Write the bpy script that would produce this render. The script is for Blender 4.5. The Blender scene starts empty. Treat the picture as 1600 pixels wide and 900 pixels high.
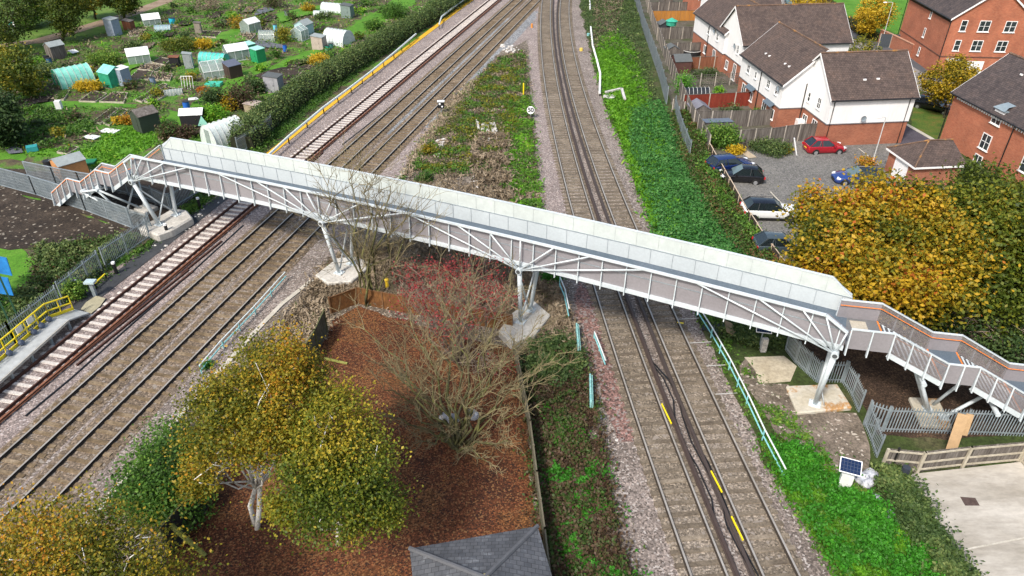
import bpy, math, random
import numpy as np
from mathutils import Vector, Matrix, noise as mnoise
R = math.radians
random.seed(7); rng = np.random.default_rng(7)
C = bpy.context.scene.collection
# ---------------------------------------------------------------- camera, sky, sun, exposure
TH = R(33.4); CAMZ = 28.0; FPX = 1110.0
cd = bpy.data.cameras.new('camera'); cam = bpy.data.objects.new('camera', cd); C.objects.link(cam)
cam.location = (0, 0, CAMZ); cam.rotation_euler = (R(90) - TH, 0, 0)
cd.lens = 36 * FPX / 1600; cd.sensor_width = 36; cd.clip_end = 6000; cd.clip_start = 0.5
S = bpy.context.scene; S.camera = cam
S.render.resolution_x = 1024; S.render.resolution_y = 576
S.view_settings.view_transform = 'Standard'; S.view_settings.look = 'None'
S.view_settings.gamma = 1; S.view_settings.use_curve_mapping = False
S.view_settings.exposure = 0.85
W = bpy.data.worlds.new('World'); S.world = W; W.use_nodes = True
wn = W.node_tree.nodes; wl = W.node_tree.links
sky = wn.new('ShaderNodeTexSky'); sky.sky_type = 'NISHITA'; sky.sun_disc = False
SUN_EL, SUN_AZ = 48, 215          # azimuth measured clockwise from +Y
sky.sun_elevation = R(SUN_EL); sky.sun_rotation = R(SUN_AZ)
sky.air_density = 1.4; sky.dust_density = 4.0; sky.ozone_density = 1.0
wl.new(sky.outputs[0], wn['Background'].inputs[0]); wn['Background'].inputs[1].default_value = 0.12
sd = bpy.data.lights.new('sun', 'SUN'); sd.energy = 2.3; sd.angle = R(7); sd.color = (1.0, .95, .88)
so = bpy.data.objects.new('sun', sd); C.objects.link(so)
az, el = R(SUN_AZ), R(SUN_EL)
so.rotation_euler = Vector((-math.sin(az) * math.cos(el), -math.cos(az) * math.cos(el), -math.sin(el))).to_track_quat('-Z', 'Y').to_euler()
so.location = (-40, -40, 80)

# ---------------------------------------------------------------- survey helpers
_c, _s = math.cos(TH), math.sin(TH)
def G(u, v, z=0.0):
    """where the survey sight line (u, v) meets the level z"""
    up = -(v - 450) / FPX; x = (u - 800) / FPX
    t = (CAMZ - z) / (_s - _c * up)
    return Vector((x * t, (_c + _s * up) * t, z))
def hz(u0, v0, v1, z0=0.0):
    """height whose top is sighted at v1 above the foot (u0, v0)"""
    y = G(u0, v0, z0).y; k = (450 - v1) / FPX
    return CAMZ + y * (k * _c - _s) / (_c + k * _s)

# ---------------------------------------------------------------- node materials
def lin(h):
    return tuple(h)
class NT:
    def __init__(s, name):
        s.m = bpy.data.materials.new(name); s.m.use_nodes = True
        s.n = s.m.node_tree.nodes; s.l = s.m.node_tree.links; s.b = s.n['Principled BSDF']
    def new(s, t, **k):
        o = s.n.new(t)
        for a, v in k.items(): setattr(o, a, v)
        return o
    def link(s, a, b): s.l.new(a, b)
def _noise(T, vec, scale, detail=4, rough=.6, dist=0):
    n = T.new('ShaderNodeTexNoise'); n.inputs['Scale'].default_value = scale; n.inputs['Detail'].default_value = detail
    n.inputs['Roughness'].default_value = rough; n.inputs['Distortion'].default_value = dist
    T.link(vec, n.inputs['Vector']); return n
def _ramp(T, fac, stops):
    r = T.new('ShaderNodeValToRGB'); e = r.color_ramp.elements
    while len(e) < len(stops): e.new(.5)
    for i, (p, c) in enumerate(stops): e[i].position = p; e[i].color = (*c, 1)
    T.link(fac, r.inputs[0]); return r
def _mul(T, a, b, f=1.0, mode='MULTIPLY'):
    m = T.new('ShaderNodeMix', data_type='RGBA', blend_type=mode); m.inputs[0].default_value = f
    T.link(a, m.inputs[6]); T.link(b, m.inputs[7]); return m.outputs[2]
MATS = {}
def tone(c):
    k = min(1.0, .58 + .70 * max(c)); return tuple(x * k for x in c)
def nmat(name, stops, scale=1.0, fine=8.0, famp=.35, rough=.85, bump=.3, bdist=.03, metal=0, spec=.3, detail=5, world=False, speck=None, stretch=None, dist=0, cells=None):
    """mottled material: a broad ramp of true surface colours times a fine grain"""
    if name in MATS: return MATS[name]
    T = NT(name)
    if world:
        g = T.new('ShaderNodeNewGeometry'); vec = g.outputs['Position']
    else:
        g = T.new('ShaderNodeTexCoord'); vec = g.outputs['Object']
    if stretch:
        mp = T.new('ShaderNodeMapping'); mp.inputs['Scale'].default_value = stretch; T.link(vec, mp.inputs[0]); vec = mp.outputs[0]
    if len(stops) > 1 and not (isinstance(stops[0][0], (int, float)) and len(stops[0]) == 2): pass
    if len(stops) == 1: stops = [(0, stops[0]), (1, stops[0])]
    elif not isinstance(stops[0][0], (int, float)) or len(stops[0]) == 3:
        k = len(stops); stops = [(.3 + .4 * i / (k - 1), c) for i, c in enumerate(stops)]
    stops = [(p, tone(c)) for p, c in stops]; speck = [(a, b_, tone(c)) for a, b_, c in speck] if speck else None
    n1 = _noise(T, vec, scale, detail, .62, dist); r1 = _ramp(T, n1.outputs['Fac'], stops)
    n2 = _noise(T, vec, fine, 3, .7)
    lo, hi = 1 - famp, 1 + famp
    r2 = _ramp(T, n2.outputs['Fac'], [(.32, (lo,) * 3), (.68, (hi,) * 3)])
    col = _mul(T, r1.outputs[0], r2.outputs[0])
    if cells:
        v = T.new('ShaderNodeTexVoronoi'); v.inputs['Scale'].default_value = cells[0]; T.link(vec, v.inputs['Vector'])
        sp = T.new('ShaderNodeSeparateColor'); T.link(v.outputs['Color'], sp.inputs[0]); rr = _ramp(T, sp.outputs[0], [(0, (1 - cells[1],) * 3), (.75, (1,) * 3), (1, (1 + cells[1] * 1.3,) * 3)]); col = _mul(T, col, rr.outputs[0])
    if speck:
        for (sc, thr, sc_col) in speck:
            v = T.new('ShaderNodeTexVoronoi'); v.inputs['Scale'].default_value = sc; T.link(vec, v.inputs['Vector'])
            sp = T.new('ShaderNodeSeparateColor'); T.link(v.outputs['Color'], sp.inputs[0])
            gt = T.new('ShaderNodeMath', operation='GREATER_THAN'); T.link(sp.outputs[0], gt.inputs[0]); gt.inputs[1].default_value = thr
            m = T.new('ShaderNodeMix', data_type='RGBA'); T.link(gt.outputs[0], m.inputs[0]); T.link(col, m.inputs[6]); m.inputs[7].default_value = (*sc_col, 1)
            col = m.outputs[2]
    T.link(col, T.b.inputs['Base Color'])
    T.b.inputs['Roughness'].default_value = rough; T.b.inputs['Metallic'].default_value = metal
    T.b.inputs['Specular IOR Level'].default_value = spec
    if bump:
        b = T.new('ShaderNodeBump'); b.inputs['Strength'].default_value = bump; b.inputs['Distance'].default_value = bdist
        T.link(n2.outputs['Fac'], b.inputs['Height']); T.link(b.outputs[0], T.b.inputs['Normal'])
    MATS[name] = T.m; return T.m
def pmat(name, c, rough=.5, metal=0, spec=.5, var=.12, scale=3.0, bump=0):
    return nmat(name, [tuple(max(0, x * (1 - var)) for x in c), tuple(x * (1 + var) for x in c)], scale, scale * 6, var * .6, rough, bump, .01, metal, spec)
def leafmat(name, stops, rough=.55, trans=.25):
    if name in MATS: return MATS[name]
    T = NT(name); a = T.new('ShaderNodeAttribute', attribute_name='r')
    r = _ramp(T, a.outputs['Fac'], stops)
    T.link(r.outputs[0], T.b.inputs['Base Color']); T.b.inputs['Roughness'].default_value = rough; T.b.inputs['Specular IOR Level'].default_value = .25
    tr = T.new('ShaderNodeBsdfTranslucent'); T.link(r.outputs[0], tr.inputs[0])
    mx = T.new('ShaderNodeMixShader'); mx.inputs[0].default_value = trans
    T.link(T.b.outputs[0], mx.inputs[1]); T.link(tr.outputs[0], mx.inputs[2])
    T.link(mx.outputs[0], T.n['Material Output'].inputs[0]); MATS[name] = T.m; return T.m

# ---------------------------------------------------------------- object helpers
FR = {}                                              # object -> (location, rotation z) of its thing
def tag(o, label=None, cat=None, group=None, kind=None):
    if label: o['label'] = label
    if cat: o['category'] = cat
    if group: o['group'] = group
    if kind: o['kind'] = kind
    return o
def thing(name, label, cat, loc=(0, 0, 0), rz=0.0, group=None):
    o = bpy.data.objects.new(name, None); C.objects.link(o); o.empty_display_size = .2
    o.location = loc; o.rotation_euler = (0, 0, rz); FR[o.name] = (Vector(loc), rz)
    return tag(o, label, cat, group)
def copy_thing(src, loc, rz=0.0, label=None, scale=None, group=None):
    c = src.copy(); C.objects.link(c); c.location = loc; c.rotation_euler = (0, 0, rz)
    if scale is not None: c.scale = scale if hasattr(scale, '__len__') else (scale,) * 3
    if label: c['label'] = label
    if group: c['group'] = group
    def rec(a, b):
        for ch in a.children:
            d = ch.copy(); C.objects.link(d); d.parent = b; rec(ch, d)
    rec(src, c); return c
class MB:
    def __init__(s): s.v = []; s.f = []; s.mi = []; s.cur = 0
    def add(s, vs, fs):
        o = len(s.v); s.v += [tuple(p) for p in vs]; s.f += [tuple(i + o for i in f) for f in fs]; s.mi += [s.cur] * len(fs); return s
    def box(s, lo, hi):
        x0, y0, z0 = lo; x1, y1, z1 = hi
        return s.add([(x0, y0, z0), (x1, y0, z0), (x1, y1, z0), (x0, y1, z0), (x0, y0, z1), (x1, y0, z1), (x1, y1, z1), (x0, y1, z1)],
                     [(0, 3, 2, 1), (4, 5, 6, 7), (0, 1, 5, 4), (1, 2, 6, 5), (2, 3, 7, 6), (3, 0, 4, 7)])
    def obox(s, c, size, rz=0.0, tilt=0.0):
        m = Matrix.Translation(c) @ Matrix.Rotation(rz, 4, 'Z') @ Matrix.Rotation(tilt, 4, 'Y')
        h = [x / 2 for x in size]; vs = []
        for z in (-1, 1):
            for a, b in ((-1, -1), (1, -1), (1, 1), (-1, 1)): vs.append(m @ Vector((a * h[0], b * h[1], z * h[2])))
        return s.add(vs, [(0, 3, 2, 1), (4, 5, 6, 7), (0, 1, 5, 4), (1, 2, 6, 5), (2, 3, 7, 6), (3, 0, 4, 7)])
    def bar(s, a, b, w, h, up=(0, 0, 1)):
        a = Vector(a); b = Vector(b); d = (b - a)
        if d.length < 1e-6: return s
        d.normalize(); up = Vector(up)
        sd = d.cross(up)
        if sd.length < 1e-4: sd = d.cross(Vector((1, 0, 0)))
        sd.normalize(); u = sd.cross(d); vs = []
        for p in (a, b):
            for i, j in ((-1, -1), (1, -1), (1, 1), (-1, 1)): vs.append(p + sd * (i * w / 2) + u * (j * h / 2))
        return s.add(vs, [(0, 1, 2, 3), (7, 6, 5, 4), (0, 4, 5, 1), (1, 5, 6, 2), (2, 6, 7, 3), (3, 7, 4, 0)])
    def tube(s, pts, r, n=8, r2=None):
        pts = [Vector(p) for p in pts]; k = len(pts); r2 = r if r2 is None else r2
        o = len(s.v); rings = []
        for i, p in enumerate(pts):
            d = (pts[min(i + 1, k - 1)] - pts[max(i - 1, 0)]); d.normalize()
            a = d.cross(Vector((0, 0, 1)))
            if a.length < 1e-3: a = Vector((1, 0, 0))
            a.normalize(); b = d.cross(a); rr = r + (r2 - r) * i / max(1, k - 1)
            for j in range(n):
                t = 2 * math.pi * j / n; s.v.append(tuple(p + a * (rr * math.cos(t)) + b * (rr * math.sin(t))))
        for i in range(k - 1):
            for j in range(n):
                s.f.append((o + i * n + j, o + i * n + (j + 1) % n, o + (i + 1) * n + (j + 1) % n, o + (i + 1) * n + j)); s.mi.append(s.cur)
        s.f.append(tuple(o + j for j in range(n))[::-1]); s.f.append(tuple(o + (k - 1) * n + j for j in range(n))); s.mi += [s.cur] * 2
        return s
    def prism(s, poly, z0, z1):
        n = len(poly)
        ar = sum(poly[i][0] * poly[(i + 1) % n][1] - poly[(i + 1) % n][0] * poly[i][1] for i in range(n))
        if ar < 0: poly = poly[::-1]
        vs = [(p[0], p[1], z0) for p in poly] + [(p[0], p[1], z1) for p in poly]
        return s.add(vs, [tuple(range(n))[::-1], tuple(range(n, 2 * n))] + [(i, (i + 1) % n, n + (i + 1) % n, n + i) for i in range(n)])
    def extr(s, poly, axis, a, b):
        """polygon in the plane across `axis`, extruded from a to b"""
        n = len(poly)
        def P(p, t): return (t, p[0], p[1]) if axis == 'x' else (p[0], t, p[1])
        vs = [P(p, a) for p in poly] + [P(p, b) for p in poly]
        return s.add(vs, [tuple(range(n))[::-1], tuple(range(n, 2 * n))] + [(i, (i + 1) % n, n + (i + 1) % n, n + i) for i in range(n)])
    def dome(s, c, r, n=10, m=5, sq=(1, 1, 1)):
        vs = []; fs = []
        for i in range(m + 1):
            ph = math.pi * i / m
            for j in range(n):
                t = 2 * math.pi * j / n
                vs.append((c[0] + r * sq[0] * math.sin(ph) * math.cos(t), c[1] + r * sq[1] * math.sin(ph) * math.sin(t), c[2] + r * sq[2] * math.cos(ph)))
        for i in range(m):
            for j in range(n): fs.append((i * n + j, (i + 1) * n + j, (i + 1) * n + (j + 1) % n, i * n + (j + 1) % n))
        return s.add(vs, fs)
    def build(s, name, mat, parent=None, world=False, smooth=False, bevel=0):
        me = bpy.data.meshes.new(name); v = s.v
        if parent is not None:
            loc, rz = FR.get(parent.name, (Vector((0, 0, 0)), 0.0))
            if world:
                m = Matrix.Rotation(-rz, 3, 'Z'); v = [tuple(m @ (Vector(p) - loc)) for p in v]
        me.from_pydata(v, [], s.f)
        ms = mat if isinstance(mat, (list, tuple)) else [mat]
        for m_ in ms: me.materials.append(m_)
        if len(ms) > 1: me.polygons.foreach_set('material_index', s.mi)
        if smooth: me.polygons.foreach_set('use_smooth', [True] * len(me.polygons))
        import bmesh
        if len(me.polygons) < 20000:
            bm = bmesh.new(); bm.from_mesh(me); bmesh.ops.recalc_face_normals(bm, faces=bm.faces)
            if bevel: bmesh.ops.bevel(bm, geom=bm.edges[:], offset=bevel, segments=1, affect='EDGES')
            bm.to_mesh(me); bm.free()
        o = bpy.data.objects.new(name, me); C.objects.link(o)
        if parent is not None: o.parent = parent; FR[o.name] = FR.get(parent.name, (Vector((0, 0, 0)), 0.0))
        return o
def solo(mb, name, mat, label, cat, group=None, base=None, **k):
    """a thing that is one mesh, with its origin at its foot"""
    xs = np.array(mb.v); c = Vector(((xs[:, 0].min() + xs[:, 0].max()) / 2, (xs[:, 1].min() + xs[:, 1].max()) / 2, xs[:, 2].min()))
    mb.v = [tuple(Vector(p) - c) for p in mb.v]
    o = mb.build(name, mat, **k); o.location = c
    return tag(o, label, cat, group)

def quads(name, V, mat, r=None, parent=None, loc=None):
    """V: (n,4,3) numpy quads -> one mesh, with per-leaf attribute r"""
    n = len(V); me = bpy.data.meshes.new(name)
    V = V.reshape(-1, 3).astype(np.float32)
    if loc is not None: V = V - np.array(loc, dtype=np.float32)
    me.vertices.add(4 * n); me.vertices.foreach_set('co', V.ravel())
    me.loops.add(4 * n); me.loops.foreach_set('vertex_index', np.arange(4 * n, dtype=np.int32))
    me.polygons.add(n); me.polygons.foreach_set('loop_start', np.arange(0, 4 * n, 4, dtype=np.int32)); me.polygons.foreach_set('loop_total', np.full(n, 4, dtype=np.int32))
    me.update(calc_edges=True)
    if r is not None:
        at = me.attributes.new('r', 'FLOAT', 'POINT'); at.data.foreach_set('value', np.repeat(np.clip(r, 0, 1), 4).astype(np.float32))
    me.materials.append(mat); o = bpy.data.objects.new(name, me); C.objects.link(o)
    if parent is not None: o.parent = parent
    if loc is not None and parent is None: o.location = loc
    return o
def leafquads(P, size, up=.5, jitter=.4, aspect=1.4):
    """random leaf quads round points P (n,3)"""
    n = len(P); N = rng.normal(size=(n, 3)); N[:, 2] = np.abs(N[:, 2]) + up; N /= np.linalg.norm(N, axis=1)[:, None]
    A = rng.normal(size=(n, 3)); A -= (A * N).sum(1)[:, None] * N; A /= np.linalg.norm(A, axis=1)[:, None]; B = np.cross(N, A)
    s = size * (1 + jitter * rng.uniform(-1, 1, n))[:, None]
    a = A * s * aspect / 2; b = B * s / 2
    return np.stack([P - a, P + b * .9 + N * s * .1, P + a, P - b * .9 + N * s * .1], 1)
def lownoise(P, sc, seed=0.0):
    return np.array([mnoise.noise(Vector((p[0] * sc + seed, p[1] * sc, p[2] * sc))) for p in P]) * .5 + .5
# ---------------------------------------------------------------- surface materials (true base colours)
M = {}
M['base'] = nmat('rough_grass', [(.035, .055, .012), (.06, .09, .02), (.11, .10, .05)], .25, 5, .5, .9, .4, world=True)
M['allot'] = nmat('allotment_ground', [(.3, (.06, .19, .012)), (.45, (.09, .22, .02)), (.52, (.14, .12, .06)), (.6, (.08, .06, .045)), (.68, (.10, .20, .03))], .22, 6, .5, .9, .5, .05, world=True, detail=8)
M['grass'] = nmat('mown_grass', [(.06, .19, .01), (.09, .25, .015), (.13, .27, .03)], .5, 9, .35, .9, .4, .04, world=True)
M['grass2'] = nmat('field_grass', [(.06, .13, .015), (.11, .21, .025), (.16, .22, .05)], .2, 6, .3, .9, .4, .04, world=True)
M['soil'] = nmat('dark_soil', [(.028, .020, .015), (.05, .036, .026), (.10, .075, .055)], .35, 6, .55, .95, .8, .06, world=True, speck=[(6, .975, (.3, .27, .22))])
M['chips'] = nmat('wood_chips', [(.05, .03, .02), (.09, .055, .035), (.14, .09, .055)], .5, 16, .6, .95, .8, .04, cells=(13, .6), world=True)
M['leaf_litter'] = nmat('leaf_litter', [(.09, .032, .016), (.16, .055, .022), (.20, .09, .03)], .35, 11, .6, .95, .6, .04, cells=(13, .6), world=True, speck=[(14, .86, (.24, .12, .05)), (15, .9, (.04, .02, .015))])
M['ballast'] = nmat('ballast', [(.22, .18, .155), (.30, .25, .22), (.37, .31, .28)], .18, 9, .5, .95, 1.0, .06, cells=(12, .48), world=True, speck=[(11, .9, (.42, .38, .35)), (12, .9, (.13, .105, .09))])
M['ballast_pink'] = nmat('ballast_pink', [(.29, .235, .215), (.38, .315, .29)], .3, 9, .4, .95, 1.0, .06, cells=(12, .48), world=True, speck=[(11, .92, (.46, .41, .39)), (12, .92, (.19, .15, .14))])
M['ballast_red'] = nmat('ballast_red', [(.25, .14, .12), (.30, .18, .155)], .4, 9, .45, .95, 1.0, .05, cells=(12, .48), world=True, speck=[(7, .8, (.30, .26, .24)), (7.7, .88, (.12, .08, .07))])
M['ballast_grey'] = nmat('ballast_grey', [(.20, .21, .22), (.30, .31, .32)], .3, 9, .4, .95, 1.0, .06, cells=(12, .48), world=True, speck=[(7, .88, (.42, .42, .42))])
M['bed_brown'] = nmat('bed_brown', [(.16, .12, .08), (.23, .175, .125), (.29, .235, .185)], .2, 9, .5, .95, 1.0, .05, cells=(12, .48), world=True, speck=[(7, .93, (.3, .26, .22))])
M['bed_dark'] = nmat('bed_dark', [(.19, .155, .115), (.26, .215, .165), (.33, .28, .23)], .2, 9, .55, .95, 1.0, .05, cells=(12, .48), world=True, speck=[(7, .93, (.3, .26, .22))])
M['scrub_soil'] = nmat('scrub_soil', [(.12, .095, .07), (.19, .155, .12), (.25, .21, .17)], .3, 8, .5, .95, .8, .05, cells=(12, .48), world=True, speck=[(11, .93, (.4, .36, .3))])
M['tar'] = nmat('tar_path', [(.05, .055, .06), (.08, .085, .095)], .5, 8, .25, .8, .3, .01, world=True)
M['asphalt'] = nmat('asphalt', [(.24, .22, .21), (.30, .28, .26)], .3, 8, .2, .9, .3, .01, world=True)
M['pavement'] = nmat('pavement', [(.10, .105, .12), (.13, .135, .15)], .4, 8, .2, .9, .3, .01, world=True)
M['paving'] = nmat('block_paving', [(.15, .145, .135), (.19, .185, .17), (.23, .22, .20)], .25, 9, .3, .9, .3, .01, world=True, speck=[(9, .8, (.25, .24, .23)), (9.7, .85, (.12, .12, .12))])
M['paving_purple'] = nmat('block_paving_purple', [(.09, .08, .10), (.13, .115, .14)], .5, 6, .3, .9, .3, .01, world=True)
M['concrete'] = nmat('concrete', [(.32, .29, .24), (.42, .39, .34), (.50, .47, .42)], .35, 3, .12, .85, .2, .01, world=True, detail=9, stretch=(.6, 1.6, 1))
M['conc_new'] = nmat('concrete_new', [(.42, .40, .36), (.55, .53, .49)], .6, 5, .15, .85, .3, .01)
M['conc_rust'] = nmat('concrete_stained', [(.3, (.45, .40, .30)), (.55, (.50, .47, .40)), (.62, (.42, .22, .07)), (.7, (.5, .46, .4))], .7, 5, .15, .85, .3, .01)
M['kerb'] = nmat('kerb_stone', [(.42, .39, .32), (.5, .47, .41)], 1, 7, .2, .9, .2)
LV = {'n': 0}; HARD = {'concrete_yard', 'drain_patch', 'yard_joint', 'road', 'footway', 'drive', 'tar_path', 'concrete_slab', 'car_park'}
def rag(pts, a, step=.8):
    out = []; n = len(pts)
    for i in range(n):
        p, q = pts[i], pts[(i + 1) % n]; L = (q - p).length; k = max(1, min(160, int(L / step)))
        d = Vector((-(q - p).y, (q - p).x, 0)); d = d.normalized() if d.length > 0 else d
        for j in range(k):
            c = p.lerp(q, j / k); o = a * (mnoise.noise(c * .35) * 1.6 + mnoise.noise(c * 1.3) * .9) if j else 0
            out.append(c + d * o)
    return out
def zone(name, px, mat, z=None, world=None, ragged=.35):
    """a level surface whose outline was surveyed from the sight points px"""
    LV['n'] += 1; z = LV['n'] * .004 if z is None else z
    pts = [G(u, v, z) for u, v in px] if world is None else [Vector((x, y, z)) for x, y in world]
    if name in HARD or world is not None: ragged = 0
    if ragged: pts = rag(pts, ragged)
    bm_ = MB(); bm_.add(pts, [tuple(range(len(pts)))])
    o = bm_.build(name, mat); return tag(o, kind='structure')
def strip(name, line, w, mat, z=None, kind='structure'):
    """constant-width ribbon along a world polyline"""
    LV['n'] += 1; z = LV['n'] * .004 if z is None else z
    L = [Vector((p[0], p[1], 0)) for p in line]; vs = []
    for i, p in enumerate(L):
        d = (L[min(i + 1, len(L) - 1)] - L[max(i - 1, 0)]).normalized(); nrm = Vector((-d.y, d.x, 0))
        vs += [p + nrm * w / 2 + Vector((0, 0, z)), p - nrm * w / 2 + Vector((0, 0, z))]
    m = MB(); m.add(vs, [(2 * i, 2 * i + 1, 2 * i + 3, 2 * i + 2) for i in range(len(L) - 1)])
    return tag(m.build(name, mat), kind=kind)
zone('ground', None, M['base'], z=-.06, world=[(-2500, -500), (2500, -500), (2500, 5000), (-2500, 5000)])
zone('allotment_ground', [(-600, -120), (930, -120), (745, 0), (600, 105), (430, 240), (345, 300), (150, 455), (-100, 620), (-700, 900), (-900, 300)], M['allot'])
zone('field', [(-600, -130), (330, -130), (262, 0), (200, 24), (110, 50), (60, 66), (0, 78), (-600, 230)], M['grass2'])
strip('track_path', [G(*p) for p in [(-60, 95), (0, 72), (30, 68), (60, 64), (110, 50), (200, 23), (262, 0), (320, -22), (380, -45)]], 3.0, nmat('sandy_path', [(.24, .17, .11), (.34, .26, .19)], .5, 5, .3, world=True))
strip('grass_verge', [G(*p) for p in [(-60, 112), (0, 92), (60, 77), (110, 62), (200, 34), (268, 8), (330, -12)]], 3.2, M['grass2'])
LAWNS = []
for i, px in enumerate([[(165, 205), (205, 200), (260, 182), (262, 215), (215, 240), (150, 262), (85, 245), (30, 240), (70, 232), (140, 236)],
                        [(278, 192), (300, 160), (352, 128), (400, 100), (430, 92), (398, 122), (350, 160), (325, 178)],
                        [(398, 122), (440, 95), (520, 66), (560, 32), (604, 8), (640, -20), (650, 5), (600, 36), (520, 74), (470, 96), (425, 122), (395, 145), (365, 165), (352, 160)],
                        [(0, 238), (40, 240), (36, 252), (0, 250), (-80, 250), (-80, 235)],
                        [(268, 92), (286, 84), (300, 84), (230, 110), (205, 118), (205, 110)], [(0, 160), (120, 158), (215, 163), (215, 170), (110, 168), (0, 166)],
                        [(0, 383), (30, 386), (68, 400), (75, 418), (60, 440), (20, 470), (-60, 500), (-60, 380)]]):
    LAWNS.append(px); zone('lawn' , px, M['grass'])
zone('bare_soil', [(-300, 250), (0, 297), (57, 312), (150, 342), (207, 364), (185, 378), (120, 379), (70, 392), (0, 388), (-300, 360)], M['soil'])
zone('compound_soil', [(-100, 250), (60, 268), (150, 268), (200, 262), (300, 268), (345, 300), (300, 330), (240, 375), (150, 342), (50, 308), (-100, 275)], M['soil'])
# the ballasted railway land
zone('railway_ballast', [(-700, 1200), (-700, 1150), (-220, 750), (0, 575), (150, 452), (238, 385), (300, 345), (345, 305), (430, 238), (500, 183), (600, 102), (741, 0), (900, -110), (930, -110), (905, 0),
                 (924, 90), (944, 160), (985, 260), (1025, 372), (1080, 470), (1140, 600), (1215, 745), (1310, 900), (1420, 1080), (1000, 1150), (-150, 1150)], M['ballast'])
def lx(y, c): return .2385 * y + c
def lline(c, y0, y1, n=2): return [(lx(y, c), y) for y in np.linspace(y0, y1, n)]
strip('ballast_new', lline(-39.0, 30, 180), 2.6, M['ballast_pink'])
strip('ballast_new', lline(-34.3, 8, 165), 2.2, M['ballast_pink'])
strip('ballast_shoulder', lline(-25.9, 50, 150), 3.4, M['ballast_pink'])
strip('ballast_grey_strip', lline(-26.6, 74, 130), 1.7, M['ballast_grey'])
strip('ballast_grey_strip', lline(-30.3, 72, 125), 1.3, M['ballast_grey'])
zone('ballast_pale', [(832, 200), (824, 60), (840, 20), (852, 60), (850, 130), (862, 220), (885, 320), (880, 345), (843, 320)], M['ballast_pink'])
zone('ballast_red_patch', [(905, 440), (925, 470), (950, 545), (985, 650), (990, 690), (965, 690), (940, 620), (915, 545), (902, 480)], M['ballast_red'])
# middle ground between the lines
zone('scrub_ground', [(824, 62), (832, 200), (843, 300), (858, 400), (868, 430), (900, 560), (930, 640), (960, 800), (985, 900), (1000, 1080), (620, 1080), (30, 1080), (40, 935), (165, 780), (330, 602), (500, 424), (620, 282), (660, 224), (700, 168), (740, 122), (780, 84)], M['scrub_soil'])
zone('leafy_yard', [(520, 500), (560, 478), (640, 500), (800, 545), (825, 640), (850, 900), (860, 1060), (150, 1060), (250, 900), (300, 820), (430, 640), (500, 540)], M['leaf_litter'])
zone('tar_path', [(128, 488), (355, 311), (368, 300), (352, 297), (338, 308), (120, 470), (100, 488)], M['tar'])
# right hand side
zone('verge', [(905, -60), (905, 0), (924, 90), (944, 160), (985, 260), (1025, 372), (1080, 470), (1140, 600), (1215, 745), (1310, 900), (1420, 1080), (1700, 1080), (1530, 900), (1410, 735), (1380, 650), (1200, 420), (1130, 300), (1045, 150), (1000, 30), (985, -60)], M['base'])
zone('gardens', [(985, -60), (1000, 30), (1045, 150), (1130, 300), (1255, 300), (1300, 190), (1250, -60)], nmat('garden_ground', [(.05, .09, .02), (.12, .11, .08), (.16, .15, .13)], .5, 5, .4, world=True))
zone('estate_ground', [(1130, 300), (1255, 300), (1300, 190), (1250, -60), (2300, -60), (2600, 900), (1700, 900), (1590, 720), (1410, 735), (1380, 650), (1200, 420)], M['base'])
zone('car_park', [(1128, 262), (1140, 236), (1237, 228), (1245, 206), (1420, 222), (1500, 300), (1440, 420), (1300, 480), (1235, 420), (1190, 385)], M['paving'])
zone('wood_chip_ground', [(1205, 430), (1300, 430), (1500, 430), (1900, 500), (1900, 680), (1600, 680), (1370, 680), (1335, 610), (1225, 520)], M['chips'])
zone('road', [(1195, -60), (1225, 8), (1300, 62), (1340, 85), (1420, 130), (1500, 175), (1500, 130), (1440, 95), (1370, 78), (1310, 50), (1265, 0), (1220, -60)], M['asphalt'])
zone('footway', [(1272, 0), (1310, 48), (1365, 76), (1400, 90), (1450, 118), (1480, 135), (1480, 118), (1430, 92), (1378, 68), (1335, 46), (1290, 4), (1262, -60), (1235, -60)], M['pavement'])
zone('field', [(1290, 0), (1262, -60), (1900, -120), (1500, 60), (1440, 78), (1380, 62), (1340, 40)], M['grass'])
zone('lawn', [(1418, 222), (1470, 222), (1500, 175), (1470, 172), (1428, 166)], nmat('leafy_lawn', [(.05, .12, .015), (.10, .16, .02), (.22, .15, .04)], .6, 7, .4, world=True))
zone('drive', [(1404, 230), (1415, 196), (1462, 222), (1450, 232)], M['paving_purple'])
zone('concrete_yard', [(1412, 742), (1592, 722), (1800, 705), (2000, 1080), (1650, 1080), (1520, 900)], M['concrete'])
for px in ([(1500, 776), (1524, 778), (1531, 790), (1508, 790)], [(1412, 748), (1424, 750), (1430, 758), (1418, 758)]):
    zone('drain_patch', px, nmat('rusty_patch', [(.09, .06, .05), (.13, .09, .08)], 2, 9, .3))
zone('yard_joint', [(1503, 858), (1600, 839), (1680, 822), (1680, 824), (1600, 841.5), (1503, 861)], M['kerb'])
zone('concrete_slab', [(1163, 558), (1225, 556), (1245, 572), (1235, 596), (1187, 600)], nmat('pale_slab', [(.4, .34, .24), (.52, .46, .35)], .8, 5, .2), z=.12)
def hkerb(px, h=.12, w=.16, mat=None, label='', name='kerb', cat='kerb'):
    m = MB()
    for a, b in zip(px[:-1], px[1:]):
        m.bar(G(*a) + Vector((0, 0, h / 2)), G(*b) + Vector((0, 0, h / 2)), w, h)
    return m.build(name, mat or M['kerb'])
for px in ([(1265, -20), (1312, 50), (1368, 77), (1420, 101)], ):
    tag(hkerb(px, mat=pmat('yellow_sand_kerb', (.5, .36, .12), .8)), kind='structure')

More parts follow.
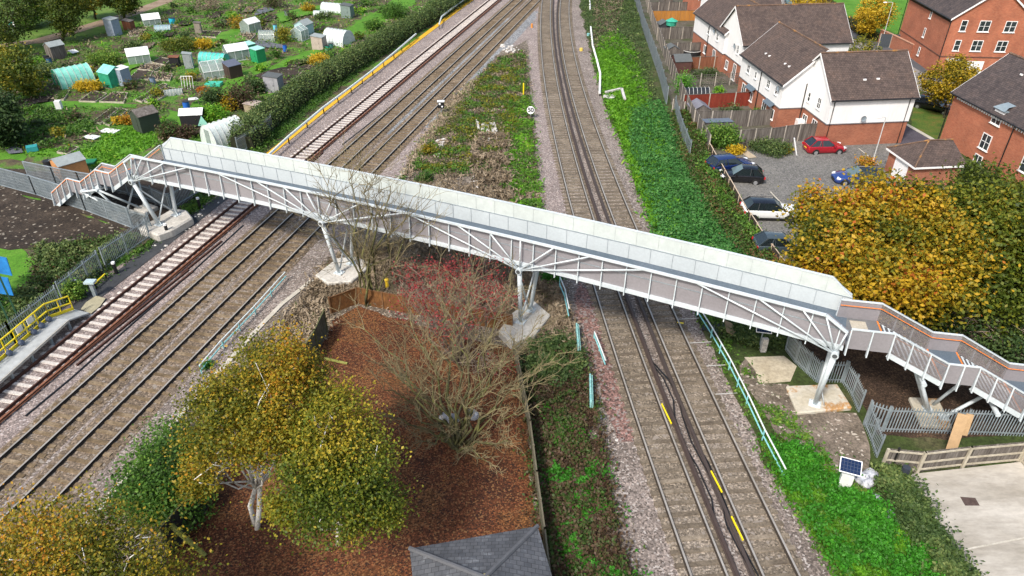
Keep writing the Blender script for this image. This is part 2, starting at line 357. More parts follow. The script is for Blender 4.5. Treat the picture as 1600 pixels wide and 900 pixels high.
# ---------------------------------------------------------------- railway tracks
M['rail_rust'] = pmat('rail_rust', (.11, .045, .03), .75, .2, var=.25)
M['rail_orange'] = pmat('rail_orange', (.26, .11, .06), .75, .2, var=.2)
M['rail_shiny'] = nmat('rail_worn', [(.36, .33, .29), (.46, .43, .39)], .5, 3, .1, .4, .1, .01, .3)
M['rail_brown'] = pmat('rail_brown', (.07, .055, .045), .7, .2)
M['sl_white'] = nmat('sleeper_new', [(.48, .44, .40), (.60, .56, .52)], 2, 9, .25, .9, .3, .01)
M['sl_old'] = nmat('sleeper_old', [(.12, .085, .05), (.20, .145, .085), (.32, .25, .17)], .9, 9, .35, .9, .3, .01, world=True)
M['sl_grey'] = nmat('sleeper_grey', [(.12, .095, .07), (.19, .155, .115), (.30, .25, .19)], .6, 9, .35, .9, .3, .01, world=True)
PXR = {4: ([(1083, 900), (994, 650), (928, 440), (899, 337), (868, 225), (850, 112), (847, 0)], [(1134.7, 900), (1033, 650), (962, 448), (928, 345), (891, 225), (867, 112), (861, 0)]),
       5: ([(1196.7, 900), (1084.7, 650), (1005, 460), (965, 353), (920, 225), (886, 112), (876, 0)], [(1248.6, 900), (1125, 650), (1042, 470), (994, 362), (941, 225), (901, 112), (890, 0)])}
def ctr(k):
    a = [G(u, v, .25) for u, v in PXR[k][0]]; b = [G(u, v, .25) for u, v in PXR[k][1]]
    pa = np.polyfit([p.y for p in a], [p.x for p in a], 3); pb = np.polyfit([p.y for p in b], [p.x for p in b], 3)
    return (pa + pb) / 2
POLY = {k: ctr(k) for k in (4, 5)}
def cx(k, y):
    yy = min(y, 142); x = np.polyval(POLY[k], yy)
    return float(x + (np.polyval(np.polyder(POLY[k]), 142) * (y - 142) if y > 142 else 0))
def line_of(k, y0, y1, off=0.0, step=1.5):
    """world points along track k, moved sideways by off"""
    ys = np.arange(y0, y1 + .01, step); out = []
    for y in ys:
        if k < 4: x = lx(y, {1: -36.42, 2: -32.06, 3: -28.69}[k]); dx = .2385
        else: x = cx(k, y); dx = (cx(k, y + .5) - cx(k, y - .5))
        q = math.hypot(1, dx); out.append(Vector((x + off / q, y - off * dx / q, 0)))
    return out
def railmesh(line, z0, w=.095, h=.16):
    """flat-bottomed rail: foot, web and head swept along a line"""
    prof = [(-w * .9, 0), (w * .9, 0), (w * .9, .03), (.018, .05), (.018, h - .045), (w * .5, h - .04), (w * .5, h), (-w * .5, h), (-w * .5, h - .04), (-.018, h - .045), (-.018, .05), (-w * .9, .03)]
    m = MB(); k = len(prof); n = len(line)
    for i, p in enumerate(line):
        d = (line[min(i + 1, n - 1)] - line[max(i - 1, 0)]).normalized(); s_ = Vector((d.y, -d.x, 0))
        for a, b in prof: m.v.append(tuple(p + s_ * a + Vector((0, 0, z0 + b))))
    for i in range(n - 1):
        for j in range(k): m.f.append((i * k + j, i * k + (j + 1) % k, (i + 1) * k + (j + 1) % k, (i + 1) * k + j)); m.mi.append(1 if j == 6 else 0)
    m.f.append(tuple(range(k))[::-1]); m.f.append(tuple((n - 1) * k + j for j in range(k))); m.mi += [0, 0]; return m
GA = .79
def track(k, y0, y1, rail, sl, bed, label, vis0, bedw=2.9, head=None):
    L = line_of(k, y0, y1)
    t = thing('railway_track', label, 'railway track', (L[0].x, L[0].y, 0))
    # bed with sloping shoulders
    m = MB(); n = len(L); prof = [(-bedw / 2 - .25, .0), (-bedw / 2 + .1, .085), (bedw / 2 - .1, .085), (bedw / 2 + .25, .0)]
    for i, p in enumerate(L):
        d = (L[min(i + 1, n - 1)] - L[max(i - 1, 0)]).normalized(); s_ = Vector((d.y, -d.x, 0))
        for a, b in prof: m.v.append(tuple(p + s_ * a + Vector((0, 0, b + .02))))
    for i in range(n - 1):
        for j in range(3): m.f.append((i * 4 + j, i * 4 + j + 1, (i + 1) * 4 + j + 1, (i + 1) * 4 + j)); m.mi.append(0)
    m.build('ballast_bed', bed, t, world=True)
    for s_ in (-GA, GA):
        ln = line_of(k, y0, y1, s_)
        railmesh(ln, .15).build('rail', rail, t, world=True)
    # sleepers
    proto = None; ys = np.arange(y0 + .3, y1, .68); rest = MB(); cnt = 0
    sm = MB(); sm.box((-1.3, -.14, 0), (1.3, .14, .15))
    sm.v = [(x, y * (1 if z == 0 else .8), z) for x, y, z in sm.v]
    for y in ys:
        p = line_of(k, y, y)[0]; q = line_of(k, y + .5, y + .5)[0]; an = math.atan2(q.y - p.y, q.x - p.x) - math.pi / 2
        jz = random.uniform(-.006, .006); loc = p - Vector((L[0].x, L[0].y, 0)) + Vector((0, 0, jz)); ex = random.uniform(-.05, .05); an += random.uniform(-.01, .01)
        if y > vis0 and cnt < 100:
            if proto is None:
                proto = sm.build('sleeper', sl, t); o = proto
            else: o = proto.copy(); C.objects.link(o); o.parent = t
            o.location = loc; o.rotation_euler = (0, 0, an); cnt += 1
        else:
            rest.obox(loc + Vector((0, 0, .075)), (2.6, .26, .15), an)
    tag(rest.build('sleepers', sl, t), kind='stuff')
    return t
RS = [pmat('rail_side', (.045, .032, .022), .8), M['rail_shiny']]
T1 = track(1, 20, 175, M['rail_rust'], M['sl_white'], M['ballast_pink'], 'newly laid railway track with white concrete sleepers, next to the yellow-railed platform', 30)
T2 = track(2, 14, 175, RS, M['sl_old'], M['bed_brown'], 'brown worn railway track in the middle of the three straight lines', 23)
T3 = track(3, 10, 175, RS, M['sl_old'], M['bed_brown'], 'brown railway track nearest the scrub triangle, right of the three straight lines', 20)
T4 = track(4, 10, 175, RS, M['sl_grey'], M['bed_dark'], 'curving railway track on the left of the electrified pair', 18, bedw=2.35)
T5 = track(5, 8, 175, RS, M['sl_grey'], M['bed_dark'], 'curving railway track on the right beside the green verge', 18, bedw=2.35)
def lone_rail(k, y0, y1, off, mat, parent, name='conductor_rail', z=.19, w=.15):
    m = railmesh(line_of(k, y0, y1, off), z, w, .14)
    for p in line_of(k, y0 + 1, y1, off, 3.0): m.box((p.x - .09, p.y - .09, .1), (p.x + .09, p.y + .09, z))
    return m.build(name, mat, parent, world=True)
lone_rail(1, 24, 170, GA + .42, M['rail_orange'], T1)
lone_rail(4, 10, 170, GA + .45, pmat('rail_dark', (.075, .05, .042), .7), T4)
lone_rail(5, 10, 170, -GA - .45, pmat('rail_dark2', (.075, .055, .048), .7), T5)
# ---------------------------------------------------------------- footbridge
M['steel'] = nmat('white_steel', [(.47, .53, .56), (.58, .63, .66)], .6, 6, .08, .4, .05, .005, spec=.5)
M['galv'] = nmat('galvanised_steel', [(.30, .36, .40), (.42, .48, .52)], 1.2, 9, .15, .45, .1, .005, .45)
M['lamp_grey0'] = pmat('joint_grey', (.42, .46, .46), .5)
M['deck'] = nmat('deck_grit', [(.11, .15, .19), (.15, .19, .235)], .8, 12, .2, .8, .2, .01)
M['landing'] = nmat('landing_grit', [(.17, .175, .18), (.22, .225, .23)], .8, 12, .2, .8, .2, .01)
M['orange'] = pmat('orange_rail', (.72, .20, .03), .4, var=.08)
def sheetmat(name, c1, c2, alpha, scale=.7, fine=7, famp=.2, rough=.45):
    """perforated sheet: painted steel with holes that let some of the view through"""
    m = nmat(name, [c1, c2], scale, fine, famp, rough, .1, .005, detail=7)
    if alpha < 1:
        nt = m.node_tree; out = nt.nodes['Material Output']; b = nt.nodes['Principled BSDF']
        tr = nt.nodes.new('ShaderNodeBsdfTransparent'); mx = nt.nodes.new('ShaderNodeMixShader'); mx.inputs[0].default_value = alpha
        nt.links.new(tr.outputs[0], mx.inputs[1]); nt.links.new(b.outputs[0], mx.inputs[2]); nt.links.new(mx.outputs[0], out.inputs[0])
    return m
M['panel_out'] = sheetmat('parapet_sheet_outer', (.29, .275, .295), (.34, .325, .345), .95, scale=.3, famp=.08)
M['panel_far'] = sheetmat('parapet_sheet_inner', (.47, .52, .54), (.53, .58, .60), .97, scale=.3, famp=.05)
M['panel_top'] = sheetmat('parapet_sheet_upper', (.53, .58, .56), (.61, .66, .64), .88, scale=.3, fine=3, famp=.06)
M['panel_mesh'] = sheetmat('stair_side_mesh', (.30, .27, .27), (.36, .33, .33), .42)
BO = Vector((-29.4, 50.95, 0)); BL = 51.5; BA = R(-24.674); BW = 3.2
def zd(s): return 5 + .5 * (1 - ((s - BL / 2) / (BL / 2)) ** 2)
FB = thing('footbridge', 'long white steel footbridge with solid parapets crossing all the railway tracks', 'footbridge', BO, BA)
NS = 36; SS = [BL * i / NS for i in range(NS + 1)]
def sweep(m, y0, y1, a, b, s0=0, s1=BL, top=None):
    """box swept along the cambered deck, between heights a and b above it"""
    ss = [s0] + [s for s in SS if s0 < s < s1] + [s1]; o = len(m.v)
    for s in ss:
        tb = top(s) if top else b
        m.v += [(s, y0, zd(s) + a), (s, y1, zd(s) + a), (s, y1, zd(s) + tb), (s, y0, zd(s) + tb)]
    for i in range(len(ss) - 1):
        for j in range(4): m.f.append((o + i * 4 + j, o + i * 4 + (j + 1) % 4, o + (i + 1) * 4 + (j + 1) % 4, o + (i + 1) * 4 + j)); m.mi.append(m.cur)
    k = o + (len(ss) - 1) * 4
    m.f += [(o + 3, o + 2, o + 1, o), (k, k + 1, k + 2, k + 3)]; m.mi += [m.cur] * 2; return m
sweep(MB(), .03, BW - .03, -.12, 0).build('deck', M['deck'], FB)
m = sweep(MB(), -.14, .02, -.28, -.04)
m.build('edge_girder', M['steel'], FB); sweep(MB(), BW - .02, BW + .14, -.28, -.04).build('edge_girder', M['steel'], FB)
m = MB()
for s in np.linspace(.5, BL - .5, 19): m.box((s - .05, .03, zd(s) - .30), (s + .05, BW - .03, zd(s) - .125))
m.build('cross_beams', M['steel'], FB)
def ntop(s): return min(1.62, .95 + max(0, min(s, BL - s)) / 1.1 * .67)
def ftop(s): return min(1.95, 1.0 + max(0, min(s - .0, BL - s)) / 1.2 * .95)
mm = sweep(MB(), -.02, .02, -.03, 0, s0=.0, s1=1.1, top=ntop); sweep(mm, -.02, .02, -.03, 1.62, 1.1, BL - 1.1); sweep(mm, -.02, .02, -.03, 0, BL - 1.1, BL, ntop)
mm.build('near_parapet', M['panel_out'], FB)
sweep(MB(), -.035, .045, .90, .955).build('midrail', M['galv'], FB)
mm = sweep(MB(), BW - .02, BW + .02, -.03, 1.0); mm.build('far_parapet', M['panel_far'], FB)
mm = sweep(MB(), BW - .02, BW + .02, 1.004, 1.95, 1.2, BL - 1.2)
for a, b in ((0, 1.2), (BL - 1.2, BL)): sweep(mm, BW - .02, BW + .02, 1.004, 0, a, b, ftop)
mm.build('upper_parapet', M['panel_top'], FB)
mm = sweep(MB(), BW - .045, BW + .045, .99, 1.03)
mm.build('midrail', M['galv'], FB)
# panel joints on the inner face
for s in np.arange(.7, BL - .3, 1.36):
    m = MB(); m.bar((s, BW - .032, zd(s)), (s, BW - .032, zd(s) + .99), .03, .015); m.build('panel_joint', M['galv'], FB); m = MB(); m.bar((s + .4, BW - .03, zd(s) + 1.04), (s + .4, BW - .03, zd(s) + min(1.93, ftop(s + .4))), .02, .012); m.build('panel_joint', M['lamp_grey0'], FB)
for i, s in enumerate(np.arange(.7, BL, 1.44)):
    m = MB(); t = ftop(s)
    m.add([(s - .03, BW + .02, zd(s) - .4), (s + .03, BW + .02, zd(s) - .4), (s + .03, BW + .28, zd(s) - .4), (s - .03, BW + .28, zd(s) - .4), (s - .03, BW + .02, zd(s) + t), (s + .03, BW + .02, zd(s) + t), (s + .03, BW + .1, zd(s) + t), (s - .03, BW + .1, zd(s) + t)],
          [(0, 3, 2, 1), (4, 5, 6, 7), (0, 1, 5, 4), (1, 2, 6, 5), (2, 3, 7, 6), (3, 0, 4, 7)])
    m.build('parapet_post', M['steel'], FB)
    t = ntop(s); m = MB()
    m.add([(s - .03, -.26, zd(s) - .42), (s + .03, -.26, zd(s) - .42), (s + .03, -.14, zd(s) - .42), (s - .03, -.14, zd(s) - .42), (s - .03, -.12, zd(s) + t), (s + .03, -.12, zd(s) + t), (s + .03, -.02, zd(s) + t), (s - .03, -.02, zd(s) + t)],
          [(0, 3, 2, 1), (4, 5, 6, 7), (0, 1, 5, 4), (1, 2, 6, 5), (2, 3, 7, 6), (3, 0, 4, 7)])
    m.build('parapet_post', M['steel'], FB)
# top chords and fan trusses on both sides
YN, YF = -.3, BW + .3
for yy, hh in ((YN, 1.70), (YF, 1.70)):
    pts = [(-.3, yy, zd(0) + 1.05), (.75, yy, zd(0) + hh)] + [(s, yy, zd(s) + hh) for s in SS if 1 < s < 50] + [(50.25, yy, zd(50.25) + hh), (51.45, yy, zd(BL) + 1.0)]
    m = MB()
    for a, b in zip(pts[:-1], pts[1:]): m.bar(a, b, .13, .13)
    m.build('top_chord', M['steel'], FB)
pts = [(0.02, BW + .02, zd(0) + 1.03), (1.2, BW + .02, zd(1.2) + 1.98)] + [(s, BW + .02, zd(s) + 1.98) for s in SS if 1.5 < s < 50] + [(BL - 1.2, BW + .02, zd(BL - 1.2) + 1.98), (BL - .02, BW + .02, zd(BL) + 1.03)]
m = MB()
for a, b in zip(pts[:-1], pts[1:]): m.bar(a, b, .12, .07)
m.bar((0.02, BW + .02, zd(0) + 1.03), (0.02, BW + .02, zd(0) - .05), .08, .08); m.bar((BL - .02, BW + .02, zd(BL) + 1.03), (BL - .02, BW + .02, zd(BL) - .05), .08, .08)
m.build('coping_rail', M['steel'], FB)
NODES = {0.0: [-.3, .75, 1.91, 4.29, 6.64], 18.2: [9.16, 12.79, 15.25, 17.22, 19.45, 21.71, 25.11], 33.0: [25.11, 28.67, 30.95, 33.05, 35.24, 37.54, 40.82], 51.2: [43.33, 46.78, 49.07, 50.25, 51.45]}
for n, tops in NODES.items():
    for yy in (YN, YF):
        zn = zd(n) - .5
        for s in tops:
            zt = zd(s) + (1.05 if s in (-.3, 51.45) else 1.70)
            MB().tube([(n, yy, zn), (s, yy, zt)], .048, 8).build('truss_strut', M['steel'], FB, smooth=True)
        b = MB(); b.tube([(n, yy - .22, zn), (n, yy + .22, zn)], .2, 12)
        nd = b.build('bearing_node', M['steel'], FB)
        b = MB(); b.tube([(n, yy - .225, zn), (n, yy - .235, zn)], .13, 12); b.build('bore', pmat('dark_bore', (.1, .11, .12), .6), nd)
    m = MB(); m.bar((n, YN + .2, zd(n) - .5), (n, YF - .2, zd(n) - .5), .22, .22); m.build('cross_head', M['steel'], FB)
def leg(a, b, r, name='pier_leg', r2=None, foot=True, parent=FB):
    m = MB().tube([a, b], r, 12, r2); o = m.build(name, M['steel'], parent, smooth=True)
    if foot:
        f = MB(); f.box((b[0] - .32, b[1] - .28, b[2] - .01), (b[0] + .32, b[1] + .28, b[2] + .06))
        for i in (-1, 1):
            for j in (-1, 1): f.tube([(b[0] + i * .24, b[1] + j * .2, b[2] + .06), (b[0] + i * .24, b[1] + j * .2, b[2] + .12)], .03, 6)
        f.add([(b[0] - .3, b[1], b[2] + .06), (b[0] + .3, b[1], b[2] + .06), (b[0], b[1], b[2] + .5)], [(0, 1, 2)])
        f.build('base_plate', M['steel'], o)
    return o
def zn(n): return zd(n) - .62
leg((.05, YN, zn(0)), (1.05, .1, .75), .15, r2=.17); leg((.05, YF - .4, zn(0)), (.95, 1.9, .75), .15, r2=.17)
for a, b in (((.1, YN, zn(0) - .3), (.98, 1.8, 1.1)), ((.1, YF - .5, zn(0) - .3), (1.0, .2, 1.1))): leg(a, b, .06, 'pier_brace', foot=False)
for n, bs in ((18.2, 18.46), (33.0, 32.83)):
    leg((n, YN, zn(n)), (bs, .3, .62), .15, r2=.13); leg((n, YF - .3, zn(n)), (bs + .05, 1.75, .62), .15, r2=.13)
    for a, b in (((n, YN, zn(n) - .3), (bs, 1.6, .9)), ((n, YF - .6, zn(n) - .3), (bs, .45, .9))): leg(a, b, .06, 'pier_brace', foot=False)
leg((51.2, YN, zn(51.2)), (51.05, .4, .34), .16, r2=.13); leg((51.2, YF - .6, zn(51.2)), (51.1, .95, .36), .12, foot=False)
leg((51.1, .7, 1.5), (51.55, .5, .36), .03, 'earth_cable', foot=False)
def bw(s, t, z=0):
    return BO + Matrix.Rotation(BA, 3, 'Z') @ Vector((s, t, z))
# footings
def block(pts, h, mat, label, cat='footing', name='concrete_footing', bev=.06, group='concrete footings of the footbridge', z0=0.0):
    m = MB(); m.prism([(p[0], p[1]) for p in pts], z0, z0 + h); return solo(m, name, mat, label, cat, group, bevel=bev)
F1 = [bw(-.1, -1.0), bw(2.2, -1.2), bw(2.6, 0), bw(2.5, 2.2), bw(1.0, 3.0), bw(-.3, 2.7)]
block(F1, .75, M['conc_new'], 'rounded white concrete block under the leftmost pier, beside the newly laid track', bev=.12)
block([bw(17.0, -.6), bw(18.5, -1.1), bw(19.9, -.2), bw(19.9, 2.4), bw(18.2, 2.8), bw(17.0, 2.0)], .6, M['conc_new'], 'white ribbed concrete footing behind the bare tree, left of the brown scrub')
block([bw(31.9, -1.1), bw(33.2, -2.0), bw(34.2, -.6), bw(34.3, 1.9), bw(32.6, 3.0), bw(31.9, 1.2)], .6, M['conc_new'], 'tall white concrete footing beside the electrified tracks, with a blue strap')
G4 = [G(1228, 603, .3), G(1308, 600, .3), G(1332, 637, .3), G(1246, 646, .3)]
block(G4, .34, M['conc_rust'], 'square concrete slab with rust stains under the rightmost pier')
# ---------------------------------------------------------------- staircases
def staircase(loc, rz, segs, w, label, h=1.12, z0=5.0):
    t = thing('staircase', label, 'staircase', (loc[0], loc[1], 0), rz); x, z = 0.0, z0; prof = [(0, z0)]; parts = []
    for sg in segs:
        if sg[0] == 'land':
            m = MB(); m.box((x, .03, z - .12), (x + sg[1], w - .03, z)); m.build('landing', M['landing'] if z > 4 else M['deck'], t); x += sg[1]; parts.append(('land', prof[-1], (x, z)))
        else:
            _, ln, drop, n = sg; st = MB(); nz = MB()
            for i in range(n):
                xa = x + ln * i / n; za = z - drop * (i + 1) / n; d = ln / n
                st.box((xa, .05, za - .05), (xa + d, w - .05, za)); st.box((xa - .01, .05, za + .001), (xa + .012, w - .05, za + drop / n - .05))
                nz.box((xa + d - .07, .12, za + .002), (xa + d + .012, w - .12, za + .014)); nz.box((xa + d - .005, .12, za - .06), (xa + d + .014, w - .12, za + .001))
            so_ = st.build('stair_flight', pmat('stair_tread', (.11, .11, .115), .8), t); nz.build('nosings', M['steel'], so_)
            for yy in (.0, w):
                b = MB(); b.bar((x, yy, z - .22), (x + ln, yy, z - drop - .22), .07, .28); b.build('stringer', M['steel'], t)
            x += ln; z -= drop; parts.append(('flight', prof[-1], (x, z)))
        prof.append((x, z))
    for yy, sg_ in ((-.0, -1), (w, 1)):
        for kind, a, b in parts:
            m = MB(); m.extr([(a[0], a[1] - .1), (b[0], b[1] - .1), (b[0], b[1] + h - .03), (a[0], a[1] + h - .03)], 'y', yy - .012, yy + .012)
            m.build('side_panel', M['panel_out'] if kind == 'land' else M['panel_mesh'], t)
            n = max(1, round((b[0] - a[0]) / .95))
            for i in range(n + (1 if kind == 'flight' and b is parts[-1][2] else 0)):
                f = i / n; px_, pz = a[0] + (b[0] - a[0]) * f, a[1] + (b[1] - a[1]) * f; o = sg_ * .03; q = MB()
                zb = max(.1, pz - .42)
                q.add([(px_ - .03, yy + o, zb), (px_ + .03, yy + o, zb), (px_ + .03, yy + sg_ * .22, zb), (px_ - .03, yy + sg_ * .22, zb), (px_ - .03, yy + o, pz + h), (px_ + .03, yy + o, pz + h), (px_ + .03, yy + sg_ * .07, pz + h), (px_ - .03, yy + sg_ * .07, pz + h)],
                      [(0, 3, 2, 1), (4, 5, 6, 7), (0, 1, 5, 4), (1, 2, 6, 5), (2, 3, 7, 6), (3, 0, 4, 7)])
                q.build('rail_post', M['steel'], t)
        m = MB()
        for a, b in zip(prof[:-1], prof[1:]): m.bar((a[0], yy, a[1] + h + .02), (b[0], yy, b[1] + h + .02), .11, .06)
        m.build('top_rail', M['steel'], t)
        for hh in (.86,):
            m = MB()
            for a, b in zip(prof[:-1], prof[1:]): m.tube([(a[0], yy - sg_ * .12, a[1] + hh), (b[0], yy - sg_ * .12, b[1] + hh)], .024, 6)
            m.build('handrail', M['orange'], t)
        if rz > -1 and sg_ == 1:
            m = MB()
            for a, b in zip(prof[:-1], prof[1:]): m.bar((a[0], yy + sg_ * .05, a[1] + h - .03), (b[0], yy + sg_ * .05, b[1] + h - .03), .03, .05)
            m.build('rail_trim', M['orange'], t)
    for xx, zz in prof[1:-1:1]:
        if zz > .5:
            m = MB(); m.box((xx - .03, .05, zz + .004), (xx + .05, w - .05, zz + .016)); m.build('warning_strip', M['orange'], t)
    return t, x, z
SR, _, _ = staircase(bw(BL + .12, -.1), R(-11), [('land', 2.1), ('flight', 3.0, 1.5, 9), ('land', 1.5), ('flight', 2.85, 1.5, 9), ('land', 1.5), ('flight', 3.3, 1.85, 11)], 2.75, 'grey staircase with orange handrails leading down on the right of the bridge')
m = MB(); m.box((.62, .35, 5.003), (1.45, 2.5, 5.012)); m.build('beige_mat', nmat('beige_grit', [(.42, .38, .30), (.5, .46, .38)], 1, 9, .12), SR)
e = bw(-.32, BW + .05)
SL, _, _ = staircase(e, R(180) + BA, [('flight', 2.35, 1.5, 8), ('land', 1.6), ('flight', 2.4, 1.5, 8), ('land', 1.6), ('flight', 2.8, 1.85, 10)], BW + .2, 'grey staircase with orange handrails leading down on the left of the bridge')
def sup(parent, frame, a, b, r=.1, foot=False):
    (o, rz) = frame; inv = Matrix.Rotation(-rz, 3, 'Z')
    A = inv @ (Vector(a) - o); B_ = inv @ (Vector(b) - o); ob = MB().tube([A, B_], r, 10).build('support_leg', M['steel'], parent, smooth=True)
    if foot: f = MB(); f.box((B_[0] - .25, B_[1] - .25, B_[2] - .01), (B_[0] + .25, B_[1] + .25, B_[2] + .05)); f.build('base_plate', M['steel'], ob)
fr = FR[SR.name]
sup(SR, fr, G(1427, 562, 3.7), G(1449, 640, .35), .15, True); sup(SR, fr, G(1433, 574, 3.3), G(1452, 645, .35), .12)
sup(SR, fr, G(1512, 590, 2.9), G(1458, 632, .35), .09); sup(SR, fr, G(1541, 616, 1.9), G(1474, 652, .35), .1, True)
for (u, v, z) in ((1433, 576, 3.3), (1542, 616, 1.9)):
    p = G(u, v, z); q = Matrix.Rotation(-fr[1], 3, 'Z') @ (p - fr[0]); MB().tube([(q.x, -.3, q.z), (q.x, 2.9, q.z)], .13, 12).build('support_node', M['steel'], SR)
block([G(1420, 620, .3), G(1466, 622, .3), G(1489, 668, .3), G(1440, 664, .3)], .32, M['conc_rust'], 'rust-stained concrete slab under the right staircase, behind the palisade fence')
fl = FR[SL.name]
for xx, zz in ((4.1, 2.95), (6.1, 2.45)):
    MB().tube([(xx, -.3, zz), (xx, BW + .6, zz)], .12, 12).build('support_node', M['steel'], SL)
m = MB(); m.tube([(4.1, BW + .5, 2.95), (6.1, BW + .5, 2.4)], .09, 8); m.tube([(4.1, -.2, 2.95), (6.1, -.2, 2.4)], .09, 8); m.build('support_brace', M['steel'], SL)
for a, b in (((6.1, BW + .5, 2.4), (4.0, 2.5, .4)), ((4.1, BW + .5, 2.9), (3.9, 2.4, .4)), ((4.0, BW + .4, 2.9), (3.0, 1.2, .4)), ((4.0, -.1, 2.9), (2.9, .9, .4)), ((4.1, -.2, 2.9), (3.7, 2.0, .4))):
    ob = MB().tube([a, b], .085, 10).build('support_leg', M['steel'], SL, smooth=True)
def slw(x, y): return fl[0] + Matrix.Rotation(fl[1], 3, 'Z') @ Vector((x, y, 0))
block([slw(4.6, 1.6), slw(4.7, 3.3), slw(3.2, 3.4), slw(3.1, 1.7)], .4, M['conc_new'], 'pale concrete pad under the left staircase, close to the mesh fence')
block([slw(3.5, .2), slw(3.6, 1.5), slw(2.1, 1.7), slw(2.0, .3)], .4, M['conc_new'], 'pale concrete pad under the left staircase, farther from the mesh fence')
# ---------------------------------------------------------------- houses
def brickmat(name, c1, c2, mortar):
    T = NT(name); tc = T.new('ShaderNodeTexCoord'); sx = T.new('ShaderNodeSeparateXYZ'); T.link(tc.outputs['Object'], sx.inputs[0])
    ad = T.new('ShaderNodeMath', operation='ADD'); T.link(sx.outputs[0], ad.inputs[0]); T.link(sx.outputs[1], ad.inputs[1])
    cb = T.new('ShaderNodeCombineXYZ'); T.link(ad.outputs[0], cb.inputs[0]); T.link(sx.outputs[2], cb.inputs[1])
    b = T.new('ShaderNodeTexBrick'); T.link(cb.outputs[0], b.inputs['Vector'])
    b.inputs['Color1'].default_value = (*c1, 1); b.inputs['Color2'].default_value = (*c2, 1); b.inputs['Mortar'].default_value = (*mortar, 1)
    b.inputs['Scale'].default_value = 1; b.inputs['Brick Width'].default_value = .225; b.inputs['Row Height'].default_value = .075; b.inputs['Mortar Size'].default_value = .008
    n = _noise(T, tc.outputs['Object'], .5, 5); r = _ramp(T, n.outputs['Fac'], [(.3, (.78, .74, .74)), (.7, (1.18, 1.12, 1.1))])
    T.link(_mul(T, b.outputs[0], r.outputs[0]), T.b.inputs['Base Color']); T.b.inputs['Roughness'].default_value = .9
    return T.m
def tilemat(name, c1, c2, c3, ridge_x=True):
    T = NT(name); tc = T.new('ShaderNodeTexCoord'); mp = T.new('ShaderNodeMapping'); T.link(tc.outputs['Object'], mp.inputs[0])
    mp.inputs['Scale'].default_value = (1, 1.3, 0) 
    b = T.new('ShaderNodeTexBrick'); T.link(mp.outputs[0], b.inputs['Vector'])
    b.inputs['Color1'].default_value = (*c1, 1); b.inputs['Color2'].default_value = (*c2, 1); b.inputs['Mortar'].default_value = (c1[0] * .45, c1[1] * .45, c1[2] * .45, 1)
    b.inputs['Scale'].default_value = 1; b.inputs['Brick Width'].default_value = .27; b.inputs['Row Height'].default_value = .2; b.inputs['Mortar Size'].default_value = .014
    n = _noise(T, tc.outputs['Object'], .7, 7, .7); r = _ramp(T, n.outputs['Fac'], [(.3, (.72, .7, .72)), (.5, (1, 1, 1)), (.7, (1.35, 1.25, 1.15))])
    col = _mul(T, b.outputs[0], r.outputs[0])
    n2 = _noise(T, tc.outputs['Object'], 3.0, 5, .7); r2 = _ramp(T, n2.outputs['Fac'], [(.3, (.7, .7, .7)), (.7, (1.3, 1.3, 1.3))]); col = _mul(T, col, r2.outputs[0])
    T.link(col, T.b.inputs['Base Color']); T.b.inputs['Roughness'].default_value = .9
    bp = T.new('ShaderNodeBump'); bp.inputs['Strength'].default_value = .5; bp.inputs['Distance'].default_value = .02; T.link(b.outputs['Fac'], bp.inputs['Height']); bp.invert = True; T.link(bp.outputs[0], T.b.inputs['Normal'])
    return T.m
M['brick'] = brickmat('red_brick', (.25, .07, .034), (.33, .115, .06), (.27, .18, .13))
M['brick2'] = brickmat('orange_brick', (.31, .078, .036), (.41, .13, .062), (.31, .2, .14))
M['tile'] = tilemat('brown_tiles', (.065, .046, .040), (.098, .07, .06), None)
M['tile_dark'] = tilemat('dark_tiles', (.048, .038, .038), (.075, .058, .056), None)
M['white_clad'] = nmat('white_boarding', [(.3, (.66, .66, .66)), (.6, (.76, .76, .76)), (.75, (.8, .8, .8))], .35, 5, .04, .6, .1, .01, stretch=(1, 1, .25))
M['upvc'] = pmat('white_frame', (.78, .78, .78), .4, var=.03)
M['pane'] = nmat('window_glass', [(.02, .03, .035), (.07, .09, .10)], .9, 2, .2, .08, 0, spec=.8)
M['gutter'] = pmat('black_gutter', (.02, .02, .022), .4)
M['moss_ridge'] = nmat('lichen_ridge', [(.3, (.15, .09, .07)), (.55, (.20, .13, .09)), (.68, (.42, .20, .05))], 1.2, 6, .3)
